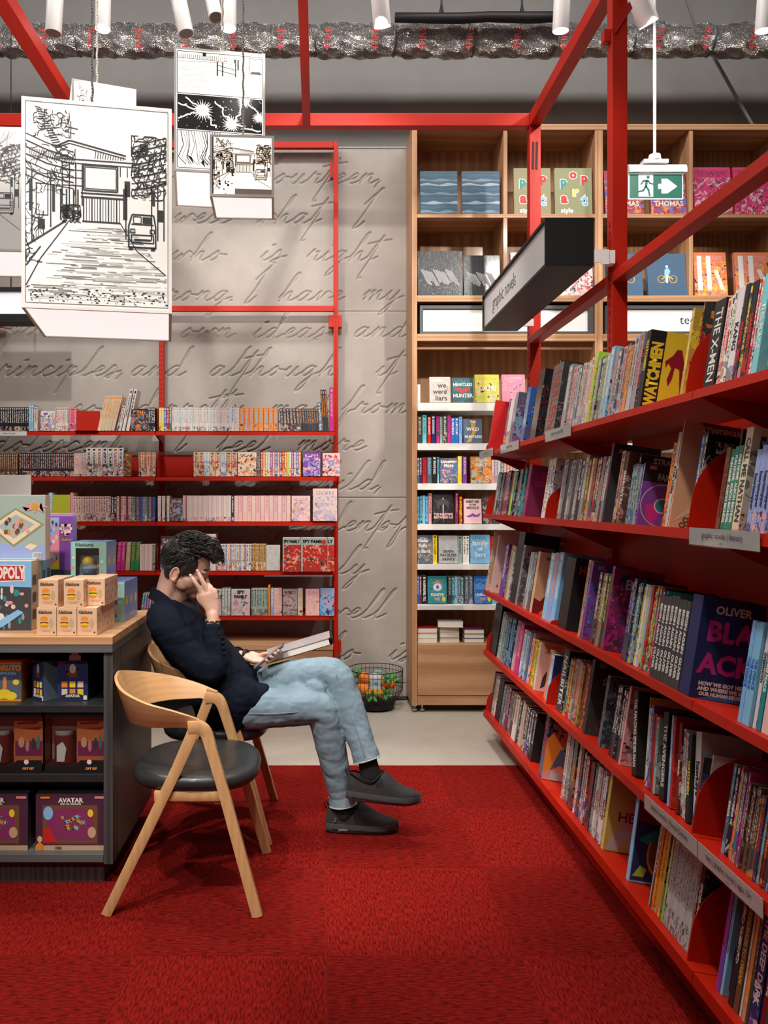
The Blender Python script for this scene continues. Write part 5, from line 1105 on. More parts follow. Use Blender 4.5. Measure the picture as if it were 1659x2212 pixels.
rb(3, 1500, 1505, 160, ['char'], 'red', 'blue', 'black comic with red letters upright by the divider', band=.3, spine='MARVEL', sc='red', out=.02)
rb(3, 1505.5, 1508, 168, 'white', 'lgrey', 'tan', 'thin white comic with a pale cover by the divider', art=0, words=[('MILES', 'dred', .6, .9, .04)], out=.04, d=.17)
rb(3, 1553, 1566, 196, ['slate', 'black'], ['lblue', 'white'], ['orange', 'plum'], 'dark comic just after the big curved divider', n=2, spine=['BARDA', 'DEAD'], sc='white', band=.2)
rb(3, 1568, 1588, 198, ['magenta', 'orange', 'teal', 'purple', 'magenta'], ['yellow', 'aqua', 'white'], ['orange', 'blue', 'lpink'], 'violet or magenta comic', n=5, band=.2, art=.6)
rb(3, 1590, 1612, 186, ['brown', 'char'], ['lgrey', 'tan'], 'red', 'slim dark brown comic of one series', n=5, band=.04)
rb(3, 1613, 1672, 188, ['char', 'brown', 'navy', 'olive', 'black', 'dred'], ['gold', 'orange', 'red', 'lblue'], ['blue', 'red'], 'slim black comic with small coloured letters', n=11, band=.1)
# --- bottom aisle shelf
rb(4, 1047, 1055, 84, ['plum', 'rose'], 'dred', 'pink', 'plum comic at the very end', n=2, band=.3)
rb(4, 1056, 1066, 86, ['char', 'lgrey', 'white'], 'char', 'orange', 'worn grey and white comic', n=3)
rb(4, 1067, 1076, 88, 'black', 'char', 'dred', 'black comic', n=2, art=.2)
rb(4, 1077, 1102, 92, ['slate', 'sage', 'plum', 'grey', 'brown'], ['lgrey', 'char'], 'char', 'dull slate or plum comic', n=5, band=.1)
rb(4, 1103, 1110, 94, 'white', 'red', 'blue', 'white comic with a red and blue block', art=0, band=0, shapes=None)
rb(4, 1111, 1122, 96, ['char', 'lgrey', 'tan'], 'white', 'brown', 'grey patterned comic', n=3)
rb(4, 1123, 1130, 96, 'char', 'white', 'blue', 'charcoal comic with a blue foot', n=2, band=.3)
rb(4, 1131, 1140, 98, ['navy', 'char'], ['white'], 'blue', 'navy comic', n=2, band=.5, art=.2)
rb(4, 1141, 1146, 104, 'black', 'lgrey', 'black', 'large black comic with thin white letters', art=0, d=.17, words=[('KOD', 'lgrey', .5, .8, .04), ('KEVIN', 'white', .5, .1, .012)])
rb(4, 1171, 1178, 164, 'navy', 'orange', 'white', 'thick film wrapped comic with an orange explosion', film=True, d=.15, out=.012, lean=-.03, art=.9, band=.0, spine='MARVEL', sc='red', txt=0,
   shapes=[([(0, 0), (1, 0), (1, .6), (.8, .5), (.6, .66), (.4, .52), (.2, .62), (0, .5)], 'orange'), (burst(.62, .44, .05, .45, 12, 4), 'peach'), (burst(.62, .44, .03, .2, 9, 5), 'white'), ([(.2, .12), (.45, .4), (.7, .42), (.95, .15), (.8, .1), (.5, .2)], 'slate'), ([(0, .0), (1, 0), (1, .1), (.5, .16), (0, .1)], 'rose'), ([(.2, .0), (.5, 0), (.5, .1), (.25, .11)], 'lgrey')])
rb(4, 1209, 1222, 168, ['lgrey', 'grey'], ['red', 'char'], 'char', 'grey film wrapped comic with a red block', n=2, film=True, lean=-.09, band=.3)
rb(4, 1225, 1232, 158, 'char', 'orange', 'red', 'dark comic with orange upright letters', lean=-.09, spine='CRISIS', sc='orange', txt=0, film=True, d=.17)
rb(4, 1234, 1243, 150, ['white', 'char'], 'red', 'blue', 'white and red comic', n=2, lean=-.09, band=.4)
rb(4, 1245, 1262, 142, ['slate', 'lgrey', 'red', 'char'], ['white', 'red'], ['blue', 'peri'], 'leaning comic in the mixed row', n=4, lean=-.09, band=.35)
rb(4, 1263, 1294, 146, ['char', 'grey', 'white', 'lgrey', 'white', 'white'], ['red', 'char', 'lblue'], ['char', 'blue'], 'slim white or black comic leaning', n=6, lean=-.07, band=.12, spine=['', '', 'MARVEL'], sc='red')
rb(4, 1297, 1302, 172, (.62, .5, .12), 'white', 'dred', 'yellow comic with a hand drawn figure in white trousers', art=0, txt=0, d=.165, lean=-.03, words=[('HEX', 'dred', .52, .42, .05)],
   shapes=[([(.05, .02), (.3, .02), (.45, .14), (.6, .02), (.9, .02), (.85, .26), (.2, .28)], 'lgrey'), ([(.25, .3), (.8, .28), (.75, .5), (.5, .66), (.4, .5)], 'rose'), ([(.6, .66), (.8, .6), (.8, .72), (.65, .74)], 'black'), ([(.3, .84), (.5, .86), (.5, .85), (.3, .83)], 'black'), ([(.55, .8), (.7, .72), (.71, .73), (.56, .81)], 'black')])
rb(4, 1352, 1358, 214, 'lblue', 'navy', 'lblue', 'blue edged comic with a dark red and orange picture', art=0, txt=0, d=.15, lean=-.05, shapes=[([(0.02, .02), (1, .02), (1, 1), (0.02, 1)], 'navy'), ([(0.02, .6), (1, .55), (1, .97), (.02, .98)], 'dred'), (circ(.6, .3, .22, 24, 1.3), 'orange'), (circ(.6, .3, .19, 24, 1.3), 'brown'), ([(.05, .06), (.3, .06), (.35, .14), (.2, .17)], 'lime'), ([(.1, .42), (.5, .56), (.7, .5), (.3, .38)], 'teal')])
rb(4, 1397, 1404, 212, ['lgrey', 'char'], 'white', 'red', 'thin comic before the orange ones', n=2)
rb(4, 1405, 1422, 212, ['orange', 'gold', 'orange', 'gold'], ['red', 'yellow'], ['orange', 'lgrey'], 'orange comic of one series', n=4, band=.1)
rb(4, 1423, 1430, 210, ['char', 'lime'], 'white', 'green', 'black or lime comic', n=2)
rb(4, 1431, 1484, 218, 'lgrey', ['grey', 'char'], ['red', 'teal', 'blue', 'dred', 'green'], 'slim white comic with a picture foot', n=18, band=.22, art=0, jig=.002)
rb(4, 1485, 1487, 240, 'red', 'white', 'white', 'thin red comic', spine='MARVEL', sc='white')
rb(4, 1488, 1496, 240, 'black', 'white', 'red', 'black comic lettered in white with a green and red cover', band=.3, spine='SPIDER-MAN', sc='white', txt=0, art=1, c3='green', d=.15) if False else rb(4, 1488, 1496, 240, 'black', 'green', 'dred', 'black comic lettered in white with a green and red cover', band=.2, spine='SPIDER-MAN', sc='white', txt=0, art=1, d=.15)
rb(4, 1546, 1554, 250, 'purple', 'magenta', 'blue', 'violet comic after the last curved divider', band=.1, art=0)
rb(4, 1555, 1560, 262, 'lblue', 'slate', 'peach', 'grey-blue comic with a peach cover', art=0, d=.14, txt=1, shapes=[([(.1, .45), (.9, .45), (.9, .95), (.1, .95)], 'peach'), ([(.1, .05), (.9, .05), (.9, .4), (.1, .4)], 'char')])
rb(4, 1572, 1582, 268, 'black', 'white', 'char', 'black book with irregular white marks', art=0)
rb(4, 1583, 1593, 274, 'brown', 'gold', 'char', 'dark book with yellow upright letters', art=0, txt=0, spine='COURAGE TO DREAM', sc='gold')
rb(4, 1594, 1600, 280, ['white', 'red'], 'orange', 'orange', 'white or red comic', n=2, art=.2)
rb(4, 1601, 1608, 282, 'orange', 'tan', 'olive', 'orange comic with an olive foot', band=.2, art=.2)
rb(4, 1609, 1614, 290, 'char', 'grey', 'char', 'charcoal comic beside the violet one', art=0)
rb(4, 1615, 1632, 300, 'navy', 'lpink', 'purple', 'violet-black book with big pale upright letters', art=0, txt=0, hard=True, spine='THE DEEP DARK', sc='lpink', band=.35)
rb(4, 1634, 1662, 300, ['dred', 'char', 'red'], 'white', 'orange', 'dark red comic at the frame edge', n=3)
# dividers: (shelf, px at foot, height)
for (li, px, h, lab) in ((0, 1041, .10, 'small red divider at the far end of the top aisle shelf'), (0, 1494, .215, 'curved red divider behind the thick black volume on the top aisle shelf'), (1, 1045, .17, 'curved red divider at the far end of the second aisle shelf'),
                         (1, 1185, .17, 'curved red divider next to the white comics on the second aisle shelf'), (1, 1499, .24, 'large curved red divider before the dark green books'), (3, 1044, .17, 'curved red divider at the far end of the fourth aisle shelf'),
                         (3, 1188, .17, 'curved red divider beside the blue comic on the fourth aisle shelf'), (3, 1509, .22, 'large curved red divider in the middle of the fourth aisle shelf'), (4, 1043, .16, 'curved red divider at the far end of the bottom aisle shelf'), (4, 1499, .24, 'large curved red divider on the bottom aisle shelf'), (2, 1198, .03, 'low red bookstop under the black hardback')):
    tag(bookend(li, px, h), lab, 'bookend', 'curved red dividers on the aisle shelves')
# tickets
ticket(0, 1037, 1066, 'DC | A-Z', '', 'short white shelf ticket at the far end of the top aisle shelf')
ticket(0, 1083, 1122, 'graphic novels', 'a-z', 'white shelf ticket below the magenta comic')
ticket(0, 1180, 1235, 'graphic novels | DC', 'comics', 'white shelf ticket below the charcoal lettered hardback')
ticket(1, 1492, 1645, 'graphic novels | literary', 'comics', 'white shelf ticket reading graphic novels literary below the curved divider')
ticket(3, 1395, 1509, 'graphic novels | Marvel Comics', 'comics', 'white shelf ticket reading graphic novels below the leaning white comics')
ticket(3, 1511, 1652, 'teen | graphic novels | ages 13+', 'comics', 'white shelf ticket reading teen graphic novels ages thirteen plus')
e = empty('shelf_ticket', (PX(-40, YS), YS-.003, WLEV[0]-.032), 0, 'white shelf ticket under the black manga on the wall shelving', 'label')
obj('card', bx(0, PX(58, YS)-PX(-40, YS), 0, .0015, 0, .030), M['label'], e); text('lettering', 'teen | manga', .016, M['ink'], e, (.19, -.0008, .016), (1, 0, 0), (0, 0, 1))
# ================================================================ ceiling spots
M['lamp_white'] = mat('lamp_housing_white', (.62, .61, .6), .4)
M['lens'] = mat('lamp_lens_lit', (1, 1, 1), .3, emit=(1, .97, .93), es=14)
M['lens_off'] = mat('lamp_lens_unlit', (.12, .12, .12), .3)
trk = empty('lighting_track', (0, 4.35, 4.42), 0, 'white ceiling lighting track carrying the cylinder spotlights', 'track')
o_ = obj('rail_bar', bx(-3.8, 4.2, -.02, .02, 0, .03), M['lamp_white'], trk)
for x in (-3, -1, 1, 3): obj('suspension', bx(x-.004, x+.004, -.004, .004, .03, .93), M['lamp_white'], trk)
def lamp(px, py, w, tx, ty, lit, lab, Y=4.35, up=.26):
    r = w*Y/FPX/2; p = P(px, py, Y); d = Vector((-tx, ty, 1)).normalized()   # from the lens back up the barrel
    e = empty('track_spotlight', p, 0, lab, 'spotlight', 'white cylinder spotlights under the ceiling')
    bm = bmesh.new(); tube(bm, [d*.0, d*.17, d*.172, d*.178, d*up], [r, r, r*.985, r, r], 32); obj('barrel', bm, M['lamp_white'], e, 40)
    bm = bmesh.new(); tube(bm, [-d*.0015, -d*.0003], [r*.9, r*.9], 28); obj('lens', bm, M['lens'] if lit else M['lens_off'], e)
    top = d*up; bm = bmesh.new(); tube(bm, [top-d*.02, top+d*.015, Vector((top.x, top.y, max(4.40-p.z, top.z+.03)))], [.010, .010, .009], 10); obj('stem', bm, M['lamp_white'], e)
    return e
lamp(115, 72, 35, -.06, .0, False, 'unlit white cylinder spotlight nearest the red diagonal beam')
lamp(222, 63, 33, .0, .05, True, 'lit white cylinder spotlight above the biggest lantern')
lamp(402, 73, 34, .22, .05, False, 'unlit tilted white spotlight above the three-picture lantern')
lamp(466, 38, 30, .2, .3, False, 'unlit tilted white spotlight half hidden behind the cords', Y=4.6)
lamp(494, 62, 33, .0, .05, True, 'lit white cylinder spotlight right beside the lantern cords')
lamp(826, 58, 38, .14, -.35, True, 'lit white spotlight tilted towards the room in the middle of the ceiling')
lamp(1211, 67, 35, -.02, -.1, True, 'lit white spotlight just before the thick red post')
lamp(1401, 52, 44, .55, -.3, True, 'lit white spotlight strongly tilted beside the thick red post')
lamp(1649, 67, 34, -.02, -.1, True, 'lit white spotlight above the end of the oak bookcase')

# ================================================================ exit sign
YE = 4.45; xL, xR = PX(1357, YE), PX(1475, YE); zb, zt = PZ(431, YE), PZ(376, YE)
e = empty('exit_sign', ((xL+xR)/2, YE, zb), 0, 'green and white running man exit sign with arrow hanging on a rod', 'sign')
w_ = xR-xL; h_ = zt-zb
M['exit_green'] = mat('exit_green', (.012, .10, .07), .35, emit=(.02, .16, .11), es=.35); M['exit_white'] = mat('exit_white', (.8, .82, .8), .35, emit=(.9, 1, .95), es=.28)
obj('panel', bx(-w_/2, w_/2, -.004, .004, 0, h_, .001), M['exit_white'], e)
obj('green_field', bx(-w_/2+.006, w_/2-.006, -.0052, -.0042, .006, h_-.004), M['exit_green'], e)
def ep(name, pts, m, y=-.0058):
    bm = bmesh.new(); bm.faces.new([bm.verts.new((-w_/2+p[0]*w_, y, p[1]*h_)) for p in pts]); bmesh.ops.triangulate(bm, faces=bm.faces); obj(name, bm, m, e)
ep('door_pictogram', [(.18, .1), (.45, .1), (.45, .96), (.18, .96)], M['exit_white'])
ep('arrow', [(.54, .40), (.72, .40), (.60, .22), (.71, .22), (.89, .5), (.71, .80), (.60, .80), (.72, .60), (.54, .60)], M['exit_white'])
ep('figure_head', [(.355+.030*math.cos(a), .86+.065*math.sin(a)) for a in [k*math.pi/8 for k in range(16)]], M['exit_green'], -.0066)
bm = bmesh.new()
for (A_, B_, w1_) in (((.33, .72), (.315, .48), .030), ((.36, .73), (.27, .71), .020), ((.27, .71), (.225, .58), .018), ((.355, .72), (.395, .61), .018), ((.395, .61), (.45, .59), .017), ((.32, .50), (.365, .35), .022), ((.365, .35), (.385, .13), .020), ((.315, .50), (.265, .33), .022), ((.265, .33), (.15, .28), .020)):
    a, b = Vector((-w_/2+A_[0]*w_, A_[1]*h_)), Vector((-w_/2+B_[0]*w_, B_[1]*h_)); t = (b-a).normalized(); nn = Vector((-t.y, t.x))*w1_*w_*.8; a -= t*.002; b += t*.002
    bm.faces.new([bm.verts.new((p.x, -.0066, p.y)) for p in (a+nn, a-nn, b-nn, b+nn)])
obj('figure_body', bm, M['exit_green'], e)
bm = bmesh.new(); prof = [(.03*math.cos(a), .03*math.sin(a)) for a in [k*math.pi/10 for k in range(11)]]
prism(bm, [(p[0], h_+.012+p[1]*1.3) for p in prof]+[(-.03, h_+.002), (.03, h_+.002)], -w_/2-.004, w_/2+.012, 'x'); obj('housing', bm, M['white'], e, 40)
bm = bmesh.new(); box(bm, -.075, .06, -.03, .03, h_+.052, h_+.072); obj('mount_plate', bm, M['white'], e)
bm = bmesh.new(); cyl(bm, (-.005, 0, h_+.072), (-.005, 0, h_+.105), .036, .03); obj('junction_box', bm, M['white'], e, 40)
bm = bmesh.new(); cyl(bm, (-.005, 0, h_+.10), (-.005, 0, 5.36-zb), .008, n=12); obj('rod', bm, M['white'], e, 40)

# ================================================================ paper lanterns with printed drawings
M['lantern'] = mat('lantern_film', (.70, .68, .65), .5, emit=(1, .97, .94), es=.10)
M['lantern_lit'] = mat('lantern_film_lit', (.8, .76, .7), .5, emit=(1, .93, .84), es=.7)
M['diffuser'] = mat('lantern_diffuser_lit', (.9, .88, .86), .5, emit=(1, .98, .96), es=.62)
M['lantern_frame'] = mat('lantern_frame_white', (.72, .70, .67), .45)
M['print_ink'] = mat('drawing_ink', (.012, .012, .014), .6); M['print_ochre'] = mat('drawing_ink_warm', (.22, .13, .04), .6)
class Draw:
    """ink drawing on a flat panel: u across, v up (metres)"""
    def __init__(s, w, h): s.v = []; s.f = []; s.w = w; s.h = h
    def quad(s, pts):
        k = len(s.v); pts = [(min(max(p[0], 0), 1)*s.w, min(max(p[1], 0), 1)*s.h) for p in pts]
        s.v += pts; s.f.append(tuple(range(k, k+len(pts))))
    def line(s, pts, t=.004):
        for (a, b), (c, d) in zip(pts[:-1], pts[1:]):
            L = math.hypot((c-a)*s.w, (d-b)*s.h)
            if L < 1e-6: continue
            nx_, ny_ = -(d-b)*s.h/L*t/2/s.w*s.w/s.w, (c-a)*s.w/L*t/2/s.h
            nx_ = -(d-b)*s.h/L*(t/2)/s.w
            s.quad([(a+nx_, b+ny_), (a-nx_, b-ny_), (c-nx_, d-ny_), (c+nx_, d+ny_)])
    def rect(s, a, b, c, d, t=.003): s.line([(a, b), (c, b), (c, d), (a, d), (a, b)], t)
    def fill(s, a, b, c, d): s.quad([(a, b), (c, b), (c, d), (a, d)])
    def poly(s, pts): s.quad(pts)
    def scrib(s, a, b, c, d, n, q, t=.002, ln=.05):
        for _ in range(n):
            u, v = q.uniform(a, c), q.uniform(b, d); pts = [(u, v)]; an = q.uniform(0, 6.28)
            for _ in range(q.randint(2, 5)):
                an += q.uniform(-1.2, 1.2); u = min(max(u+math.cos(an)*ln, a), c); v = min(max(v+math.sin(an)*ln*s.w/s.h, b), d); pts.append((u, v))
            s.line(pts, t*q.uniform(.5, 1.5))
    def obj(s, name, mt, parent, y=-.0012, off=(0, 0)):
        me = bpy.data.meshes.new(name); me.from_pydata([(p[0]+off[0], y, p[1]+off[1]) for p in s.v], [], s.f); me.materials.append(mt)
        o = bpy.data.objects.new(name, me); link(o, parent); o['kind'] = 'stuff'; return o
def street(D, q, dense=1.0, x0=0, y0=0, x1=1, y1=1):
    U = lambda u: x0+u*(x1-x0); V = lambda v: y0+v*(y1-y0)
    def L(pts, t=.003): D.line([(U(a), V(b)) for a, b in pts], t*dense)
    def Fi(a, b, c, d): D.fill(U(a), V(b), U(c), V(d))
    def Rr(a, b, c, d, t=.003): L([(a, b), (c, b), (c, d), (a, d), (a, b)], t)
    # centre building
    L([(.22, .80), (.30, .83), (.70, .77)], .005); L([(.20, .785), (.30, .815), (.70, .755)]); L([(.31, .84), (.31, .93)], .003); L([(.27, .90), (.36, .89)], .003); L([(.29, .87), (.34, .865)], .002)
    L([(.24, .735), (.80, .735)], .004); L([(.24, .715), (.80, .715)]); Rr(.40, .58, .64, .71, .005); Rr(.41, .59, .63, .70, .0025)
    for u in (.25, .30, .345, .39): L([(u, .50), (u, .715)], .004)
    for v in (.68, .64, .60): L([(.25, v), (.39, v)], .003)
    for u in (.66, .71, .76): L([(u, .66), (u, .71)], .003)
    L([(.38, .565), (.68, .565)], .005); L([(.38, .545), (.68, .545)], .006)
    for k in range(14): u = .40+k*.0195; L([(u, .42), (u, .54)], .002 if k % 3 else .004)
    L([(.39, .42), (.66, .42)], .005)
    for k in range(12): u = .48+k*.018; L([(u, .745), (u+.006, .785-.002*k)], .002)
    # left houses
    for k in range(7): v = .80-k*.035; L([(.0, v+.05), (.14, v+.01), (.33, v-.03+.004*k)], .003+.001*(k % 2))
    for k in range(26): u = .02+k*.012; L([(u, .78-.1*u), (u+.01, .74-.1*u)], .002)
    L([(.04, .30), (.04, .66)], .004); L([(.17, .38), (.17, .66)], .004); Rr(.07, .44, .15, .60, .003); Fi(.08, .37, .13, .42); Fi(.02, .46, .035, .62); Fi(.18, .46, .20, .60)
    for u in (.24, .28, .33, .36): L([(u, .42), (u, .58)], .005)
    Fi(.25, .43, .30, .50); Fi(.32, .44, .345, .47); L([(.0, .28), (.16, .36), (.28, .42)], .005); L([(.0, .18), (.10, .28)], .004)
    # right houses with tiled roofs
    for k in range(9): v = .86-k*.034; L([(.99, v+.02), (.86, v-.01), (.74, v-.045+.003*k)], .003+.002*(k % 2))
    for k in range(40): u = .76+q.uniform(0, .22); v = q.uniform(.60, .84); L([(u, v), (u+.012, v+.03)], .002)
    for (a, b, c, d) in ((.80, .80, .86, .84), (.86, .70, .90, .72), (.78, .77, .80, .80), (.93, .44, .97, .50), (.89, .52, .91, .60), (.68, .44, .71, .60), (.69, .56, .73, .64)): Fi(a, b, c, d)
    for u in (.70, .885, .93, .975): L([(u, .34), (u, .62)], .004)
    # van
    L([(.72, .30), (.72, .41), (.745, .47), (.90, .47), (.915, .41), (.915, .30)], .005); L([(.74, .42), (.90, .42)], .004); Fi(.82, .425, .89, .46); Rr(.755, .425, .81, .46, .003); Rr(.74, .325, .90, .365, .004); Fi(.76, .335, .88, .345); Fi(.72, .285, .75, .305); Fi(.88, .285, .91, .305)
    L([(.72, .30), (.92, .30)], .006); Rr(.735, .375, .765, .395); Rr(.875, .375, .905, .395)
    # tree top left, foliage right
    for k in range(16): L([(.06+k*.008, .99-k*.012), (.10+k*.009, .985-k*.011)], .003)
    D.scrib(U(.0), V(.55), U(.34), V(.80), int(60*dense), q, .002, .03); D.scrib(U(.05), V(.84), U(.30), V(.98), int(50*dense), q, .002, .02); D.scrib(U(.74), V(.55), U(.99), V(.88), int(120*dense), q, .0025, .03)
    D.scrib(U(.24), V(.41), U(.38), V(.50), int(50*dense), q, .003, .02); D.scrib(U(.0), V(.2), U(.12), V(.5), int(30*dense), q, .002, .03)
    L([(.29, .41), (.10, .22), (.0, .08)], .003); L([(.66, .42), (.78, .28), (.99, .16)], .003)
def ground(D, q, v0, v1, n, x0=0.0, x1=1.0):
    for k in range(n):
        v = v0+(v1-v0)*(k/n)**.9; u = x0+q.uniform(0, .05)
        lo = x0+max(0, (v-.10))*.9; hi = x1-max(0, v-.16)*1.0
        while u < hi:
            L = q.uniform(.02, .35)
            if u > lo and q.random() < .72: D.line([(u, v), (min(u+L, hi), v)], q.choice((.0008, .001, .0016)))
            u += L+q.uniform(.004, .05)
def lantern(name_loc, w, h, yaw, mpanel, lab, d=None, diff=.85):
    d = d or w; e = empty('paper_lantern', name_loc, yaw, lab, 'lantern', 'printed box lanterns hanging on cords')
    fb = .010
    bm = bmesh.new()
    for x in (0, w-fb):
        for y in (0, d-fb): box(bm, x, x+fb, y, y+fb, 0, h)
    for z in (0, h-fb):
        for y in (0, d-fb): box(bm, fb, w-fb, y, y+fb, z, z+fb)
        for x in (0, w-fb): box(bm, x, x+fb, fb, d-fb, z, z+fb)
    obj('frame', bm, M['lantern_frame'], e)
    for nm, b_ in (('front_sheet', bx(fb, w-fb, .0005, .0015, fb, h-fb)), ('rear_sheet', bx(fb, w-fb, d-.0015, d-.0005, fb, h-fb)), ('side_sheet', bx(.0005, .0015, fb, d-fb, fb, h-fb)), ('side_sheet', bx(w-.0015, w-.0005, fb, d-fb, fb, h-fb))): obj(nm, b_, mpanel, e)
    bm = bmesh.new(); box(bm, fb, w-fb, fb, d-fb, .004, .006); obj('diffuser', bm, M['diffuser'], e)
    return e
def cord(e, dx, dy, h, ztop, m=None, lab=None):
    pts = []
    for k in range(int((ztop-h)/.012)):
        pts.append((dx+.0016*math.sin(k*1.1), dy+.0016*math.cos(k*1.1), h+k*.012))
    bm = bmesh.new(); tube(bm, pts, .0045, 6); obj('cord', bm, M['cord'], e, True)
cm = mat('twisted_cord', (.3, .26, .24), .8); n = N(cm); w0 = n.n('ShaderNodeTexWave', bands_direction='DIAGONAL'); n.l(n.coord(), w0.inputs[0]); w0.inputs['Scale'].default_value = 60; n.base(n.ramp(w0.outputs[1], [(.35, (.10, .09, .085)), (.65, (.62, .56, .5))])); M['cord'] = cm
q = random.Random(11)
# the biggest lantern
Y1 = 2.6; xa = PX(46, Y1); z1 = PZ(664, Y1); W1 = .478; H1 = .683
big = lantern((xa, Y1, z1), W1, H1, math.radians(10.5), M['lantern'], 'biggest paper lantern printed with a black line drawing of a street and van')
D = Draw(W1-.02, H1-.02); D.line([(.006, .012), (.994, .012), (.994, .994), (.006, .994), (.006, .012)], .0016); street(D, q, 1.0, .01, .02, .99, .98); ground(D, q, .035, .40, 62, .01, .985)
for k in range(150): u = q.uniform(.01, .98); v = q.uniform(.02, .09); D.line([(u, v), (u+q.uniform(.003, .02), v+q.uniform(-.002, .003))], q.uniform(.0015, .004))
D.obj('printed_drawing', M['print_ink'], big, -.0008, (.01, .01))
D = Draw(W1-.02, H1-.02); q2 = random.Random(3)
for k in range(30): D.line([(q2.random(), v) for v in (q2.random(), q2.random(), q2.random())], .006)
me_ = D.obj('side_drawing', M['print_ink'], big, -.0008, (.01, .01)); me_.rotation_euler = (0, 0, math.pi/2); me_.location = (W1, 0, 0)
cord(big, W1*.42, W1*.5, H1, 4.42-z1)
# three-picture lantern behind
Y2 = 3.6; z2 = PZ(368, Y2); W2 = .408; H2 = PZ(100, Y2)-z2
l2 = lantern((PX(376, Y2), Y2, z2), W2, H2, math.radians(9), M['lantern_lit'], 'tall lit lantern with three stacked comic panels, the middle one black', d=.44)
def sub(a, b): return a, b
D = Draw(W2-.02, H2-.02)
D.rect(.01, .635, .99, .985, .003); D.rect(.01, .01, .99, .325, .003)
for k in range(26): u = .02+k*.022; D.line([(u, .93+q.uniform(-.01, .01)), (u, .965)], .002); 
D.line([(.02, .93), (.60, .925)], .002); D.line([(.02, .90), (.5, .915), (.98, .88)], .0015); D.fill(.30, .955, .34, .985)
for u in (.47, .53, .68): D.line([(u, .80), (u, .92)], .006)
for v in (.83, .87): D.line([(.47, v+.02), (.68, v-.01)], .003)
D.fill(.70, .86, .72, .95); D.fill(.66, .92, .69, .95); D.rect(.84, .84, .99, .97, .003); D.fill(.86, .84, .97, .86)
for k in range(14): D.line([(.5+q.uniform(-.05, .1), .66+k*.011), (.98, .67+k*.014)], .0008)
for k in range(12): D.line([(.02, .68+k*.016), (.02+q.uniform(.2, .45), .69+k*.017)], .0008)
# black middle panel with white bolts and bursts: the black is printed around them
D.fill(.01, .335, .99, .625)
# lowest: hair strands and an eye
for k in range(16):
    x = .05+k*.03; D.line([(x, .32), (x+.02+q.uniform(-.02, .04), .2), (x+q.uniform(-.03, .05), .10), (x+.05+q.uniform(-.02, .03), .04)], q.uniform(.001, .004))
D.poly([(.12, .12), (.14, .10), (.2, .04), (.18, .10)]); D.poly([(.28, .06), (.33, .02), (.31, .09)])
D.line([(.46, .20), (.52, .235), (.62, .235), (.72, .20)], .008); D.line([(.48, .12), (.56, .105), (.66, .125)], .003)
D.obj('printed_drawing', M['print_ink'], l2, -.0008, (.01, .01))
D = Draw(W2-.02, H2-.02); D.poly([(.60+.055*math.cos(a), .17+.05*math.sin(a)) for a in [k*math.pi/10 for k in range(20)]]); D.obj('eye_print', M['print_ink'], l2, -.0009, (.01, .01))
D = Draw(W2-.02, H2-.02); D.poly([(.60+.02*math.cos(a), .185+.018*math.sin(a)) for a in [k*math.pi/6 for k in range(12)]]); 
for (cx, cy, r) in ((.30, .50, .15), (.63, .40, .13), (.78, .60, .10), (.95, .47, .09)):
    n_ = 22; D.poly([(cx+(r if k % 2 else r*.42)*q.uniform(.75, 1)*math.cos(math.pi*k/n_), min(.622, max(.338, cy+(r if k % 2 else r*.42)*.72*q.uniform(.75, 1)*math.sin(math.pi*k/n_)))) for k in range(2*n_)])
def bolt(u, v, u1, v1, t=.006):
    pts = [(u, v)]
    for k in range(1, 9): pts.append((u+(u1-u)*k/8+q.uniform(-.03, .03), min(.62, max(.34, v+(v1-v)*k/8+q.uniform(-.015, .015)))))
    D.line(pts, t)
for b_ in ((.02, .55, .3, .5), (.02, .42, .3, .5), (.3, .5, .12, .61), (.63, .40, .45, .60), (.63, .40, .8, .6), (.45, .36, .3, .5), (.8, .6, .95, .5), (.63, .4, .98, .36)): bolt(*b_)
for k in range(70): u, v = q.uniform(.02, .98), q.uniform(.34, .62); D.quad([(u, v), (u+.008, v), (u+.008, v+.006), (u, v+.006)])
D.obj('white_print', M['lantern_lit'], l2, -.00092, (.01, .01)); cord(l2, W2*.55, .2, H2, 4.42-z2)
# small warm lantern
Y3 = 3.13; z3 = PZ(424, Y3); W3 = .250; H3 = PZ(290, Y3)-z3
l3 = lantern((PX(453, Y3), Y3, z3), W3, H3, math.radians(3), M['lantern_lit'], 'smallest lantern, warmly lit, with an ochre street drawing')
D = Draw(W3-.02, H3-.02); q = random.Random(5); street(D, q, .55, 0, -.05, 1, 1); D.obj('printed_drawing', M['print_ochre'], l3, -.0008, (.01, .01))
D = Draw(W3-.02, H3-.02); D.fill(0, 0, .02, 1)
for k in range(34): a, b = q.uniform(0, .33), q.uniform(0, .8); D.fill(a, b, a+q.uniform(.01, .05), b+q.uniform(.01, .06))
D.obj('side_drawing', M['print_ink'], l3, -.0009, (.01, .01))
D = Draw(W3-.02, H3-.02); D.poly([(.38, 0), (1, 0), (1, .09), (.38, .10)]); D.obj('ground_print', flat('ink_ground', (.42, .32, .24)), l3, -.0009, (.01, .01)); cord(l3, W3*.5, .12, H3, 4.42-z3)
# behind the biggest one
Y4 = 3.62; z4 = 2.42
l4 = lantern((PX(155, Y4), Y4, z4), .285, PZ(169, Y4)-z4, math.radians(20), M['lantern_lit'], 'lit lantern whose top corner peeks out behind the biggest one')
D = Draw(.265, PZ(169, Y4)-z4-.02); street(D, random.Random(9), .6); D.obj('printed_drawing', M['print_ink'], l4, -.0008, (.01, .01)); cord(l4, .12, .12, PZ(169, Y4)-z4, 4.42-z4)
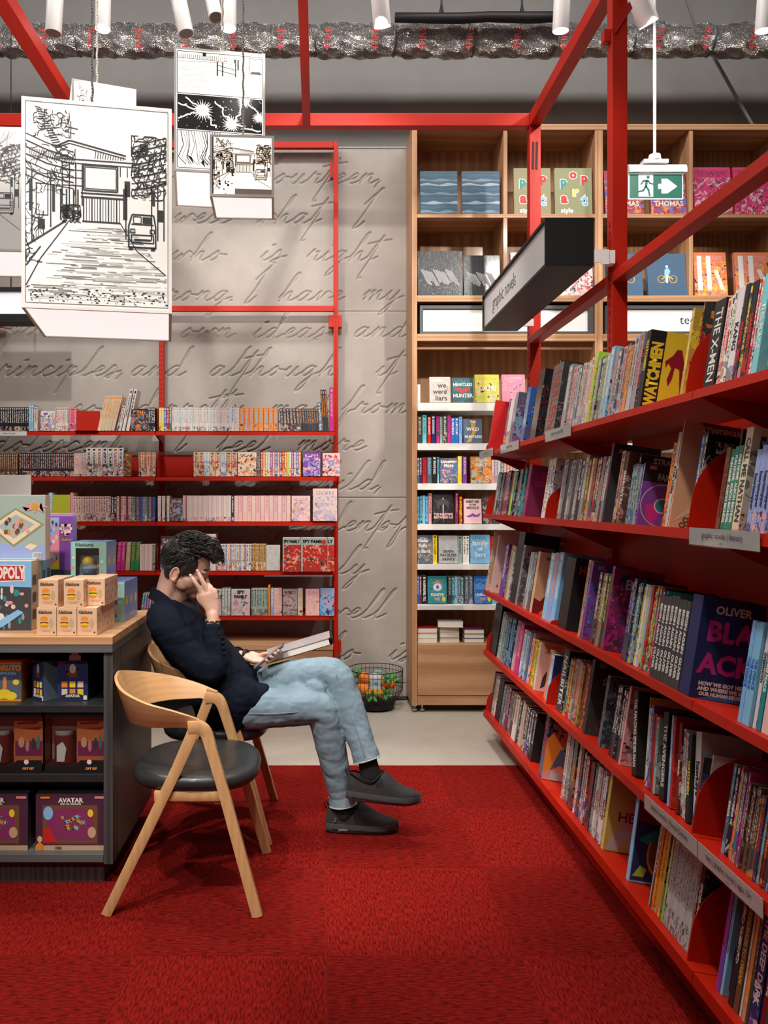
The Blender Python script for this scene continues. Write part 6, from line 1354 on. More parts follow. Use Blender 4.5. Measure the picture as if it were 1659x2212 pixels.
# at the frame edge
Y5 = 3.4; z5 = PZ(540, Y5); H5 = PZ(270, Y5)-z5; W5 = .40
l5 = lantern((PX(47, Y5)-W5, Y5-.0, z5), W5, H5, math.radians(3), M['lantern'], 'pale grey lantern beside the biggest one, cut by the picture edge')
D = Draw(W5-.02, H5-.02); street(D, random.Random(21), .6); 
for k in range(20): D.line([(.3+k*.035, .99), (q.uniform(.2, 1), .6)], .0012)
D.obj('printed_drawing', M['dark_grey'], l5, -.0008, (.01, .01)); cord(l5, .08, .2, H5, 4.42-z5)

# ================================================================ display counter
XR_ = -.757; YC0, YC1 = 2.985, 3.70; XLc = -2.05
ct = empty('display_counter', (XR_, YC0, 0), 0, 'charcoal wood display counter with an oak top and open shelves of boxed sets', 'counter')
def cobj(name, bm, m):
    o = obj(name, bm, M[m], ct); o.matrix_parent_inverse = Matrix.Translation((-XR_, -YC0, 0)); return o
cobj('oak_top', bx(XLc, XR_, YC0-.01, YC1, .900, .930, .002), 'counter')
cobj('top_board', bx(XLc, XR_-.001, YC0-.008, YC1-.01, .870, .899, .001), 'grey_edge')
cobj('side_panel', bx(XR_-.036, XR_-.002, YC0, YC1-.02, .085, .869, .001), 'grey_wood')
cobj('side_panel', bx(XLc, XLc+.036, YC0, YC1-.02, .085, .869, .001), 'grey_wood')
cobj('shelf', bx(XLc+.037, XR_-.037, YC0+.004, YC1-.05, .646, .673, .001), 'black_board')
cobj('shelf', bx(XLc+.037, XR_-.037, YC0+.004, YC1-.05, .388, .417, .001), 'black_board')
cobj('bottom_board', bx(XLc+.037, XR_-.037, YC0, YC1-.03, .092, .121, .001), 'grey_edge')
cobj('back_panel', bx(XLc+.037, XR_-.037, YC1-.045, YC1-.03, .122, .868), 'black')
cobj('plinth', bx(XLc+.04, XR_-.045, YC0+.045, YC1-.07, 0, .084), 'grey_wood')
def carton(name, px0, px1, py0, py1, Y, depth, c, lab, cat='box', yaw=0.0, zbase=None, group=None, side=None, top=None, coat=.3):
    z = zbase if zbase is not None else PZ(py1, Y); x0, x1 = PX(px0, Y), PX(px1, Y); h = PZ(py0, Y)-PZ(py1, Y)
    bm = bmesh.new(); box(bm, 0, x1-x0, 0, depth, 0, h, 0, .0012)
    bm.faces.ensure_lookup_table()
    for f in bm.faces:
        nrm = f.normal if f.normal.length else f.calc_center_median(); f.normal_update(); nrm = f.normal
        f.material_index = 1 if abs(nrm.x) > .7 else (2 if nrm.z > .7 else 0)
    fm = lambda cc: flat('card_%02x%02x%02x' % tuple(int(min(255, v*255)) for v in col(cc)), col(cc), .38, coat)
    o = obj(name, bm, [fm(c), fm(side or c), fm(top or c)]); o.location = (x0, Y, z); o.rotation_euler = (0, 0, yaw); tag(o, lab, cat, group); o['w'] = x1-x0; o['h'] = h; o['dp'] = depth; return o
def onf(o, pts, c, k=0, name='printed_shape', side=False):
    """flat print on the face turned to the room; pts in 0..1"""
    bm = bmesh.new(); w, h, d = o['w'], o['h'], o['dp']; q0 = o.get('pk', 0); o['pk'] = q0+1; k = q0*.28
    f = (lambda p: (p[0]*w, -.0005-.0002*k, p[1]*h)) if not side else (lambda p: (w+.0005+.0002*k, p[0]*d, p[1]*h))
    bm.faces.new([bm.verts.new(f(p)) for p in pts]); bmesh.ops.triangulate(bm, faces=bm.faces)
    return obj(name, bm, flat('ink_'+c, col(c)) if isinstance(c, str) else c, o)
def ont(o, s, c, u, v, size, fit=None, k=3, bold=.0006, side=False, **kw):
    w, h, d = o['w'], o['h'], o['dp']
    if side: return text('lettering', s, size, flat('ink_'+c, col(c)), o, (w+.0012, u*d, v*h), (0, 1, 0), (0, 0, 1), fit=fit, bold=bold, **kw)
    return text('lettering', s, size, flat('ink_'+c, col(c)), o, (u*w, -.0006-.00006*o.get('pk', 0), v*h), (1, 0, 0), (0, 0, 1), fit=fit, bold=bold, **kw)
ell = lambda cx, cy, rx, ry, n=14, a0=0, a1=2*math.pi: [(cx+rx*math.cos(a0+(a1-a0)*k/n), cy+ry*math.sin(a0+(a1-a0)*k/n)) for k in range(n+(1 if a1-a0 < 6 else 0))]
# small peach boxes, proto then copies
ZC = .9305
def peach_proto():
    bm = bmesh.new(); box(bm, 0, .0735, 0, .064, 0, .103, 0, .001)
    o = obj('figure_box', bm, flat('card_peachbox', (.72, .47, .30), .4, .2)); o['w'] = .0735; o['h'] = .103; o['dp'] = .064
    for k, (pts, c) in enumerate(((ell(.38, .60, .20, .09, 14), 'orange'), (ell(.38, .50, .24, .035, 12), 'lime'), (ell(.38, .455, .22, .03, 12), 'dred'), (ell(.38, .41, .22, .035, 12), 'yellow'), (ell(.38, .34, .20, .05, 12), 'orange'), (ell(.74, .45, .12, .17, 12), 'tan'))): onf(o, pts, c, k)
    ont(o, 'Rilakkuma', 'brown', .42, .84, .017, fit=.052, shear=.3)
    onf(o, [(.2, .20), (.8, .20), (.8, .215), (.2, .215)], 'tan'); onf(o, [(.3, .15), (.7, .15), (.7, .165), (.3, .165)], 'tan'); onf(o, ell(.88, .11, .05, .035, 8), 'brown', 1)
    for r in range(3):
        for c_ in range(2): onf(o, ell(.3+c_*.4, .25+r*.25, .12, .07, 8), ['rose', 'cream', 'tan'][(r+c_) % 3], 0, side=True)
    return o
pp = peach_proto(); used = False; cnt = 0
def put_peach(x, y, z, rz, lab):
    global used
    if not used: o = pp; used = True
    else:
        o = pp.copy(); COL.objects.link(o)
        for ch in pp.children: c = ch.copy(); c.parent = o; COL.objects.link(c)
    o.location = (x, y, z); o.rotation_euler = (0, 0, rz); tag(o, lab, 'box', 'small peach picture boxes stacked on the counter')
for col_ in range(3):
    for row in range(4): put_peach(PX(79, 3.0)+col_*.0755, 3.0+row*.0665, ZC, 0, 'small peach picture box, lower layer, %s column, %s row' % (['first', 'middle', 'last'][col_], nth(row+1)))
for col_, (px_, y_) in enumerate(((82, 3.003), (137, 3.0), (184, 3.052))):
    for row in range(3):
        if col_ == 1 and row == 0: dx = 0
        put_peach(PX(px_, y_)+.0*row, y_+.004+row*.0668, ZC+.1036, [0, .02, -.01][col_]*(row == 0), 'small peach picture box, upper layer, %s column, %s row' % (['first', 'middle', 'last'][col_], nth(row+1)))
# window boxes
def window_box(x, Y, z, w, h, d, lab, show=True):
    e = empty('window_box', (x, Y, z), 0, lab, 'box', 'mint and blue window boxes')
    mb = flat('card_mint', (.28, .55, .50), .35, .3); bb = flat('card_blue', (.10, .22, .55), .35, .3)
    bm = bmesh.new(); f = .02
    box(bm, 0, w, 0, .0015, 0, f); box(bm, 0, w, 0, .0015, h-.026, h); box(bm, 0, f, 0, .0015, f, h-.026); box(bm, w-.03, w, 0, .0015, f, h-.026); obj('front_frame', bm, mb, e)
    bm = bmesh.new(); box(bm, 0, .0015, .0016, d, 0, h); box(bm, w-.0015, w, .0016, d, 0, h); box(bm, .0016, w-.0016, d-.0015, d, 0, h); box(bm, .0016, w-.0016, .0016, d-.0016, 0, .0015); obj('carton', bm, bb, e)
    obj('lid', bx(.0016, w-.0016, .0016, d-.0016, h-.0015, h), bb, e)
    obj('backing', bx(.003, w-.003, d-.02, d-.018, .002, h-.003), flat('card_warmgrey', (.42, .36, .32)), e)
    obj('window', bx(f-.002, w-.028, .0018, .0022, f-.002, h-.024), M['clear_box'], e)
    bm = bmesh.new(); tube(bm, [(w*.42, d*.5, .03), (w*.42, d*.5, .035), (w*.42, d*.5, .07)], [.022, .027, .032], 20); obj('toy_tub', bm, flat('toy_blue', (.15, .42, .62), .3), e, 40)
    bm = bmesh.new(); ball(bm, (w*.42, d*.5, .075), .027, seg=18); obj('toy_dome', bm, flat('toy_yellow', (.85, .5, .05), .35), e, True)
    text('lettering', 'Rilakkuma', .022, M['ink'], e, (w*.38, -.0006, h-.013), (1, 0, 0), (0, 0, 1), fit=w*.5, bold=.0004)
    for k, (u, v, c) in enumerate(((.07, .6, 'cream'), (.07, .35, 'orange'), (.88, .75, 'rose'), (.88, .5, 'white'), (.88, .25, 'orange'), (.85, .93, 'tan'))):
        bm = bmesh.new(); bm.faces.new([bm.verts.new((u*w+.006*math.cos(a), -.0005, v*h+.006*math.sin(a))) for a in [i*math.pi/5 for i in range(10)]]); obj('printed_shape', bm, flat('ink_'+c, col(c)), e)
    bm = bmesh.new(); bm.faces.new([bm.verts.new((w+.0005, d*.5+.016*math.cos(a), h*.5+.022*math.sin(a))) for a in [i*math.pi/7 for i in range(14)]]); obj('printed_shape', bm, flat('ink_yellow', col('yellow')), e)
    return e
for k in range(3): window_box(PX(268, 3.33)-.15, 3.335+k*.081, ZC, .15, .165, .08, ['mint fronted window box on the counter behind the peach boxes', 'second window box back in the blue row', 'rearmost window box in the blue row beside the reader'][k])
for k in range(2): window_box(PX(229, 3.35)-.148, 3.355+k*.081, ZC+.166, .148, .165, .08, ['mint window box with a yellow toy, on top of the blue row', 'blue box right behind the mint one on top'][k])
# board games standing on edge
for k in range(4):
    o = carton('board_game', -140, 68, 1212, 1362, 3.118+k*.062, .058, 'lblue', ['blue board game box with a red title banner at the counter edge', 'board game box directly behind the red banner one', 'third board game box in the upright row', 'rearmost board game box in the upright row'][k], side=['cream', 'cream', 'lblue', 'sage'][k], top='cream', zbase=ZC, group='upright board games')
    if k == 0:
        o.location.x = PX(68, 3.118)-o['w']
        onf(o, [(.0, .0), (1, 0), (1, .62), (0, .66)], 'char', 0); onf(o, [(.60, .69), (.93, .71), (.93, .94), (.60, .95)], 'white', 1); onf(o, [(.60, .71), (.915, .725), (.915, .925), (.60, .935)], 'red', 2); ont(o, 'OPOLY', 'white', .78, .82, .062, k=4, bold=.003, fit=.115)
        qq = random.Random(4)
        for j in range(30): u, v = qq.uniform(.6, .95), qq.uniform(.03, .6); onf(o, ell(u, v, qq.uniform(.01, .035), qq.uniform(.02, .07), 7), qq.choice(['lpink', 'slate', 'grey', 'rose', 'white', 'teal', 'tan', 'plum']), 1+j % 3)
        onf(o, [(.62, .03), (.70, .05), (.92, .26), (.86, .30), (.64, .12)], 'lblue', 5)
    else: o.location.x = PX(68, 3.118)-o['w']-.002*k
    for v in (.15, .4, .65): onf(o, [(.2, v), (.8, v), (.8, v+.14), (.2, v+.14)], ['slate', 'tan', 'teal'][k % 3], 0, side=True)
o = carton('board_game', -130, 98, 1066, 1207, 3.20, .06, 'sage', 'grey-blue board game box with a diamond board picture, top of the pile', side='cream', top='cream', zbase=ZC+.2655)
o.location.x = PX(98, 3.20)-o['w']; qq = random.Random(8)
onf(o, [(0, 0), (1, 0), (1, .22), (0, .30)], 'peri', 0); onf(o, [(.46, .52), (.72, .80), (.99, .55), (.70, .20)], 'olive', 1); onf(o, [(.49, .52), (.72, .77), (.96, .55), (.70, .24)], 'cream', 2); onf(o, [(.55, .52), (.72, .70), (.90, .55), (.70, .33)], 'sage', 3)
for j in range(18): u, v = qq.uniform(.60, .84), qq.uniform(.42, .62); onf(o, ell(u, v, .02, .04, 7), qq.choice(['char', 'brown', 'gold', 'rose']), 4+j % 3)
onf(o, burst(.90, .82, .05, .14, 8, 2), 'rose', 4); onf(o, ell(.90, .82, .035, .06), 'gold', 5); onf(o, [(.80, .20), (.86, .26), (.93, .22), (.87, .15)], 'cream', 4); onf(o, [(.88, .03), (.97, .03), (.97, .12), (.88, .12)], 'white', 5)
for j in range(9): onf(o, [(.89+j*.009, .04), (.894+j*.009, .04), (.894+j*.009, .11), (.89+j*.009, .11)], 'black', 6)
# purple puzzle boxes on a carton
cb = carton('storage_carton', 96, 170, 1234, 1335, 3.47, .20, 'char', 'dark carton under the purple puzzle boxes', zbase=ZC)
for k in range(3):
    o = carton('puzzle_box', 98, 158, 1115, 1233, 3.47+k*.058, .055, 'purple', ['purple puzzle box with a rainbow picture and white jigsaw emblem', 'puzzle box just behind the purple one', 'rearmost lilac puzzle box'][k], side='peri', top='lpink', zbase=ZC+cb['h']+.001, group='purple puzzle boxes')
    if k == 0:
        onf(o, [(0, .02), (.5, .02), (.5, .97), (0, .97)], 'pink', 0); onf(o, [(0, .5), (.5, .75), (.5, .97), (0, .97)], 'peri', 1); onf(o, [(.1, .02), (.5, .02), (.5, .25)], 'yellow', 1); qq = random.Random(6)
        for j in range(20): onf(o, ell(qq.uniform(.05, .42), qq.uniform(.2, .9), .045, .04, 6), qq.choice(['peach', 'cream', 'blue', 'rose', 'char', 'white']), 2+j % 3)
        onf(o, [(.56, .68), (.68, .68), (.68, .63), (.78, .63), (.78, .68), (.92, .68), (.92, .74), (.97, .74), (.97, .79), (.92, .79), (.92, .85), (.78, .85), (.78, .80), (.68, .80), (.68, .85), (.56, .85), (.56, .79), (.51, .79), (.51, .74), (.56, .74)], 'lpink', 2)
        ont(o, '1000', 'purple', .74, .77, .018, k=4); ont(o, 'Sailor', 'gold', .75, .56, .02, k=4, shear=.3)
sg = empty('sign_holder', (PX(-60, 3.9), 3.66, ZC), 0, 'blank white acrylic sign panel standing behind the board games', 'sign')
obj('sheet', bx(0, PX(67, 3.66)-PX(-60, 3.9), 0, .003, .012, 1.43+57*3.66/FPX-ZC, .001), mat('sign_sheet', (.62, .60, .58), .4), sg); obj('foot', bx(.02, PX(67, 3.66)-PX(-60, 3.9)-.02, -.02, .035, 0, .011, .002), M['white'], sg)
# shelf goods
o = carton('puzzle_cube_box', -70, 45, 1432, 1521, 3.05, .13, 'slate', 'dark grey game box with orange cloud print at the shelf start', side='orange', top='orange', zbase=.6735); o.location.x = PX(46, 3.05)-o['w']
onf(o, [(0, .92), (1, .92), (1, 1), (0, 1)], 'orange', 0); onf(o, [(0, 0), (1, 0), (1, .04), (0, .04)], 'orange', 0); ont(o, 'NARUTO', 'orange', .72, .80, .030, fit=.11, bold=.0016); ont(o, 'SHIPPUDEN', 'lblue', .72, .67, .014, fit=.1)
for c_ in ((.68, .18, .13, .12), (.80, .13, .12, .1), (.58, .12, .1, .08), (.9, .46, .06, .07)): onf(o, ell(*c_), 'yellow', 1)
onf(o, [(.66, .28), (.72, .28), (.73, .5), (.65, .5)], 'orange', 2); onf(o, ell(.69, .55, .035, .05), 'peach', 3)
for (a_, b_, yaw, lab) in ((70, 110, .55, 'navy puzzle cube box turned corner-on'), (124, 190, 0, 'navy puzzle cube box with a white hang tab')):
    o = carton('puzzle_cube_box', a_, b_, 1432, 1518, 3.06 if yaw == 0 else 3.08, .10 if yaw == 0 else .085, 'navy', lab+' on the upper counter shelf', side='slate', zbase=.6735, yaw=-yaw*0+(-.62 if yaw else 0))
    w = o['w']
    onf(o, burst(.5, .72, .14, .26, 9, 3), 'brown', 0); onf(o, ell(.5, .80, .10, .12), 'peach', 1); onf(o, [(.47, .74), (.53, .74), (.56, .86), (.5, .93), (.44, .86)], 'lblue', 2)
    for r in range(2):
        for c_ in range(3): u = .14+c_*.26; v = .14+r*.19; onf(o, [(u, v), (u+.19, v), (u+.19, v+.15), (u, v+.15)], ['cream', 'orange', 'yellow'][(c_+r) % 3], 2)
    onf(o, ell(.5, .06, .42, .12, 12, 0, math.pi), 'black', 3); ont(o, 'AVATAR', 'white', .5, .115, .014, k=5); onf(o, [(.85, .02), (.97, .02), (.97, .13), (.85, .13)], 'white', 5); onf(o, [(.02, .93), (.25, .93), (.25, .98), (.02, .98)], 'red', 3)
    if not yaw:
        bm = bmesh.new(); prism(bm, [(w*.38, o['h']), (w*.38, o['h']+.028), (w*.46, o['h']+.028), (w*.46, o['h']+.02), (w*.68, o['h']+.02), (w*.68, o['h']+.028), (w*.76, o['h']+.028), (w*.76, o['h'])], .002, .003); box(bm, w*.38, w*.76, .002, .003, o['h']+.0205, o['h']+.030); obj('hang_tab', bm, M['white'], o)
for k, (a_, b_) in enumerate(((-42, 93), (97, 228))):
    Y = 3.0; x0, x1 = PX(a_, Y), PX(b_-3, Y); w = x1-x0; h = .222; d = .13; zb_ = .4175
    e = empty('gift_set', (x0, Y, zb_), 0, ['clear gift box with a cup and orange card, cut by the picture edge', 'clear gift box with a cup and orange card at the counter end'][k], 'gift box', 'clear gift sets on the middle counter shelf')
    obj('tray', bx(0, w, 0, d, 0, .028, .001), M['black'], e)
    bm = bmesh.new(); prism(bm, [(0, .028), (w*.5, .028), (w*.6, .048), (w, .048), (w, .0285), (0, .0285)][:4]+[(w, .028)], -.0002, .001); obj('front_lip', bm, M['black'], e)
    obj('lid', bx(0, w, 0, d, h-.014, h, .001), M['black'], e)
    obj('lid_print', bx(.004, w-.004, .004, d-.004, h, h+.0006), flat('ink_yellow', col('yellow')), e); obj('lid_print', bx(w*.3, w-.006, .02, d-.03, h+.0007, h+.0012), flat('ink_lblue', col('lblue')), e)
    bm = bmesh.new(); box(bm, 0, w, 0, .0008, .028, h-.014); box(bm, 0, .0008, .001, d, .028, h-.014); box(bm, w-.0008, w, .001, d, .028, h-.014); obj('clear_sleeve', bm, M['clear_box'], e)
    obj('picture_card', bx(w*.50, w-.006, .03, .034, .03, h-.016), flat('ink_ochre', (.62, .17, .06)), e)
    obj('rear_card', bx(.004, w*.49, .07, .072, .03, h-.016), flat('card_rosegrey', (.40, .20, .17)), e)
    for j, (pts, c) in enumerate((([(.52, .25), (.97, .25), (.97, .5), (.52, .5)], 'plum'), (ell(.62, .48, .05, .09), 'peach'), (ell(.72, .42, .03, .10), 'rose'), (ell(.82, .45, .035, .11), 'char'), (ell(.90, .48, .03, .12), 'teal'), ([(.55, .82), (.9, .84), (.88, .80), (.55, .79)], 'dred'), ([(.6, .72), (.95, .74), (.9, .70)], 'dred'))):
        bm = bmesh.new(); bm.faces.new([bm.verts.new((p[0]*w, .0294-.0003*j, p[1]*h)) for p in pts]); obj('printed_shape', bm, flat('ink_'+c, col(c)), e)
    bm = bmesh.new(); tube(bm, [(w*.27, .045, .03), (w*.27, .045, .032), (w*.27, .045, .135), (w*.27, .045, .137)], [.033, .036, .036, .033], 28); obj('cup', bm, flat('cup_brown', (.12, .03, .025), .35, .3), e, 40)
    bm = bmesh.new(); cyl(bm, (w*.27, .045, .1375), (w*.27, .045, .147), .034); obj('cup_lid', bm, flat('cup_lid_grey', (.3, .28, .27), .3), e, 40)
    bm = bmesh.new(); bm.faces.new([bm.verts.new(p) for p in ((w*.27-.018, .0075, .04), (w*.27+.010, .0075, .04), (w*.27+.018, .0075, .09), (w*.27+.004, .0075, .115), (w*.27-.018, .0075, .10))]); obj('cup_label', bm, flat('ink_white', col('white')), e)
    text('lettering', 'GIFT SET', .011, flat('ink_orange', col('orange')), e, (w*.78, -.0008, .017), (1, 0, 0), (0, 0, 1), bold=.0005)
    bm = bmesh.new(); bm.faces.new([bm.verts.new((w*.75+.009*math.cos(a), -.0012, .042+.009*math.sin(a))) for a in [i*math.pi/8 for i in range(16)]]); obj('round_sticker', bm, flat('ink_lpink', col('lpink')), e)
for k, (a_, b_, Y, lab) in enumerate(((-95, 60, 3.02, 'purple-brown map puzzle box cut by the picture edge'), (77, 229, 3.02, 'purple-brown puzzle box with a yellow map on the lowest counter shelf'), (-85, 72, 3.09, 'dark box behind the edge puzzle'), (98, 231, 3.09, 'dark box behind the map puzzle'))):
    o = carton('puzzle_box', a_, b_, 1724 if k < 2 else 1712, 1846, Y, .058, (.07, .025, .05) if k < 2 else 'black', lab, zbase=.1215, side='char', top='char')
    if k < 2:
        onf(o, [(0, .0), (1, 0), (1, .09), (0, .09)], 'tan', 0); onf(o, [(.10, .12), (.88, .12), (.88, .80), (.10, .80)], 'brown', 0); onf(o, [(.16, .18), (.82, .18), (.82, .74), (.16, .74)], 'plum', 1)
        qq = random.Random(3)
        for j in range(16): onf(o, [(x_, min(max(y_, .16), .76)) for x_, y_ in burst(qq.uniform(.38, .68), qq.uniform(.38, .62), .02, .06, 6, j)], 'gold' if j % 5 else 'lblue', 2)
        onf(o, ell(.18, .66, .07, .12), 'lblue', 3); onf(o, [(.12, .14), (.3, .14), (.2, .42), (.10, .38)], 'red', 3); onf(o, ell(.80, .32, .06, .1), 'tan', 3); onf(o, ell(.78, .66, .04, .07), 'yellow', 3); onf(o, ell(.06, .20, .035, .06), 'peach', 4); onf(o, ell(.06, .07, .05, .07), 'orange', 4)
        ont(o, 'AVATAR', 'white', .5, .885, .024, k=4, bold=.001); ont(o, 'THE LAST AIRBENDER', 'lgrey', .5, .82, .008, k=4); ont(o, '1000', 'brown', .32, .045, .014, k=4, bold=.0006)
        onf(o, [(.84, .92), (.98, .92), (.98, .96), (.84, .96)], 'rose', 3); onf(o, [(.07, .92), (.2, .92), (.2, .955), (.07, .955)], 'orange', 3)

# ================================================================ wooden armchairs
M['leather'] = mat('black_leatherette', (.022, .024, .026), .38, coat=.1); n = N(M['leather']); n.bump(n.noise(n.coord(), 380, 2).outputs[0], .12, .001)
def chair(cx, cy, lab):
    e = empty('armchair', (cx, cy, 0), 0, lab, 'chair', 'bent wood armchairs with black seats')
    # bent back band
    ctrl = [(.058, -.213), (-.02, -.226), (-.13, -.222), (-.22, -.165), (-.268, -.08), (-.280, 0), (-.268, .08), (-.22, .165), (-.13, .222), (-.02, .226), (.058, .213)]
    pts = catmull([(a, b, 0) for a, b in ctrl], 8); m = len(pts); rings = []
    for i, p in enumerate(pts):
        s_ = abs(i/(m-1)*2-1); tp = .792-.131*s_**1.35+.004*s_; ht = .150*(1-s_)**.75*.72+.052; ht = .052+.104*max(0, 1-s_**1.5*1.28)
        bt = tp-ht; t = (pts[min(i+1, m-1)]-pts[max(i-1, 0)]).normalized(); nn = Vector((-t.y, t.x, 0))   # outward
        tl = .050*(1-s_)**.6; th = .0065
        a = p+nn*(th)+Vector((0, 0, tp)); b = p-nn*th+Vector((0, 0, tp)); c = p-nn*(th+tl)+Vector((0, 0, bt)); d = p+nn*(th-tl)+Vector((0, 0, bt))
        r_ = .003
        rings.append([a-Vector((0, 0, r_)), a-nn*r_, b+nn*r_, b-Vector((0, 0, r_)), c+Vector((0, 0, r_)), c+nn*r_, d-nn*r_, d+Vector((0, 0, r_))])
    bm = bmesh.new(); loft(bm, rings); bmesh.ops.recalc_face_normals(bm, faces=bm.faces); obj('back_band', bm, M['ash_band'], e, 35)
    def leg(path, wa, wb, ta, tb):
        """square section following a path in its own side plane"""
        P_ = [Vector(p) for p in path]; m = len(P_); rings = []
        for i, p in enumerate(P_):
            t = (P_[min(i+1, m-1)]-P_[max(i-1, 0)]).normalized(); u = Vector((0, 1, 0)); u = (u-t*u.dot(t)).normalized(); v = t.cross(u); f = i/(m-1)
            w = (wa+(wb-wa)*f)/2; h = (ta+(tb-ta)*f)/2; c = .10
            rings.append([p+v*w*a+u*h*b for a, b in ((1, 1-c), (1-c, 1), (-1+c, 1), (-1, 1-c), (-1, -1+c), (-1+c, -1), (1-c, -1), (1, -1+c))])
        bm = bmesh.new(); loft(bm, rings); bmesh.ops.recalc_face_normals(bm, faces=bm.faces); return bm
    for s_ in (-1, 1):
        y0, y1 = s_*.214, s_*.252
        f = lambda z: y0+(y1-y0)*(1-z/.65)
        front = [(.018, y0, .641), (.048, y0, .642), (.070, y0, .632), (.084, y0, .610), (.100, f(.56), .56), (.140, f(.43), .43), (.262, y1, .0)]
        obj('leg', leg(catmull(front[:5], 4)[:-1]+[Vector(p) for p in front[4:]], .046, .036, .030, .026), M['ash'], e, 35)
        obj('leg', leg([(.046, y0-s_*.001, .650 if s_ < 0 else .672), (-.02, f(.5), .50), (-.262, y1*.965, .0)], .042, .034, .026, .024), M['ash'], e, 35)
        obj('side_rail', leg([(-.100, f(.40)-s_*.012, .402), (.128, f(.40)-s_*.012, .402)], .034, .034, .020, .020), M['ash'], e, 35)
    for x in (-.085, .12): obj('cross_rail', bx(x-.012, x+.012, -.215, .215, .372, .404, .002), M['ash'], e)
    # upholstered seat
    bm = bmesh.new(); rings = []
    N_ = 56
    prof = [(.0, .410), (.78, .408), (.93, .412), (.985, .425), (1.0, .440), (.985, .455), (.93, .466), (.8, .470), (.6, .467), (.3, .462), (.05, .460)]
    for (rr, z) in prof:
        ring = []
        for k in range(N_):
            a = 2*math.pi*k/N_; ca, sa = math.cos(a), math.sin(a); ex = 2/2.9
            x = .022+.232*rr*math.copysign(abs(ca)**ex, ca); y = .238*rr*math.copysign(abs(sa)**ex, sa)*(1-.10*max(0, -ca)*rr)
            ring.append((x, y, z+.006*abs(sa)**2*rr))
        rings.append(ring)
    loft(bm, rings); bmesh.ops.recalc_face_normals(bm, faces=bm.faces); obj('seat', bm, M['leather'], e, True)
    return e
chair(-.469, 3.03, 'empty bent wood armchair with a black padded seat beside the counter')
chair(-.469, 3.605, 'bent wood armchair the reader is sitting in, behind the empty one')

# ================================================================ wire basket of soft toys
bc_ = P(811, 1083, 5.60); BX, BY = bc_.x, 5.60
e = empty('wire_basket', (BX, BY, 0), 0, 'black wire basket of plush carrots on the concrete floor by the wall', 'basket')
bm = bmesh.new(); tube(bm, [(0, 0, .004), (0, 0, .006), (0, 0, .04), (0, 0, .042)], [.118, .128, .135, .128], 40); obj('base_pan', bm, M['black'], e, 40)
for (z, r) in ((.268, .190), (.235, .189), (.13, .188)):
    bm = bmesh.new(); tube(bm, [(r*math.cos(a), r*math.sin(a), z) for a in [2*math.pi*k/48 for k in range(48)]], .003 if z > .25 else .002, 6, closed=True); obj('hoop', bm, M['black_metal'], e, True)
for k in range(40):
    a = 2*math.pi*k/40; c, s_ = math.cos(a), math.sin(a)
    bm = bmesh.new(); tube(bm, [(.19*c, .19*s_, .268), (.188*c, .188*s_, .13), (.132*c, .132*s_, .035)], .0016, 5); obj('wire', bm, M['black_metal'], e, True)
M['plush_o'] = mat('plush_orange', (.85, .22, .02), .9); M['plush_g'] = mat('plush_green', (.10, .36, .10), .9); M['plush_w'] = mat('plush_grey', (.58, .54, .54), .9)
for k in ('plush_o', 'plush_g', 'plush_w'): n = N(M[k]); n.bump(n.noise(n.coord(), 220, 3).outputs[0], .5, .004)
def carrot(x, y, z, rot, lab):
    e = empty('plush_carrot', (BX+x, BY+y, z), 0, lab, 'soft toy', 'plush carrots in the wire basket'); e.rotation_euler = rot
    bm = bmesh.new(); tube(bm, [(0, 0, -.055), (0, 0, -.045), (0, 0, -.01), (0, 0, .02), (0, 0, .035), (0, 0, .04)], [.006, .018, .033, .038, .026, .008], 20); obj('body', bm, M['plush_o'], e, True)
    for j in range(5):
        a = j*1.257; bm = bmesh.new(); tube(bm, [(.006*math.cos(a), .006*math.sin(a), .036), (.02*math.cos(a), .02*math.sin(a), .055), (.036*math.cos(a), .036*math.sin(a), .072), (.046*math.cos(a), .046*math.sin(a), .080)], [.008, .011, .010, .004], 10); obj('leaf', bm, M['plush_g'], e, True)
for a in ((-.10, -.02, .185, (0, -1.0, 0), 'plush carrot high against the basket side nearest the reader'), (.085, -.08, .165, (.9, .2, 0), 'plush carrot with leaves to the front in the basket, upper one'), (-.035, -.085, .085, (1.5, -.3, 0), 'plush carrot lying low at the basket front with hanging leaves'),
          (.065, -.075, .082, (1.2, .5, 0), 'plush carrot low in the basket beside the bookcase side'), (-.105, -.055, .115, (.6, 2.2, 0), 'plush carrot low at the reader side of the basket'), (.02, .08, .12, (.3, .2, 0), 'plush carrot at the back of the basket'), (.12, .02, .13, (-.4, .9, 0), 'plush carrot with green leaves near the bookcase')): carrot(a[0]*.80, a[1]*.80, a[2]+.020, *a[3:])
e = empty('plush_animal', (BX+.0, BY-.01, .20), 0, 'grey plush animal with a turquoise bow in the basket middle', 'soft toy')
bm = bmesh.new(); ball(bm, (0, 0, .0), .042, 1.05, .9, .95, 20); ball(bm, (0, .005, -.055), .036, 1, .9, 1.1, 16); obj('body', bm, M['plush_w'], e, True)
for s_ in (-1, 1):
    bm = bmesh.new(); ball(bm, (s_*.036, 0, .022), .014); obj('ear', bm, M['plush_w'], e, True); bm = bmesh.new(); ball(bm, (.018+s_*.012, -.01, .052), .012, 1.2, .5, .8); obj('bow', bm, flat('bow_turquoise', (.2, .5, .55), .8), e, True)
tg = tri('product_card', bx(-.035, .035, -.001, .001, 0, .10), flat('card_sky', (.35, .6, .7)), 'light blue product card with a red dot in front of the grey plush', 'card'); tg.location = (BX-.005, BY-.072, .115); tg.rotation_euler = (.12, 0, 0)
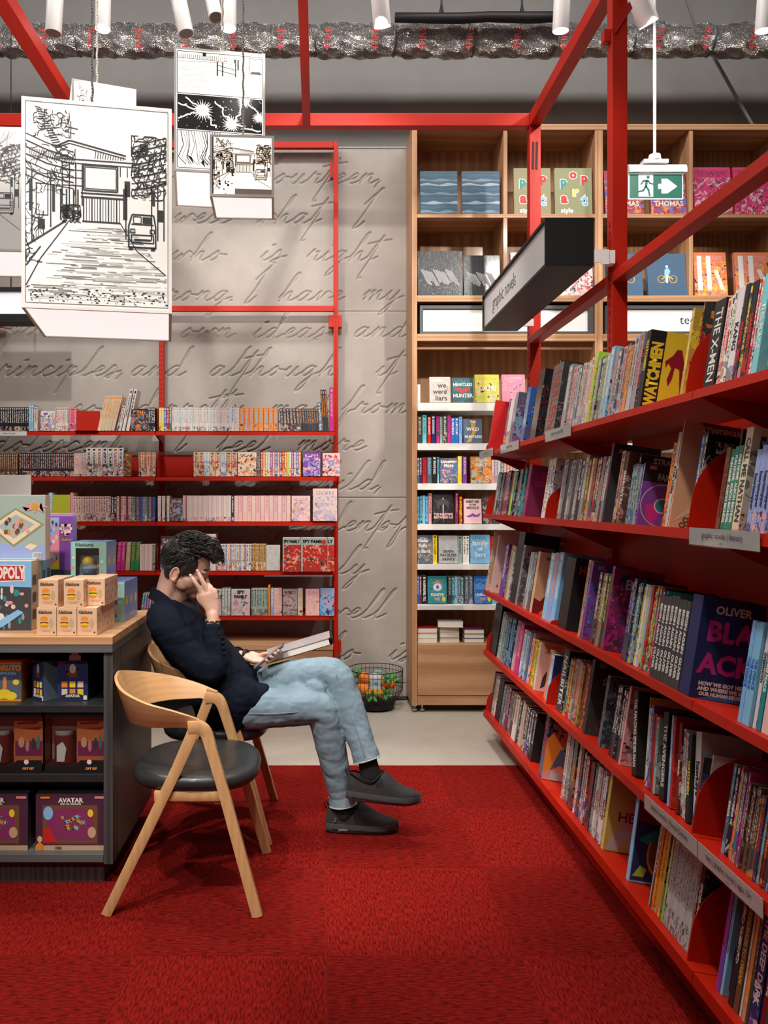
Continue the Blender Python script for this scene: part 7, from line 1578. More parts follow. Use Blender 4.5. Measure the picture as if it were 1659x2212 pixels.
for k, (z0, z1, c) in enumerate(((0, .022, 'lime'), (.022, .046, 'white'))): obj('card_band', bx(-.035, .035, -.0015-.0002*k, -.0011, z0, z1), flat('ink_'+c, col(c)), tg)
bm = bmesh.new(); cyl(bm, (.002, -.0016, .066), (.002, -.0011, .066), .008); obj('red_dot', bm, flat('ink_red', col('red')), tg)
# one plate of tags on the counter end is not seen; nothing more stands on the floor here
# ================================================================ the reader
def V(*a): return Vector(a)
def chain(bm, pts, rs, n=14, sub=4):
    """tapered limb through the joints, rounded at both ends"""
    pts = [Vector(p) for p in pts]
    if len(pts) > 2:
        q_ = []; r_ = []
        for i in range(len(pts)-1):
            for k in range(sub):
                t = k/sub; q_.append(pts[i].lerp(pts[i+1], t)); r_.append(rs[i]+(rs[i+1]-rs[i])*t)
        q_.append(pts[-1]); r_.append(rs[-1])
        for _ in range(2):
            q_ = [q_[0]]+[(q_[i-1]+2*q_[i]+q_[i+1])/4 for i in range(1, len(q_)-1)]+[q_[-1]]
        pts, rs = q_, r_
    d0 = (pts[1]-pts[0]).normalized(); d1 = (pts[-1]-pts[-2]).normalized()
    P_ = [pts[0]-d0*rs[0]*.95, pts[0]-d0*rs[0]*.7]+pts+[pts[-1]+d1*rs[-1]*.7, pts[-1]+d1*rs[-1]*.95]
    R_ = [rs[0]*.3, rs[0]*.72]+list(rs)+[rs[-1]*.72, rs[-1]*.3]
    tube(bm, P_, R_, n)
def flatchain(bm, secs, n=20):
    """secs: (centre, along, across direction, half width, half depth)"""
    rings = []
    for c, t, w, a, b in secs:
        c = Vector(c); t = Vector(t).normalized(); w = Vector(w); w = (w-t*w.dot(t)).normalized(); d = t.cross(w)
        rings.append([c+w*a*math.cos(x)+d*b*math.sin(x) for x in [2*math.pi*k/n for k in range(n)]])
    loft(bm, rings)
def fuse(bm, voxel, smooth, name, mats, parent=None, disp=None, fac=.5):
    bmesh.ops.recalc_face_normals(bm, faces=bm.faces)
    me = bpy.data.meshes.new('tmp'); bm.to_mesh(me); bm.free(); o = bpy.data.objects.new('tmp', me); COL.objects.link(o)
    r = o.modifiers.new('r', 'REMESH'); r.mode = 'VOXEL'; r.voxel_size = voxel; r.adaptivity = 0
    s_ = o.modifiers.new('s', 'SMOOTH'); s_.factor = fac; s_.iterations = smooth
    for (tx, st) in disp or []:
        t_ = bpy.data.textures.new('t', 'CLOUDS'); t_.noise_scale = tx; t_.noise_depth = 2
        d_ = o.modifiers.new('d', 'DISPLACE'); d_.texture = t_; d_.strength = st; d_.mid_level = .5; d_.texture_coords = 'GLOBAL'
    m2 = bpy.data.meshes.new_from_object(o.evaluated_get(bpy.context.evaluated_depsgraph_get())); bpy.data.objects.remove(o)
    m2.name = name
    for m in mats if isinstance(mats, list) else [mats]: m2.materials.append(m)
    m2.polygons.foreach_set('use_smooth', [True]*len(m2.polygons))
    o = bpy.data.objects.new(name, m2); link(o, parent); return o
# head frame
HC = V(-.565, 3.475, 1.150); ta = math.radians(25)
HF = V(math.cos(ta), 0, -math.sin(ta)); HU = V(math.sin(ta), 0, math.cos(ta)); HS = V(0, -1, 0)   # HS: his right, towards the camera
HM = Matrix((HF, -HS, HU)).transposed()
def H(f, s, u): return HC+HF*f+HS*s+HU*u
def hball(bm, f, s, u, rf, rs_, ru, seg=20, rot=None):
    M_ = Matrix.Translation(H(f, s, u)) @ HM.to_4x4() @ ((Matrix.Rotation(math.radians(rot), 4, 'Y')) if rot else Matrix.Identity(4)) @ Matrix.Diagonal((rf, rs_, ru, 1))
    bmesh.ops.create_uvsphere(bm, u_segments=seg, v_segments=max(8, seg//2), radius=1, matrix=M_)
bm = bmesh.new()
hball(bm, -.010, 0, .030, .098, .076, .086, 28); hball(bm, .020, 0, .015, .078, .070, .080, 24); hball(bm, .030, 0, -.035, .062, .062, .060)
hball(bm, .045, 0, -.072, .046, .048, .040); hball(bm, .078, 0, -.100, .020, .024, .018); 
for s_ in (-1, 1):
    hball(bm, .052, s_*.040, -.030, .026, .020, .024); hball(bm, .012, s_*.052, -.070, .034, .014, .024, rot=20); hball(bm, .078, s_*.028, .012, .018, .026, .010)
    hball(bm, .081, s_*.030, -.008, .0125, .014, .0125)                                       # closed eye
chain(bm, [H(.088, 0, .008), H(.104, 0, -.016), H(.118, 0, -.034)], [.009, .0095, .0105], 12)   # nose
for s_ in (-1, 1): hball(bm, .106, s_*.011, -.038, .011, .0075, .0075)
chain(bm, [H(.094, -.020, -.066), H(.103, 0, -.064), H(.094, .020, -.066)], [.004, .0062, .004], 10); chain(bm, [H(.091, -.018, -.075), H(.099, 0, -.076), H(.091, .018, -.075)], [.004, .0066, .004], 10)
# ears
for s_ in (-1, 1):
    e0 = []
    for k in range(11):
        a = math.radians(-70+k*31); rr = 1.0
        e0.append(H(-.020-.017*math.sin(a)*1.0-.004, s_*(.074+.007*(1 if k < 7 else .4)), -.040+.030*math.cos(a)))
    chain(bm, e0, [.0042]*11, 8, 2); hball(bm, -.021, s_*.0715, -.040, .0185, .0065, .0275, 16); hball(bm, .030, s_*.036, -.052, .044, .030, .038, 18); hball(bm, -.012, s_*.073, -.068, .008, .0055, .009, 12); chain(bm, [H(-.010, s_*.074, -.030), H(-.022, s_*.076, -.042), H(-.016, s_*.075, -.056)], [.003, .0032, .003], 8, 2)
# neck and trunk (inside the clothes)
chain(bm, [V(-.66, 3.50, .97), V(-.645, 3.49, 1.03), H(-.035, 0, -.045)], [.062, .058, .058], 20)
chain(bm, [H(.02, 0, -.06), V(-.62, 3.49, 1.0)], [.042, .05], 16)
flatchain(bm, [((-.38, 3.53, .50), (-.1, 0, 1), (0, 1, 0), .10, .08), ((-.40, 3.53, .56), (-.3, 0, 1), (0, 1, 0), .155, .105), ((-.46, 3.53, .68), (-.5, 0, 1), (0, 1, 0), .135, .095), ((-.55, 3.52, .82), (-.6, 0, 1), (0, 1, 0), .16, .105), ((-.63, 3.51, .93), (-.5, 0, 1), (0, 1, 0), .165, .085), ((-.66, 3.50, .985), (-.2, 0, 1), (0, 1, 0), .08, .06)])
SR, ER, WR_ = V(-.625, 3.340, .915), V(-.425, 3.315, .715), V(-.438, 3.372, .958)
SL, EL, WL = V(-.60, 3.685, .92), V(-.46, 3.74, .695), V(-.338, 3.55, .748)
chain(bm, [V(-.62, 3.42, .95), SR, ER, WR_], [.05, .048, .038, .025]); chain(bm, [V(-.61, 3.6, .95), SL, EL, WL], [.05, .048, .038, .025])
HR, KR, AR = V(-.36, 3.44, .545), V(.020, 3.435, .555), V(.105, 3.495, .11)
HL, KL_, AL = V(-.36, 3.61, .56), V(.078, 3.505, .690), V(.212, 3.40, .315)
chain(bm, [HR, KR, AR], [.060, .040, .030]); chain(bm, [HL, V(-.14, 3.57, .640), KL_, AL], [.060, .05, .040, .030]); chain(bm, [AR, AR+V(.02, 0, -.045), AR+V(.15, 0, -.070)], [.030, .028, .014]); chain(bm, [AL, AL+V(.01, 0, -.05), AL+V(.13, 0, -.105)], [.030, .028, .014])
# right hand: back towards the camera, two fingers up on the temple
def hp(px, py, Y): return P(px, py, Y)
flatchain(bm, [(WR_-V(0, 0, .01), (0, 0, 1), (1, 0, 0), .027, .019), (hp(459, 1318, 3.375), (-.1, 0, 1), (1, 0, 0), .031, .017), (hp(453, 1300, 3.378), (-.15, 0, 1), (1, 0, .1), .041, .016), (hp(449, 1283, 3.378), (-.2, 0, 1), (1, 0, .1), .043, .015), (hp(449, 1274, 3.380), (-.2, 0, 1), (1, 0, .1), .038, .010)], 18)
chain(bm, [hp(434, 1280, 3.380), hp(430, 1270, 3.376), hp(419, 1254, 3.377), hp(411, 1242, 3.390)], [.0112, .0104, .0092, .0074], 12, 4)
chain(bm, [hp(447, 1278, 3.378), hp(443, 1266, 3.374), hp(433, 1247, 3.375), hp(426, 1232, 3.390)], [.0115, .0108, .0095, .0076], 12, 4)
chain(bm, [hp(458, 1280, 3.376), hp(456, 1269, 3.380), hp(449, 1262, 3.405), hp(446, 1272, 3.422)], [.0115, .0108, .0098, .0085], 12, 4)
chain(bm, [hp(467, 1290, 3.376), hp(465, 1280, 3.382), hp(459, 1275, 3.402), hp(457, 1284, 3.414)], [.0105, .0098, .0088, .0078], 12, 4)
chain(bm, [hp(452, 1314, 3.385), hp(437, 1303, 3.385), hp(428, 1291, 3.388), hp(431, 1280, 3.396)], [.0150, .0130, .0108, .0085], 12, 4)
# left hand holding the phone
flatchain(bm, [(WL-V(.01, -.005, 0), (1, -.2, 0), (0, 1, 0), .027, .02), (V(-.305, 3.535, .744), (1, -.2, 0), (0, 1, 0), .033, .019), (V(-.275, 3.525, .735), (1, -.1, 0), (0, 1, 0), .040, .017), (V(-.245, 3.52, .736), (1, 0, .2), (0, 1, 0), .040, .014), (V(-.233, 3.52, .74), (1, 0, .2), (0, 1, 0), .034, .009)], 18)
PD = (hp(612, 1392, 3.50)-hp(550, 1441, 3.50)).normalized(); PC = (hp(612, 1392, 3.49)+hp(550, 1441, 3.49))/2; PN = V(-PD.z, 0, PD.x)
for k, (dx, w0) in enumerate(((-.014, .0095), (.010, .0098), (.033, .0094), (.052, .0085))):
    a = PC+PD*dx-PN*.016; chain(bm, [V(-.245+.004*k, 3.525-.0*k, .738), a+V(0, .008, 0), a+V(0, -.030, -.002), PC+PD*dx+V(0, -.043, 0)-PN*.003], [w0+.001, w0, w0*.95, w0*.82], 12, 4)
chain(bm, [V(-.290, 3.555, .755), PC+PD*-.045+V(0, .042, .004)+PN*.016, PC+PD*-.022+V(0, .022, 0)+PN*.018, PC+PD*-.004+V(0, .004, 0)+PN*.015], [.015, .0125, .0108, .0085], 12, 4)
sk = mat('skin', (.60, .36, .27), .5); n = N(sk); n.b.inputs['Subsurface Weight'].default_value = .10; n.b.inputs['Subsurface Radius'].default_value = (.01, .004, .002); n.b.inputs['Subsurface Scale'].default_value = .5
vc = n.n('ShaderNodeVertexColor', layer_name='tone'); nz_ = n.noise(n.coord(), 180, 4, .7).outputs[0]; nb = n.noise(n.coord(), 25, 3, .5).outputs[0]
n.base(n.mix(n.math('MULTIPLY', nb, .25), n.mix(1.0, vc.outputs[0], (1, 1, 1), 'MULTIPLY'), (.58, .28, .2))); n.bump(nz_, .15, .002)
body = fuse(bm, .0040, 3, 'person', sk)
me = body.data; ca = me.color_attributes.new('tone', 'FLOAT_COLOR', 'POINT'); nv = len(me.vertices); arr = np.empty(nv*3); me.vertices.foreach_get('co', arr); arr = arr.reshape(-1, 3)
rel = arr-np.array(HC); f_ = rel@np.array(HF); u_ = rel@np.array(HU); s__ = rel@np.array(HS)
base = np.array([.62, .385, .29]); colr = np.tile(np.append(base, 1), (nv, 1))
jaw = np.clip((-.030-u_)/.02, 0, 1)*np.clip((f_+.025)/.02, 0, 1)*np.clip((.16-np.linalg.norm(rel, axis=1))/.01, 0, 1)*np.clip((f_*1.0+.45*(-u_-.05))/.02+.6, 0, 1)
colr[:, :3] = colr[:, :3]*(1-.55*jaw[:, None])+np.array([.17, .12, .10])*.55*jaw[:, None]
lip = np.exp(-((f_-.098)**2/.00012+(u_+.070)**2/.00006+s__**2/.0006)); colr[:, :3] = colr[:, :3]*(1-.6*lip[:, None])+np.array([.5, .17, .15])*.6*lip[:, None]
ear = np.exp(-((f_+.016)**2/.0006+(u_+.045)**2/.0016+(np.abs(s__)-.076)**2/.0002)); colr[:, :3] = colr[:, :3]*(1-.35*ear[:, None])+np.array([.62, .24, .19])*.35*ear[:, None]
ca.data.foreach_set('color', colr.ravel().astype(np.float32))
tag(body, 'person in navy blazer and pale jeans, seated cross-legged, head on hand, holding a phone', 'person')
# nails
nl = flat('finger_nail', (.68, .45, .38), .3, .3)
for (a, b, Y) in ((412.5, 1244, 3.3785), (427, 1234.5, 3.3785)):
    bm = bmesh.new(); ball(bm, hp(a, b, Y), .0052, .75, .35, 1.15, 10); obj('nail', bm, nl, body, True)
# hair
M['hair'] = mat('dark_hair', (.012, .008, .006), .42, spec=.6); n = N(M['hair']); n.b.inputs['Sheen Weight'].default_value = .2
bm = bmesh.new()
hball(bm, -.022, 0, .050, .096, .080, .082, 26); hball(bm, -.055, 0, .010, .066, .072, .075, 22); hball(bm, .035, 0, .100, .062, .062, .032, 20, rot=-12); hball(bm, .075, 0, .098, .040, .058, .028, 18, rot=-5); hball(bm, .098, -.005, .082, .024, .050, .024, 16)
hball(bm, -.030, 0, .108, .060, .055, .026, 18)
for s_ in (-1, 1): hball(bm, .004, s_*.062, .020, .050, .020, .052, 16); hball(bm, -.050, s_*.050, -.030, .030, .024, .045, 14); chain(bm, [H(.006, s_*.074, .0), H(.004, s_*.075, -.030)], [.010, .005], 8)
hair = fuse(bm, .0045, 4, 'hair', M['hair'], body, disp=[(.02, .008)])
q = random.Random(12); bm = bmesh.new()
for k in range(1500):
    th = q.uniform(0, 2*math.pi); zz = q.uniform(-.75, 1.0); r0 = math.sqrt(max(0, 1-zz*zz)); nf, ns, nu = r0*math.cos(th), r0*math.sin(th), zz
    f0, s0, u0 = -.016+.098*nf, .080*ns, .045+.088*nu
    if nf > .45 and nu < .30: continue
    if nf > .1 and nu < -.15: continue
    if nu < -.45 and nf > -.25: continue
    lf = .032 if nu > .1 else .024
    if nu > .15: d = V(.9, -.25*ns+q.uniform(-.3, .3), .55 if nf < .5 else .1)
    elif nf < -.4: d = V(-.15, 0, -1)
    else: d = V(-.55, 0, -.75)
    d = d.normalized(); out = V(nf, ns, nu); lift = .010+.012*max(0, nu)*(1+max(0, nf))
    pts = []
    for j in range(5):
        t = j/4; fo_ = f0+d.x*lf*t*1.3+out.x*lift*math.sin(t*2.6); so = s0+d.y*lf*t+out.y*lift*math.sin(t*2.6)*.6; uo = u0+d.z*lf*t*(1 if nu > .15 else 1.2)+out.z*lift*math.sin(t*2.6)-.012*t*t*(1 if nu > .15 else 0)
        if nu > .15 and nf > .35: fo_ += .020*t; uo += .010*math.sin(t*3)
        pts.append(H(fo_, so, uo))
    tube(bm, pts, [.0022, .0026, .0022, .0014, .0004], 4)
tf = obj('tufts', bm, M['hair'], hair, True); tf['kind'] = 'stuff'
bm = bmesh.new()
for s_ in (-1, 1): tube(bm, [H(.092, s_*.010, .020), H(.094, s_*.024, .027), H(.084, s_*.040, .026), H(.070, s_*.050, .018)], [.0025, .0042, .0036, .0015], 8)
obj('eyebrow', bm, M['hair'], body, True)
bm = bmesh.new()
for s_ in (-1, 1): tube(bm, [H(.0905, s_*.020, -.013), H(.0945, s_*.030, -.0165), H(.086, s_*.042, -.014)], [.0006, .0012, .0006], 6)
obj('eyelashes', bm, M['hair'], body, True)

# ---- jacket
jk = mat('navy_wool', (.0055, .0080, .0165), .85, spec=.12); n = N(jk); w1 = n.noise(n.coord(), 900, 2).outputs[0]; fold = n.noise(n.mapping(n.coord(), (6, 6, 17)), 1.0, 1, .4, dist=.8).outputs[0]
b1 = n.n('ShaderNodeBump'); n.l(fold, b1.inputs['Height']); b1.inputs['Strength'].default_value = .35; b1.inputs['Distance'].default_value = .03; n.bump(w1, .05, .0006, b1.outputs[0])
bm = bmesh.new()
flatchain(bm, [((-.335, 3.50, .475), (-.1, 0, 1), (0, 1, 0), .135, .085), ((-.345, 3.50, .55), (-.1, 0, 1), (0, 1, 0), .165, .125), ((-.395, 3.505, .63), (-.45, 0, 1), (0, 1, 0), .175, .135), ((-.46, 3.51, .71), (-.55, 0, 1), (0, 1, 0), .17, .130), ((-.545, 3.51, .81), (-.6, 0, 1), (0, 1, 0), .185, .128), ((-.615, 3.505, .90), (-.5, 0, 1), (0, 1, 0), .20, .112), ((-.650, 3.50, .965), (-.35, 0, 1), (0, 1, 0), .175, .078), ((-.665, 3.50, 1.0), (-.2, 0, 1), (0, 1, 0), .10, .062)], 28)
chain(bm, [V(-.655, 3.41, .945), SR+V(-.005, 0, .005), V(-.54, 3.322, .80), ER, V(-.425, 3.335, .80), V(-.436, 3.352, .885)], [.070, .074, .066, .058, .052, .044], 18, 5)
chain(bm, [V(-.64, 3.59, .95), SL, EL, V(-.405, 3.625, .72), V(-.365, 3.575, .740)], [.07, .070, .058, .050, .044], 18, 5)
chain(bm, [V(-.40, 3.42, .60), V(-.30, 3.420, .60), V(-.250, 3.43, .605)], [.10, .092, .058], 16); chain(bm, [V(-.40, 3.40, .58), V(-.36, 3.395, .50)], [.085, .055], 16); chain(bm, [V(-.40, 3.58, .62), V(-.28, 3.60, .64)], [.095, .06], 16)
chain(bm, [V(-.47, 3.40, .60), V(-.44, 3.43, .50)], [.07, .06], 14)
jacket = fuse(bm, .0065, 5, 'jacket', jk, body, disp=[(.09, .016), (.035, .006)])
# collar, lapel, cuff buttons
bm = bmesh.new(); cp_ = [V(-.600, 3.452, .972), V(-.632, 3.430, 1.008), V(-.672, 3.440, 1.036), V(-.706, 3.475, 1.044), V(-.708, 3.515, 1.046), V(-.684, 3.560, 1.036), V(-.64, 3.565, 1.005), V(-.605, 3.55, .97)]
cc = catmull(cp_, 5); rings = []
for i, p in enumerate(cc):
    c0 = V(-.648, 3.497, p.z); o_ = (p-c0).normalized(); rings.append([p+V(0, 0, .012), p+o_*.008+V(0, 0, .010), p+o_*.024+V(0, 0, -.030), p+o_*.018+V(0, 0, -.034), p-o_*.004+V(0, 0, -.026), p-o_*.004+V(0, 0, .008)])
loft(bm, rings); bmesh.ops.recalc_face_normals(bm, faces=bm.faces); obj('collar', bm, jk, jacket, 50)
for s_, y0 in ((1, 3.452), (-1, 3.552)):
    bm = bmesh.new(); a = V(-.596, y0, .975); A_ = [a, a+V(-.020, -s_*.045, -.045), a+V(.045, -s_*.055, -.105), a+V(.125, -s_*.012, -.215), a+V(.095, s_*.002, -.135)]
    up = [bm.verts.new(p) for p in A_]; dn = [bm.verts.new(p+V(-.006, 0, -.010)) for p in A_]; bm.faces.new(up); bm.faces.new(dn[::-1])
    for k in range(5): bm.faces.new((up[k], up[(k+1) % 5], dn[(k+1) % 5], dn[k]))
    bmesh.ops.recalc_face_normals(bm, faces=bm.faces); obj('lapel', bm, jk, jacket)
bm = bmesh.new(); tube(bm, [V(-.436, 3.354, .872), V(-.437, 3.361, .905)], [.0455, .0440], 28, cap=True); obj('sleeve_cuff', bm, jk, jacket, 50)
bm = bmesh.new(); tube(bm, [V(-.385, 3.598, .731), V(-.352, 3.562, .744)], [.0455, .0440], 28, cap=True); obj('sleeve_cuff', bm, jk, jacket, 50)
for k in range(4):
    p = V(-.395+.004*k, 3.318-.009*k+.002, .868-.020*k); bm = bmesh.new(); cyl(bm, p, p+V(.010, -.008, .001), .0065, .005, 14); obj('button', bm, M['black'], jacket, 40)
tb = bmesh.new(); tube(tb, [V(-.615, 3.50, .985), V(-.565, 3.50, .955), V(-.52, 3.50, .90)], [.055, .05, .045], 18); obj('shirt', tb, flat('shirt_black', (.012, .012, .014), .9), body, True)
# bracelets and watch strap
for j, (z, r) in enumerate(((.934, .0300),)):
    for k in range(26):
        a = 2*math.pi*k/26; bm = bmesh.new(); ball(bm, (-.4375+r*math.cos(a), 3.366+r*math.sin(a), z+.003*math.sin(a)), .0036, seg=8); b_ = obj('bracelet_bead', bm, M['black'] if k % 3 else flat('bead_gold', (.5, .35, .15), .3), body, True)
bm = bmesh.new(); a_ = V(-.318, 3.545, .748); d_ = V(1, -.3, -.05).normalized(); tube(bm, [a_-d_*.006, a_+d_*.006], [.0315, .0315], 26); obj('wrist_strap', bm, M['black'], body, 50)

# ---- jeans
jn = mat('washed_denim', (.30, .42, .50), .85, spec=.2); n = N(jn); v = n.coord(); tw = n.noise(n.mapping(v, (500, 500, 120)), 1, 2).outputs[0]; fd = n.noise(v, 6, 4, .6).outputs[0]; fn = n.noise(v, 90, 3, .6).outputs[0]
n.base(n.mix(n.math('MULTIPLY', n.noise(n.mapping(v, (240, 240, 60)), 1, 2).outputs[0], .6), n.ramp(fd, [(.3, (.10, .17, .23)), (.55, (.165, .25, .315)), (.75, (.235, .33, .385))]), (.28, .36, .41)))
fw = n.noise(n.mapping(v, (8, 14, 14)), 1.3, 1, .4, dist=.5).outputs[0]; b1 = n.n('ShaderNodeBump'); n.l(fw, b1.inputs['Height']); b1.inputs['Strength'].default_value = .55; b1.inputs['Distance'].default_value = .02; n.bump(tw, .35, .0015, b1.outputs[0])
bm = bmesh.new()
flatchain(bm, [((-.42, 3.525, .52), (1, 0, .2), (0, 1, 0), .13, .085), ((-.34, 3.52, .545), (1, 0, .1), (0, 1, 0), .165, .098), ((-.28, 3.52, .56), (1, 0, .1), (0, 1, 0), .16, .09)], 24)
chain(bm, [HR+V(.02, 0, .0), V(-.19, 3.435, .552), KR, V(.052, 3.455, .40), AR+V(.002, 0, .035)], [.092, .088, .072, .066, .054], 20, 6)
ball(bm, V(-.01, 3.47, .615), .055); ball(bm, V(-.08, 3.49, .60), .055)
chain(bm, [HL+V(.02, 0, 0), V(-.14, 3.57, .640), KL_, V(.135, 3.463, .545), AL+V(-.010, .006, .052)], [.092, .084, .070, .066, .053], 20, 6)
jeans = fuse(bm, .0060, 4, 'jeans', jn, body, disp=[(.05, .008)])
for A_, B_, r in ((AR+V(.0, 0, .045), AR+V(.004, 0, .008), .0575), (AL+V(-.016, .009, .066), AL+V(-.004, .002, .026), .0565)):
    bm = bmesh.new(); rg = tube(bm, [A_, B_], [r, r*1.04], 30, cap=True); obj('trouser_hem', bm, jn, jeans, 50)
    bm = bmesh.new(); d_ = (B_-A_).normalized(); u = d_.orthogonal().normalized(); w = d_.cross(u); qq = random.Random(2); tube(bm, [B_+(u*math.cos(a)+w*math.sin(a))*r*1.045 for a in [2*math.pi*k/36 for k in range(36)]], [.0022+qq.uniform(0, .0012) for _ in range(36)], 6, closed=True); obj('frayed_edge', bm, flat('frayed_denim', (.40, .46, .49), .9), jeans, True)
sm_ = flat('denim_seam', (.17, .26, .35), .9)
bm = bmesh.new(); sp = catmull([KL_+V(.0, -.074, .01), V(.105, 3.418, .60), V(.145, 3.387, .515), V(.178, 3.360, .43), V(.195, 3.343, .372)], 8); tube(bm, sp, .0022, 6); obj('seam', bm, sm_, jeans, True)
bm = bmesh.new(); sp = catmull([V(-.30, 3.350, .545), V(-.19, 3.344, .548), V(-.08, 3.355, .552)], 8); tube(bm, sp, .0018, 6); obj('seam', bm, sm_, jeans, True)
# ---- socks and shoes
sock = flat('black_sock', (.010, .010, .011), .95)
for A_, B_ in ((AR+V(.002, 0, .05), AR+V(.010, 0, -.035)), (AL+V(-.012, .006, .075), AL+V(.012, 0, -.045))):
    bm = bmesh.new(); chain(bm, [A_, (A_+B_)/2, B_], [.040, .040, .046], 20); obj('sock', bm, sock, body, True)
M['shoe_knit'] = mat('black_shoe_knit', (.022, .022, .023), .85); n = N(M['shoe_knit']); n.bump(n.noise(n.coord(), 500, 2).outputs[0], .5, .002)
M['shoe_sole'] = mat('dark_rubber_sole', (.060, .063, .070), .5)
def shoe(o, rot, lab, mark):
    e = bpy.data.objects.new('shoe', None); link(e, body); e.location = o; e.rotation_euler = rot
    L = .318
    wd = lambda t: .036+.014*math.sin(min(1, t*1.25)*math.pi*.5)*1.0-(.0 if t < .72 else .050*((t-.72)/.28)**2.2)+(-.008*(1-t/.06) if t < .06 else 0)
    rings = []; rs2 = []
    T_ = [0, .015, .05, .12, .22, .34, .46, .58, .68, .78, .86, .92, .965, .99]
    for t in T_:
        x = t*L; w = max(.012, wd(t)); lo = .004+.010*max(0, (t-.75)/.25)**2+.008*max(0, (.10-t)/.10); hi = .046-.010*t+.008*max(0, (t-.8)/.2)
        e_ = .0 if t else -.004
        rings.append([(x, w*c, lo+(hi-lo)*h) for c, h in ((-.86, 0), (-1.03, .25), (-1.06, .6), (-1.0, 1), (0, 1.02), (1.0, 1), (1.06, .6), (1.03, .25), (.86, 0), (0, -.02))])
    bm = bmesh.new(); loft(bm, rings); bmesh.ops.recalc_face_normals(bm, faces=bm.faces); obj('sole', bm, M['shoe_sole'], e, 40)
    bm = bmesh.new(); 
    for s_ in (-1, 1):
        tube(bm, [(x*L, s_*(wd(x)*1.065), .022-.006*x) for x in (.08, .2, .35, .5, .65, .8, .9)], .0018, 5)
    obj('sole_groove', bm, M['black'], e, True)
    rings = []; N_ = 22
    for i, t in enumerate([.012, .04, .09, .16, .24, .31, .37, .42, .46, .50, .55, .62, .70, .78, .86, .92, .96, .985]):
        x = t*L; w = max(.010, wd(t)*.97)
        top = float(np.interp(t, [.0, .03, .08, .2, .33, .40, .47, .52, .60, .70, .80, .88, .95, 1.0], [.092, .108, .112, .100, .096, .108, .130, .124, .103, .082, .067, .060, .054, .046]))
        b0 = .038
        rings.append([(x+(-.004 if i == 0 else 0)+.006*max(0, math.sin(a))*(t < .1), w*math.cos(a)*(1-.10*max(0, math.sin(a))), b0+(top-b0)*max(-.05, math.sin(a))**(.75 if math.sin(a) > 0 else 1)) if math.sin(a) > 0 else (x, w*math.cos(a), b0+.002*math.sin(a)) for a in [2*math.pi*k/N_ for k in range(N_)]])
    bm = bmesh.new(); loft(bm, rings); bmesh.ops.recalc_face_normals(bm, faces=bm.faces); obj('upper', bm, M['shoe_knit'], e, 60)
    bm = bmesh.new(); tube(bm, catmull([(.010, 0, .113), (.03, -.028, .110), (.07, -.037, .097), (.110, -.037, .094), (.150, 0, .132), (.110, .037, .094), (.07, .037, .097), (.03, .028, .110)], 5, True), .0042, 8, closed=True); obj('collar_rim', bm, M['black'], e, True)
    bm = bmesh.new(); tube(bm, [(.002, 0, .098), (-.008, 0, .118), (.002, 0, .132), (.010, 0, .113)], .0028, 6); obj('heel_loop', bm, M['black'], e, True)
    for k in range(4):
        for s_ in (-1, 1):
            bm = bmesh.new(); tube(bm, [(.118+k*.008, s_*(.0385-.0015*k), .093+.006*k), (.126+k*.008, s_*.0445, .076+.003*k)], .0018, 5); obj('elastic_rib', bm, M['black'], e)
    if mark:
        text('side_mark', 'S', .024, flat('shoe_mark', (.09, .09, .095), .4), e, (.038, -.0425, .062), (1, -.10, 0), (0, .25, 1), shear=.4, bold=.001); text('side_mark', 'goWALK', .010, flat('ink_lgrey', col('lgrey')), e, (.075, -.0518, .024), (1, -.04, 0), (0, .05, 1), bold=.0002)
    return e
shoe(V(.036, 3.500, .0), (0, 0, math.radians(-2)), '', True)
shoe(V(.118, 3.395, .178), (0, math.radians(4), math.radians(-3)), '', False)

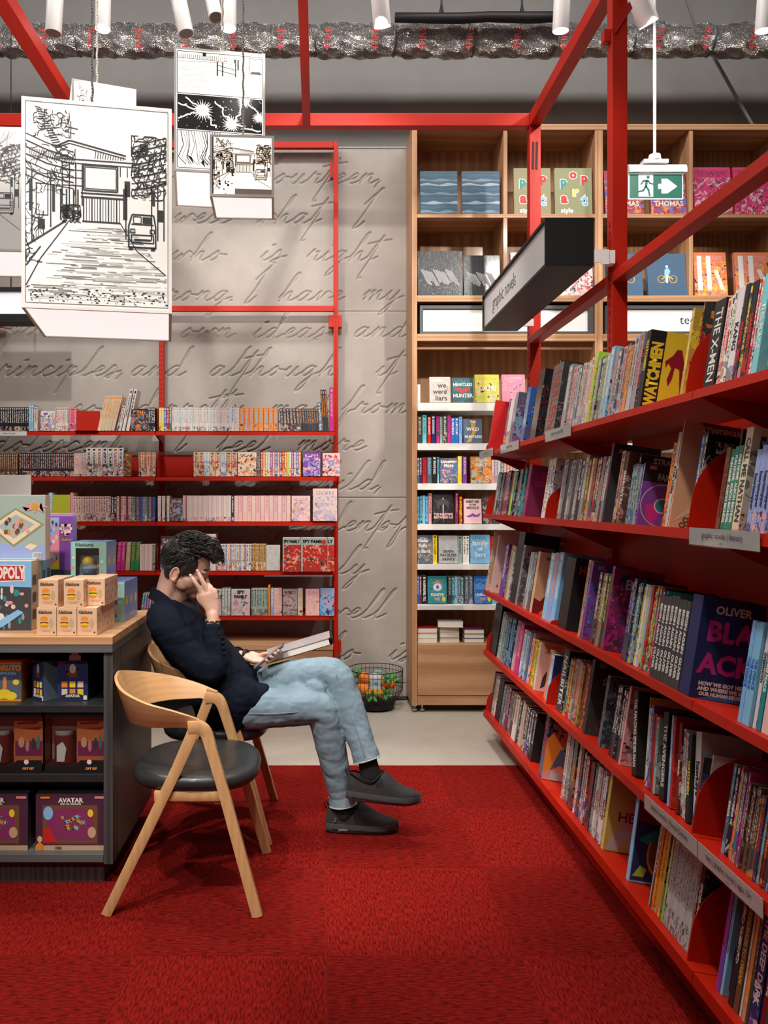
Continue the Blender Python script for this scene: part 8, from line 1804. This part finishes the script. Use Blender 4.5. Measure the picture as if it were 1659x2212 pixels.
# ---- phone and book in the lap
ph = bpy.data.objects.new('mobile_phone', None); link(ph); ph.matrix_world = Matrix.Translation(PC) @ Matrix((PD, V(0, 1, 0), PN)).transposed().to_4x4()
tag(ph, 'dark blue cased mobile phone held in the hand above the lap', 'phone')
obj('case', bx(-.080, .080, -.038, .038, -.0055, .0045, .003), flat('phone_case', (.05, .085, .12), .45), ph)
obj('screen', bx(-.074, .074, -.034, .034, .0046, .0052), mat('phone_screen', (.05, .05, .06), .1, emit=(.5, .2, .18), es=.5), ph)
bk0 = hp(578, 1432, 3.55); bk1 = hp(716, 1391, 3.55); D_ = (bk1-bk0).normalized(); Nn = V(-D_.z, 0, D_.x); Lb = (bk1-bk0).length
bo = bpy.data.objects.new('open_book', None); link(bo); bo.matrix_world = Matrix.Translation(bk0+V(0, 0, -.004)) @ Matrix((D_, V(0, 1, 0), Nn)).transposed().to_4x4()
tag(bo, 'thick hardback with white page edges resting on the raised knee', 'book')
obj('cover_board', bx(-.004, Lb+.004, 0, .19, 0, .0028), flat('book_board', (.02, .02, .025), .4, .3), bo); obj('cover_board', bx(-.004, Lb+.002, 0, .19, .030, .0328), flat('book_board_upper', (.35, .33, .34), .3, .5), bo)
obj('page_block', bx(0, Lb-.006, .003, .185, .0029, .0299), mat('bright_pages', (.82, .78, .72), .8), bo)
bm = bmesh.new(); tube(bm, [(Lb+.002, 0, .002), (Lb+.009, 0, .008), (Lb+.011, 0, .0165), (Lb+.009, 0, .026), (Lb+.002, 0, .0318)], .002, 6)
bm2 = bmesh.new(); rg = [[(x, y, z) for x, z in ((Lb-.004, .0), (Lb+.006, .002), (Lb+.011, .010), (Lb+.011, .023), (Lb+.006, .031), (Lb-.004, .0328), (Lb-.004, .0305), (Lb+.004, .029), (Lb+.0085, .022), (Lb+.0085, .011), (Lb+.004, .0045), (Lb-.004, .0025))] for y in (0, .19)]
bm.free(); loft(bm2, rg); bmesh.ops.recalc_face_normals(bm2, faces=bm2.faces); obj('spine', bm2, M['black'], bo)
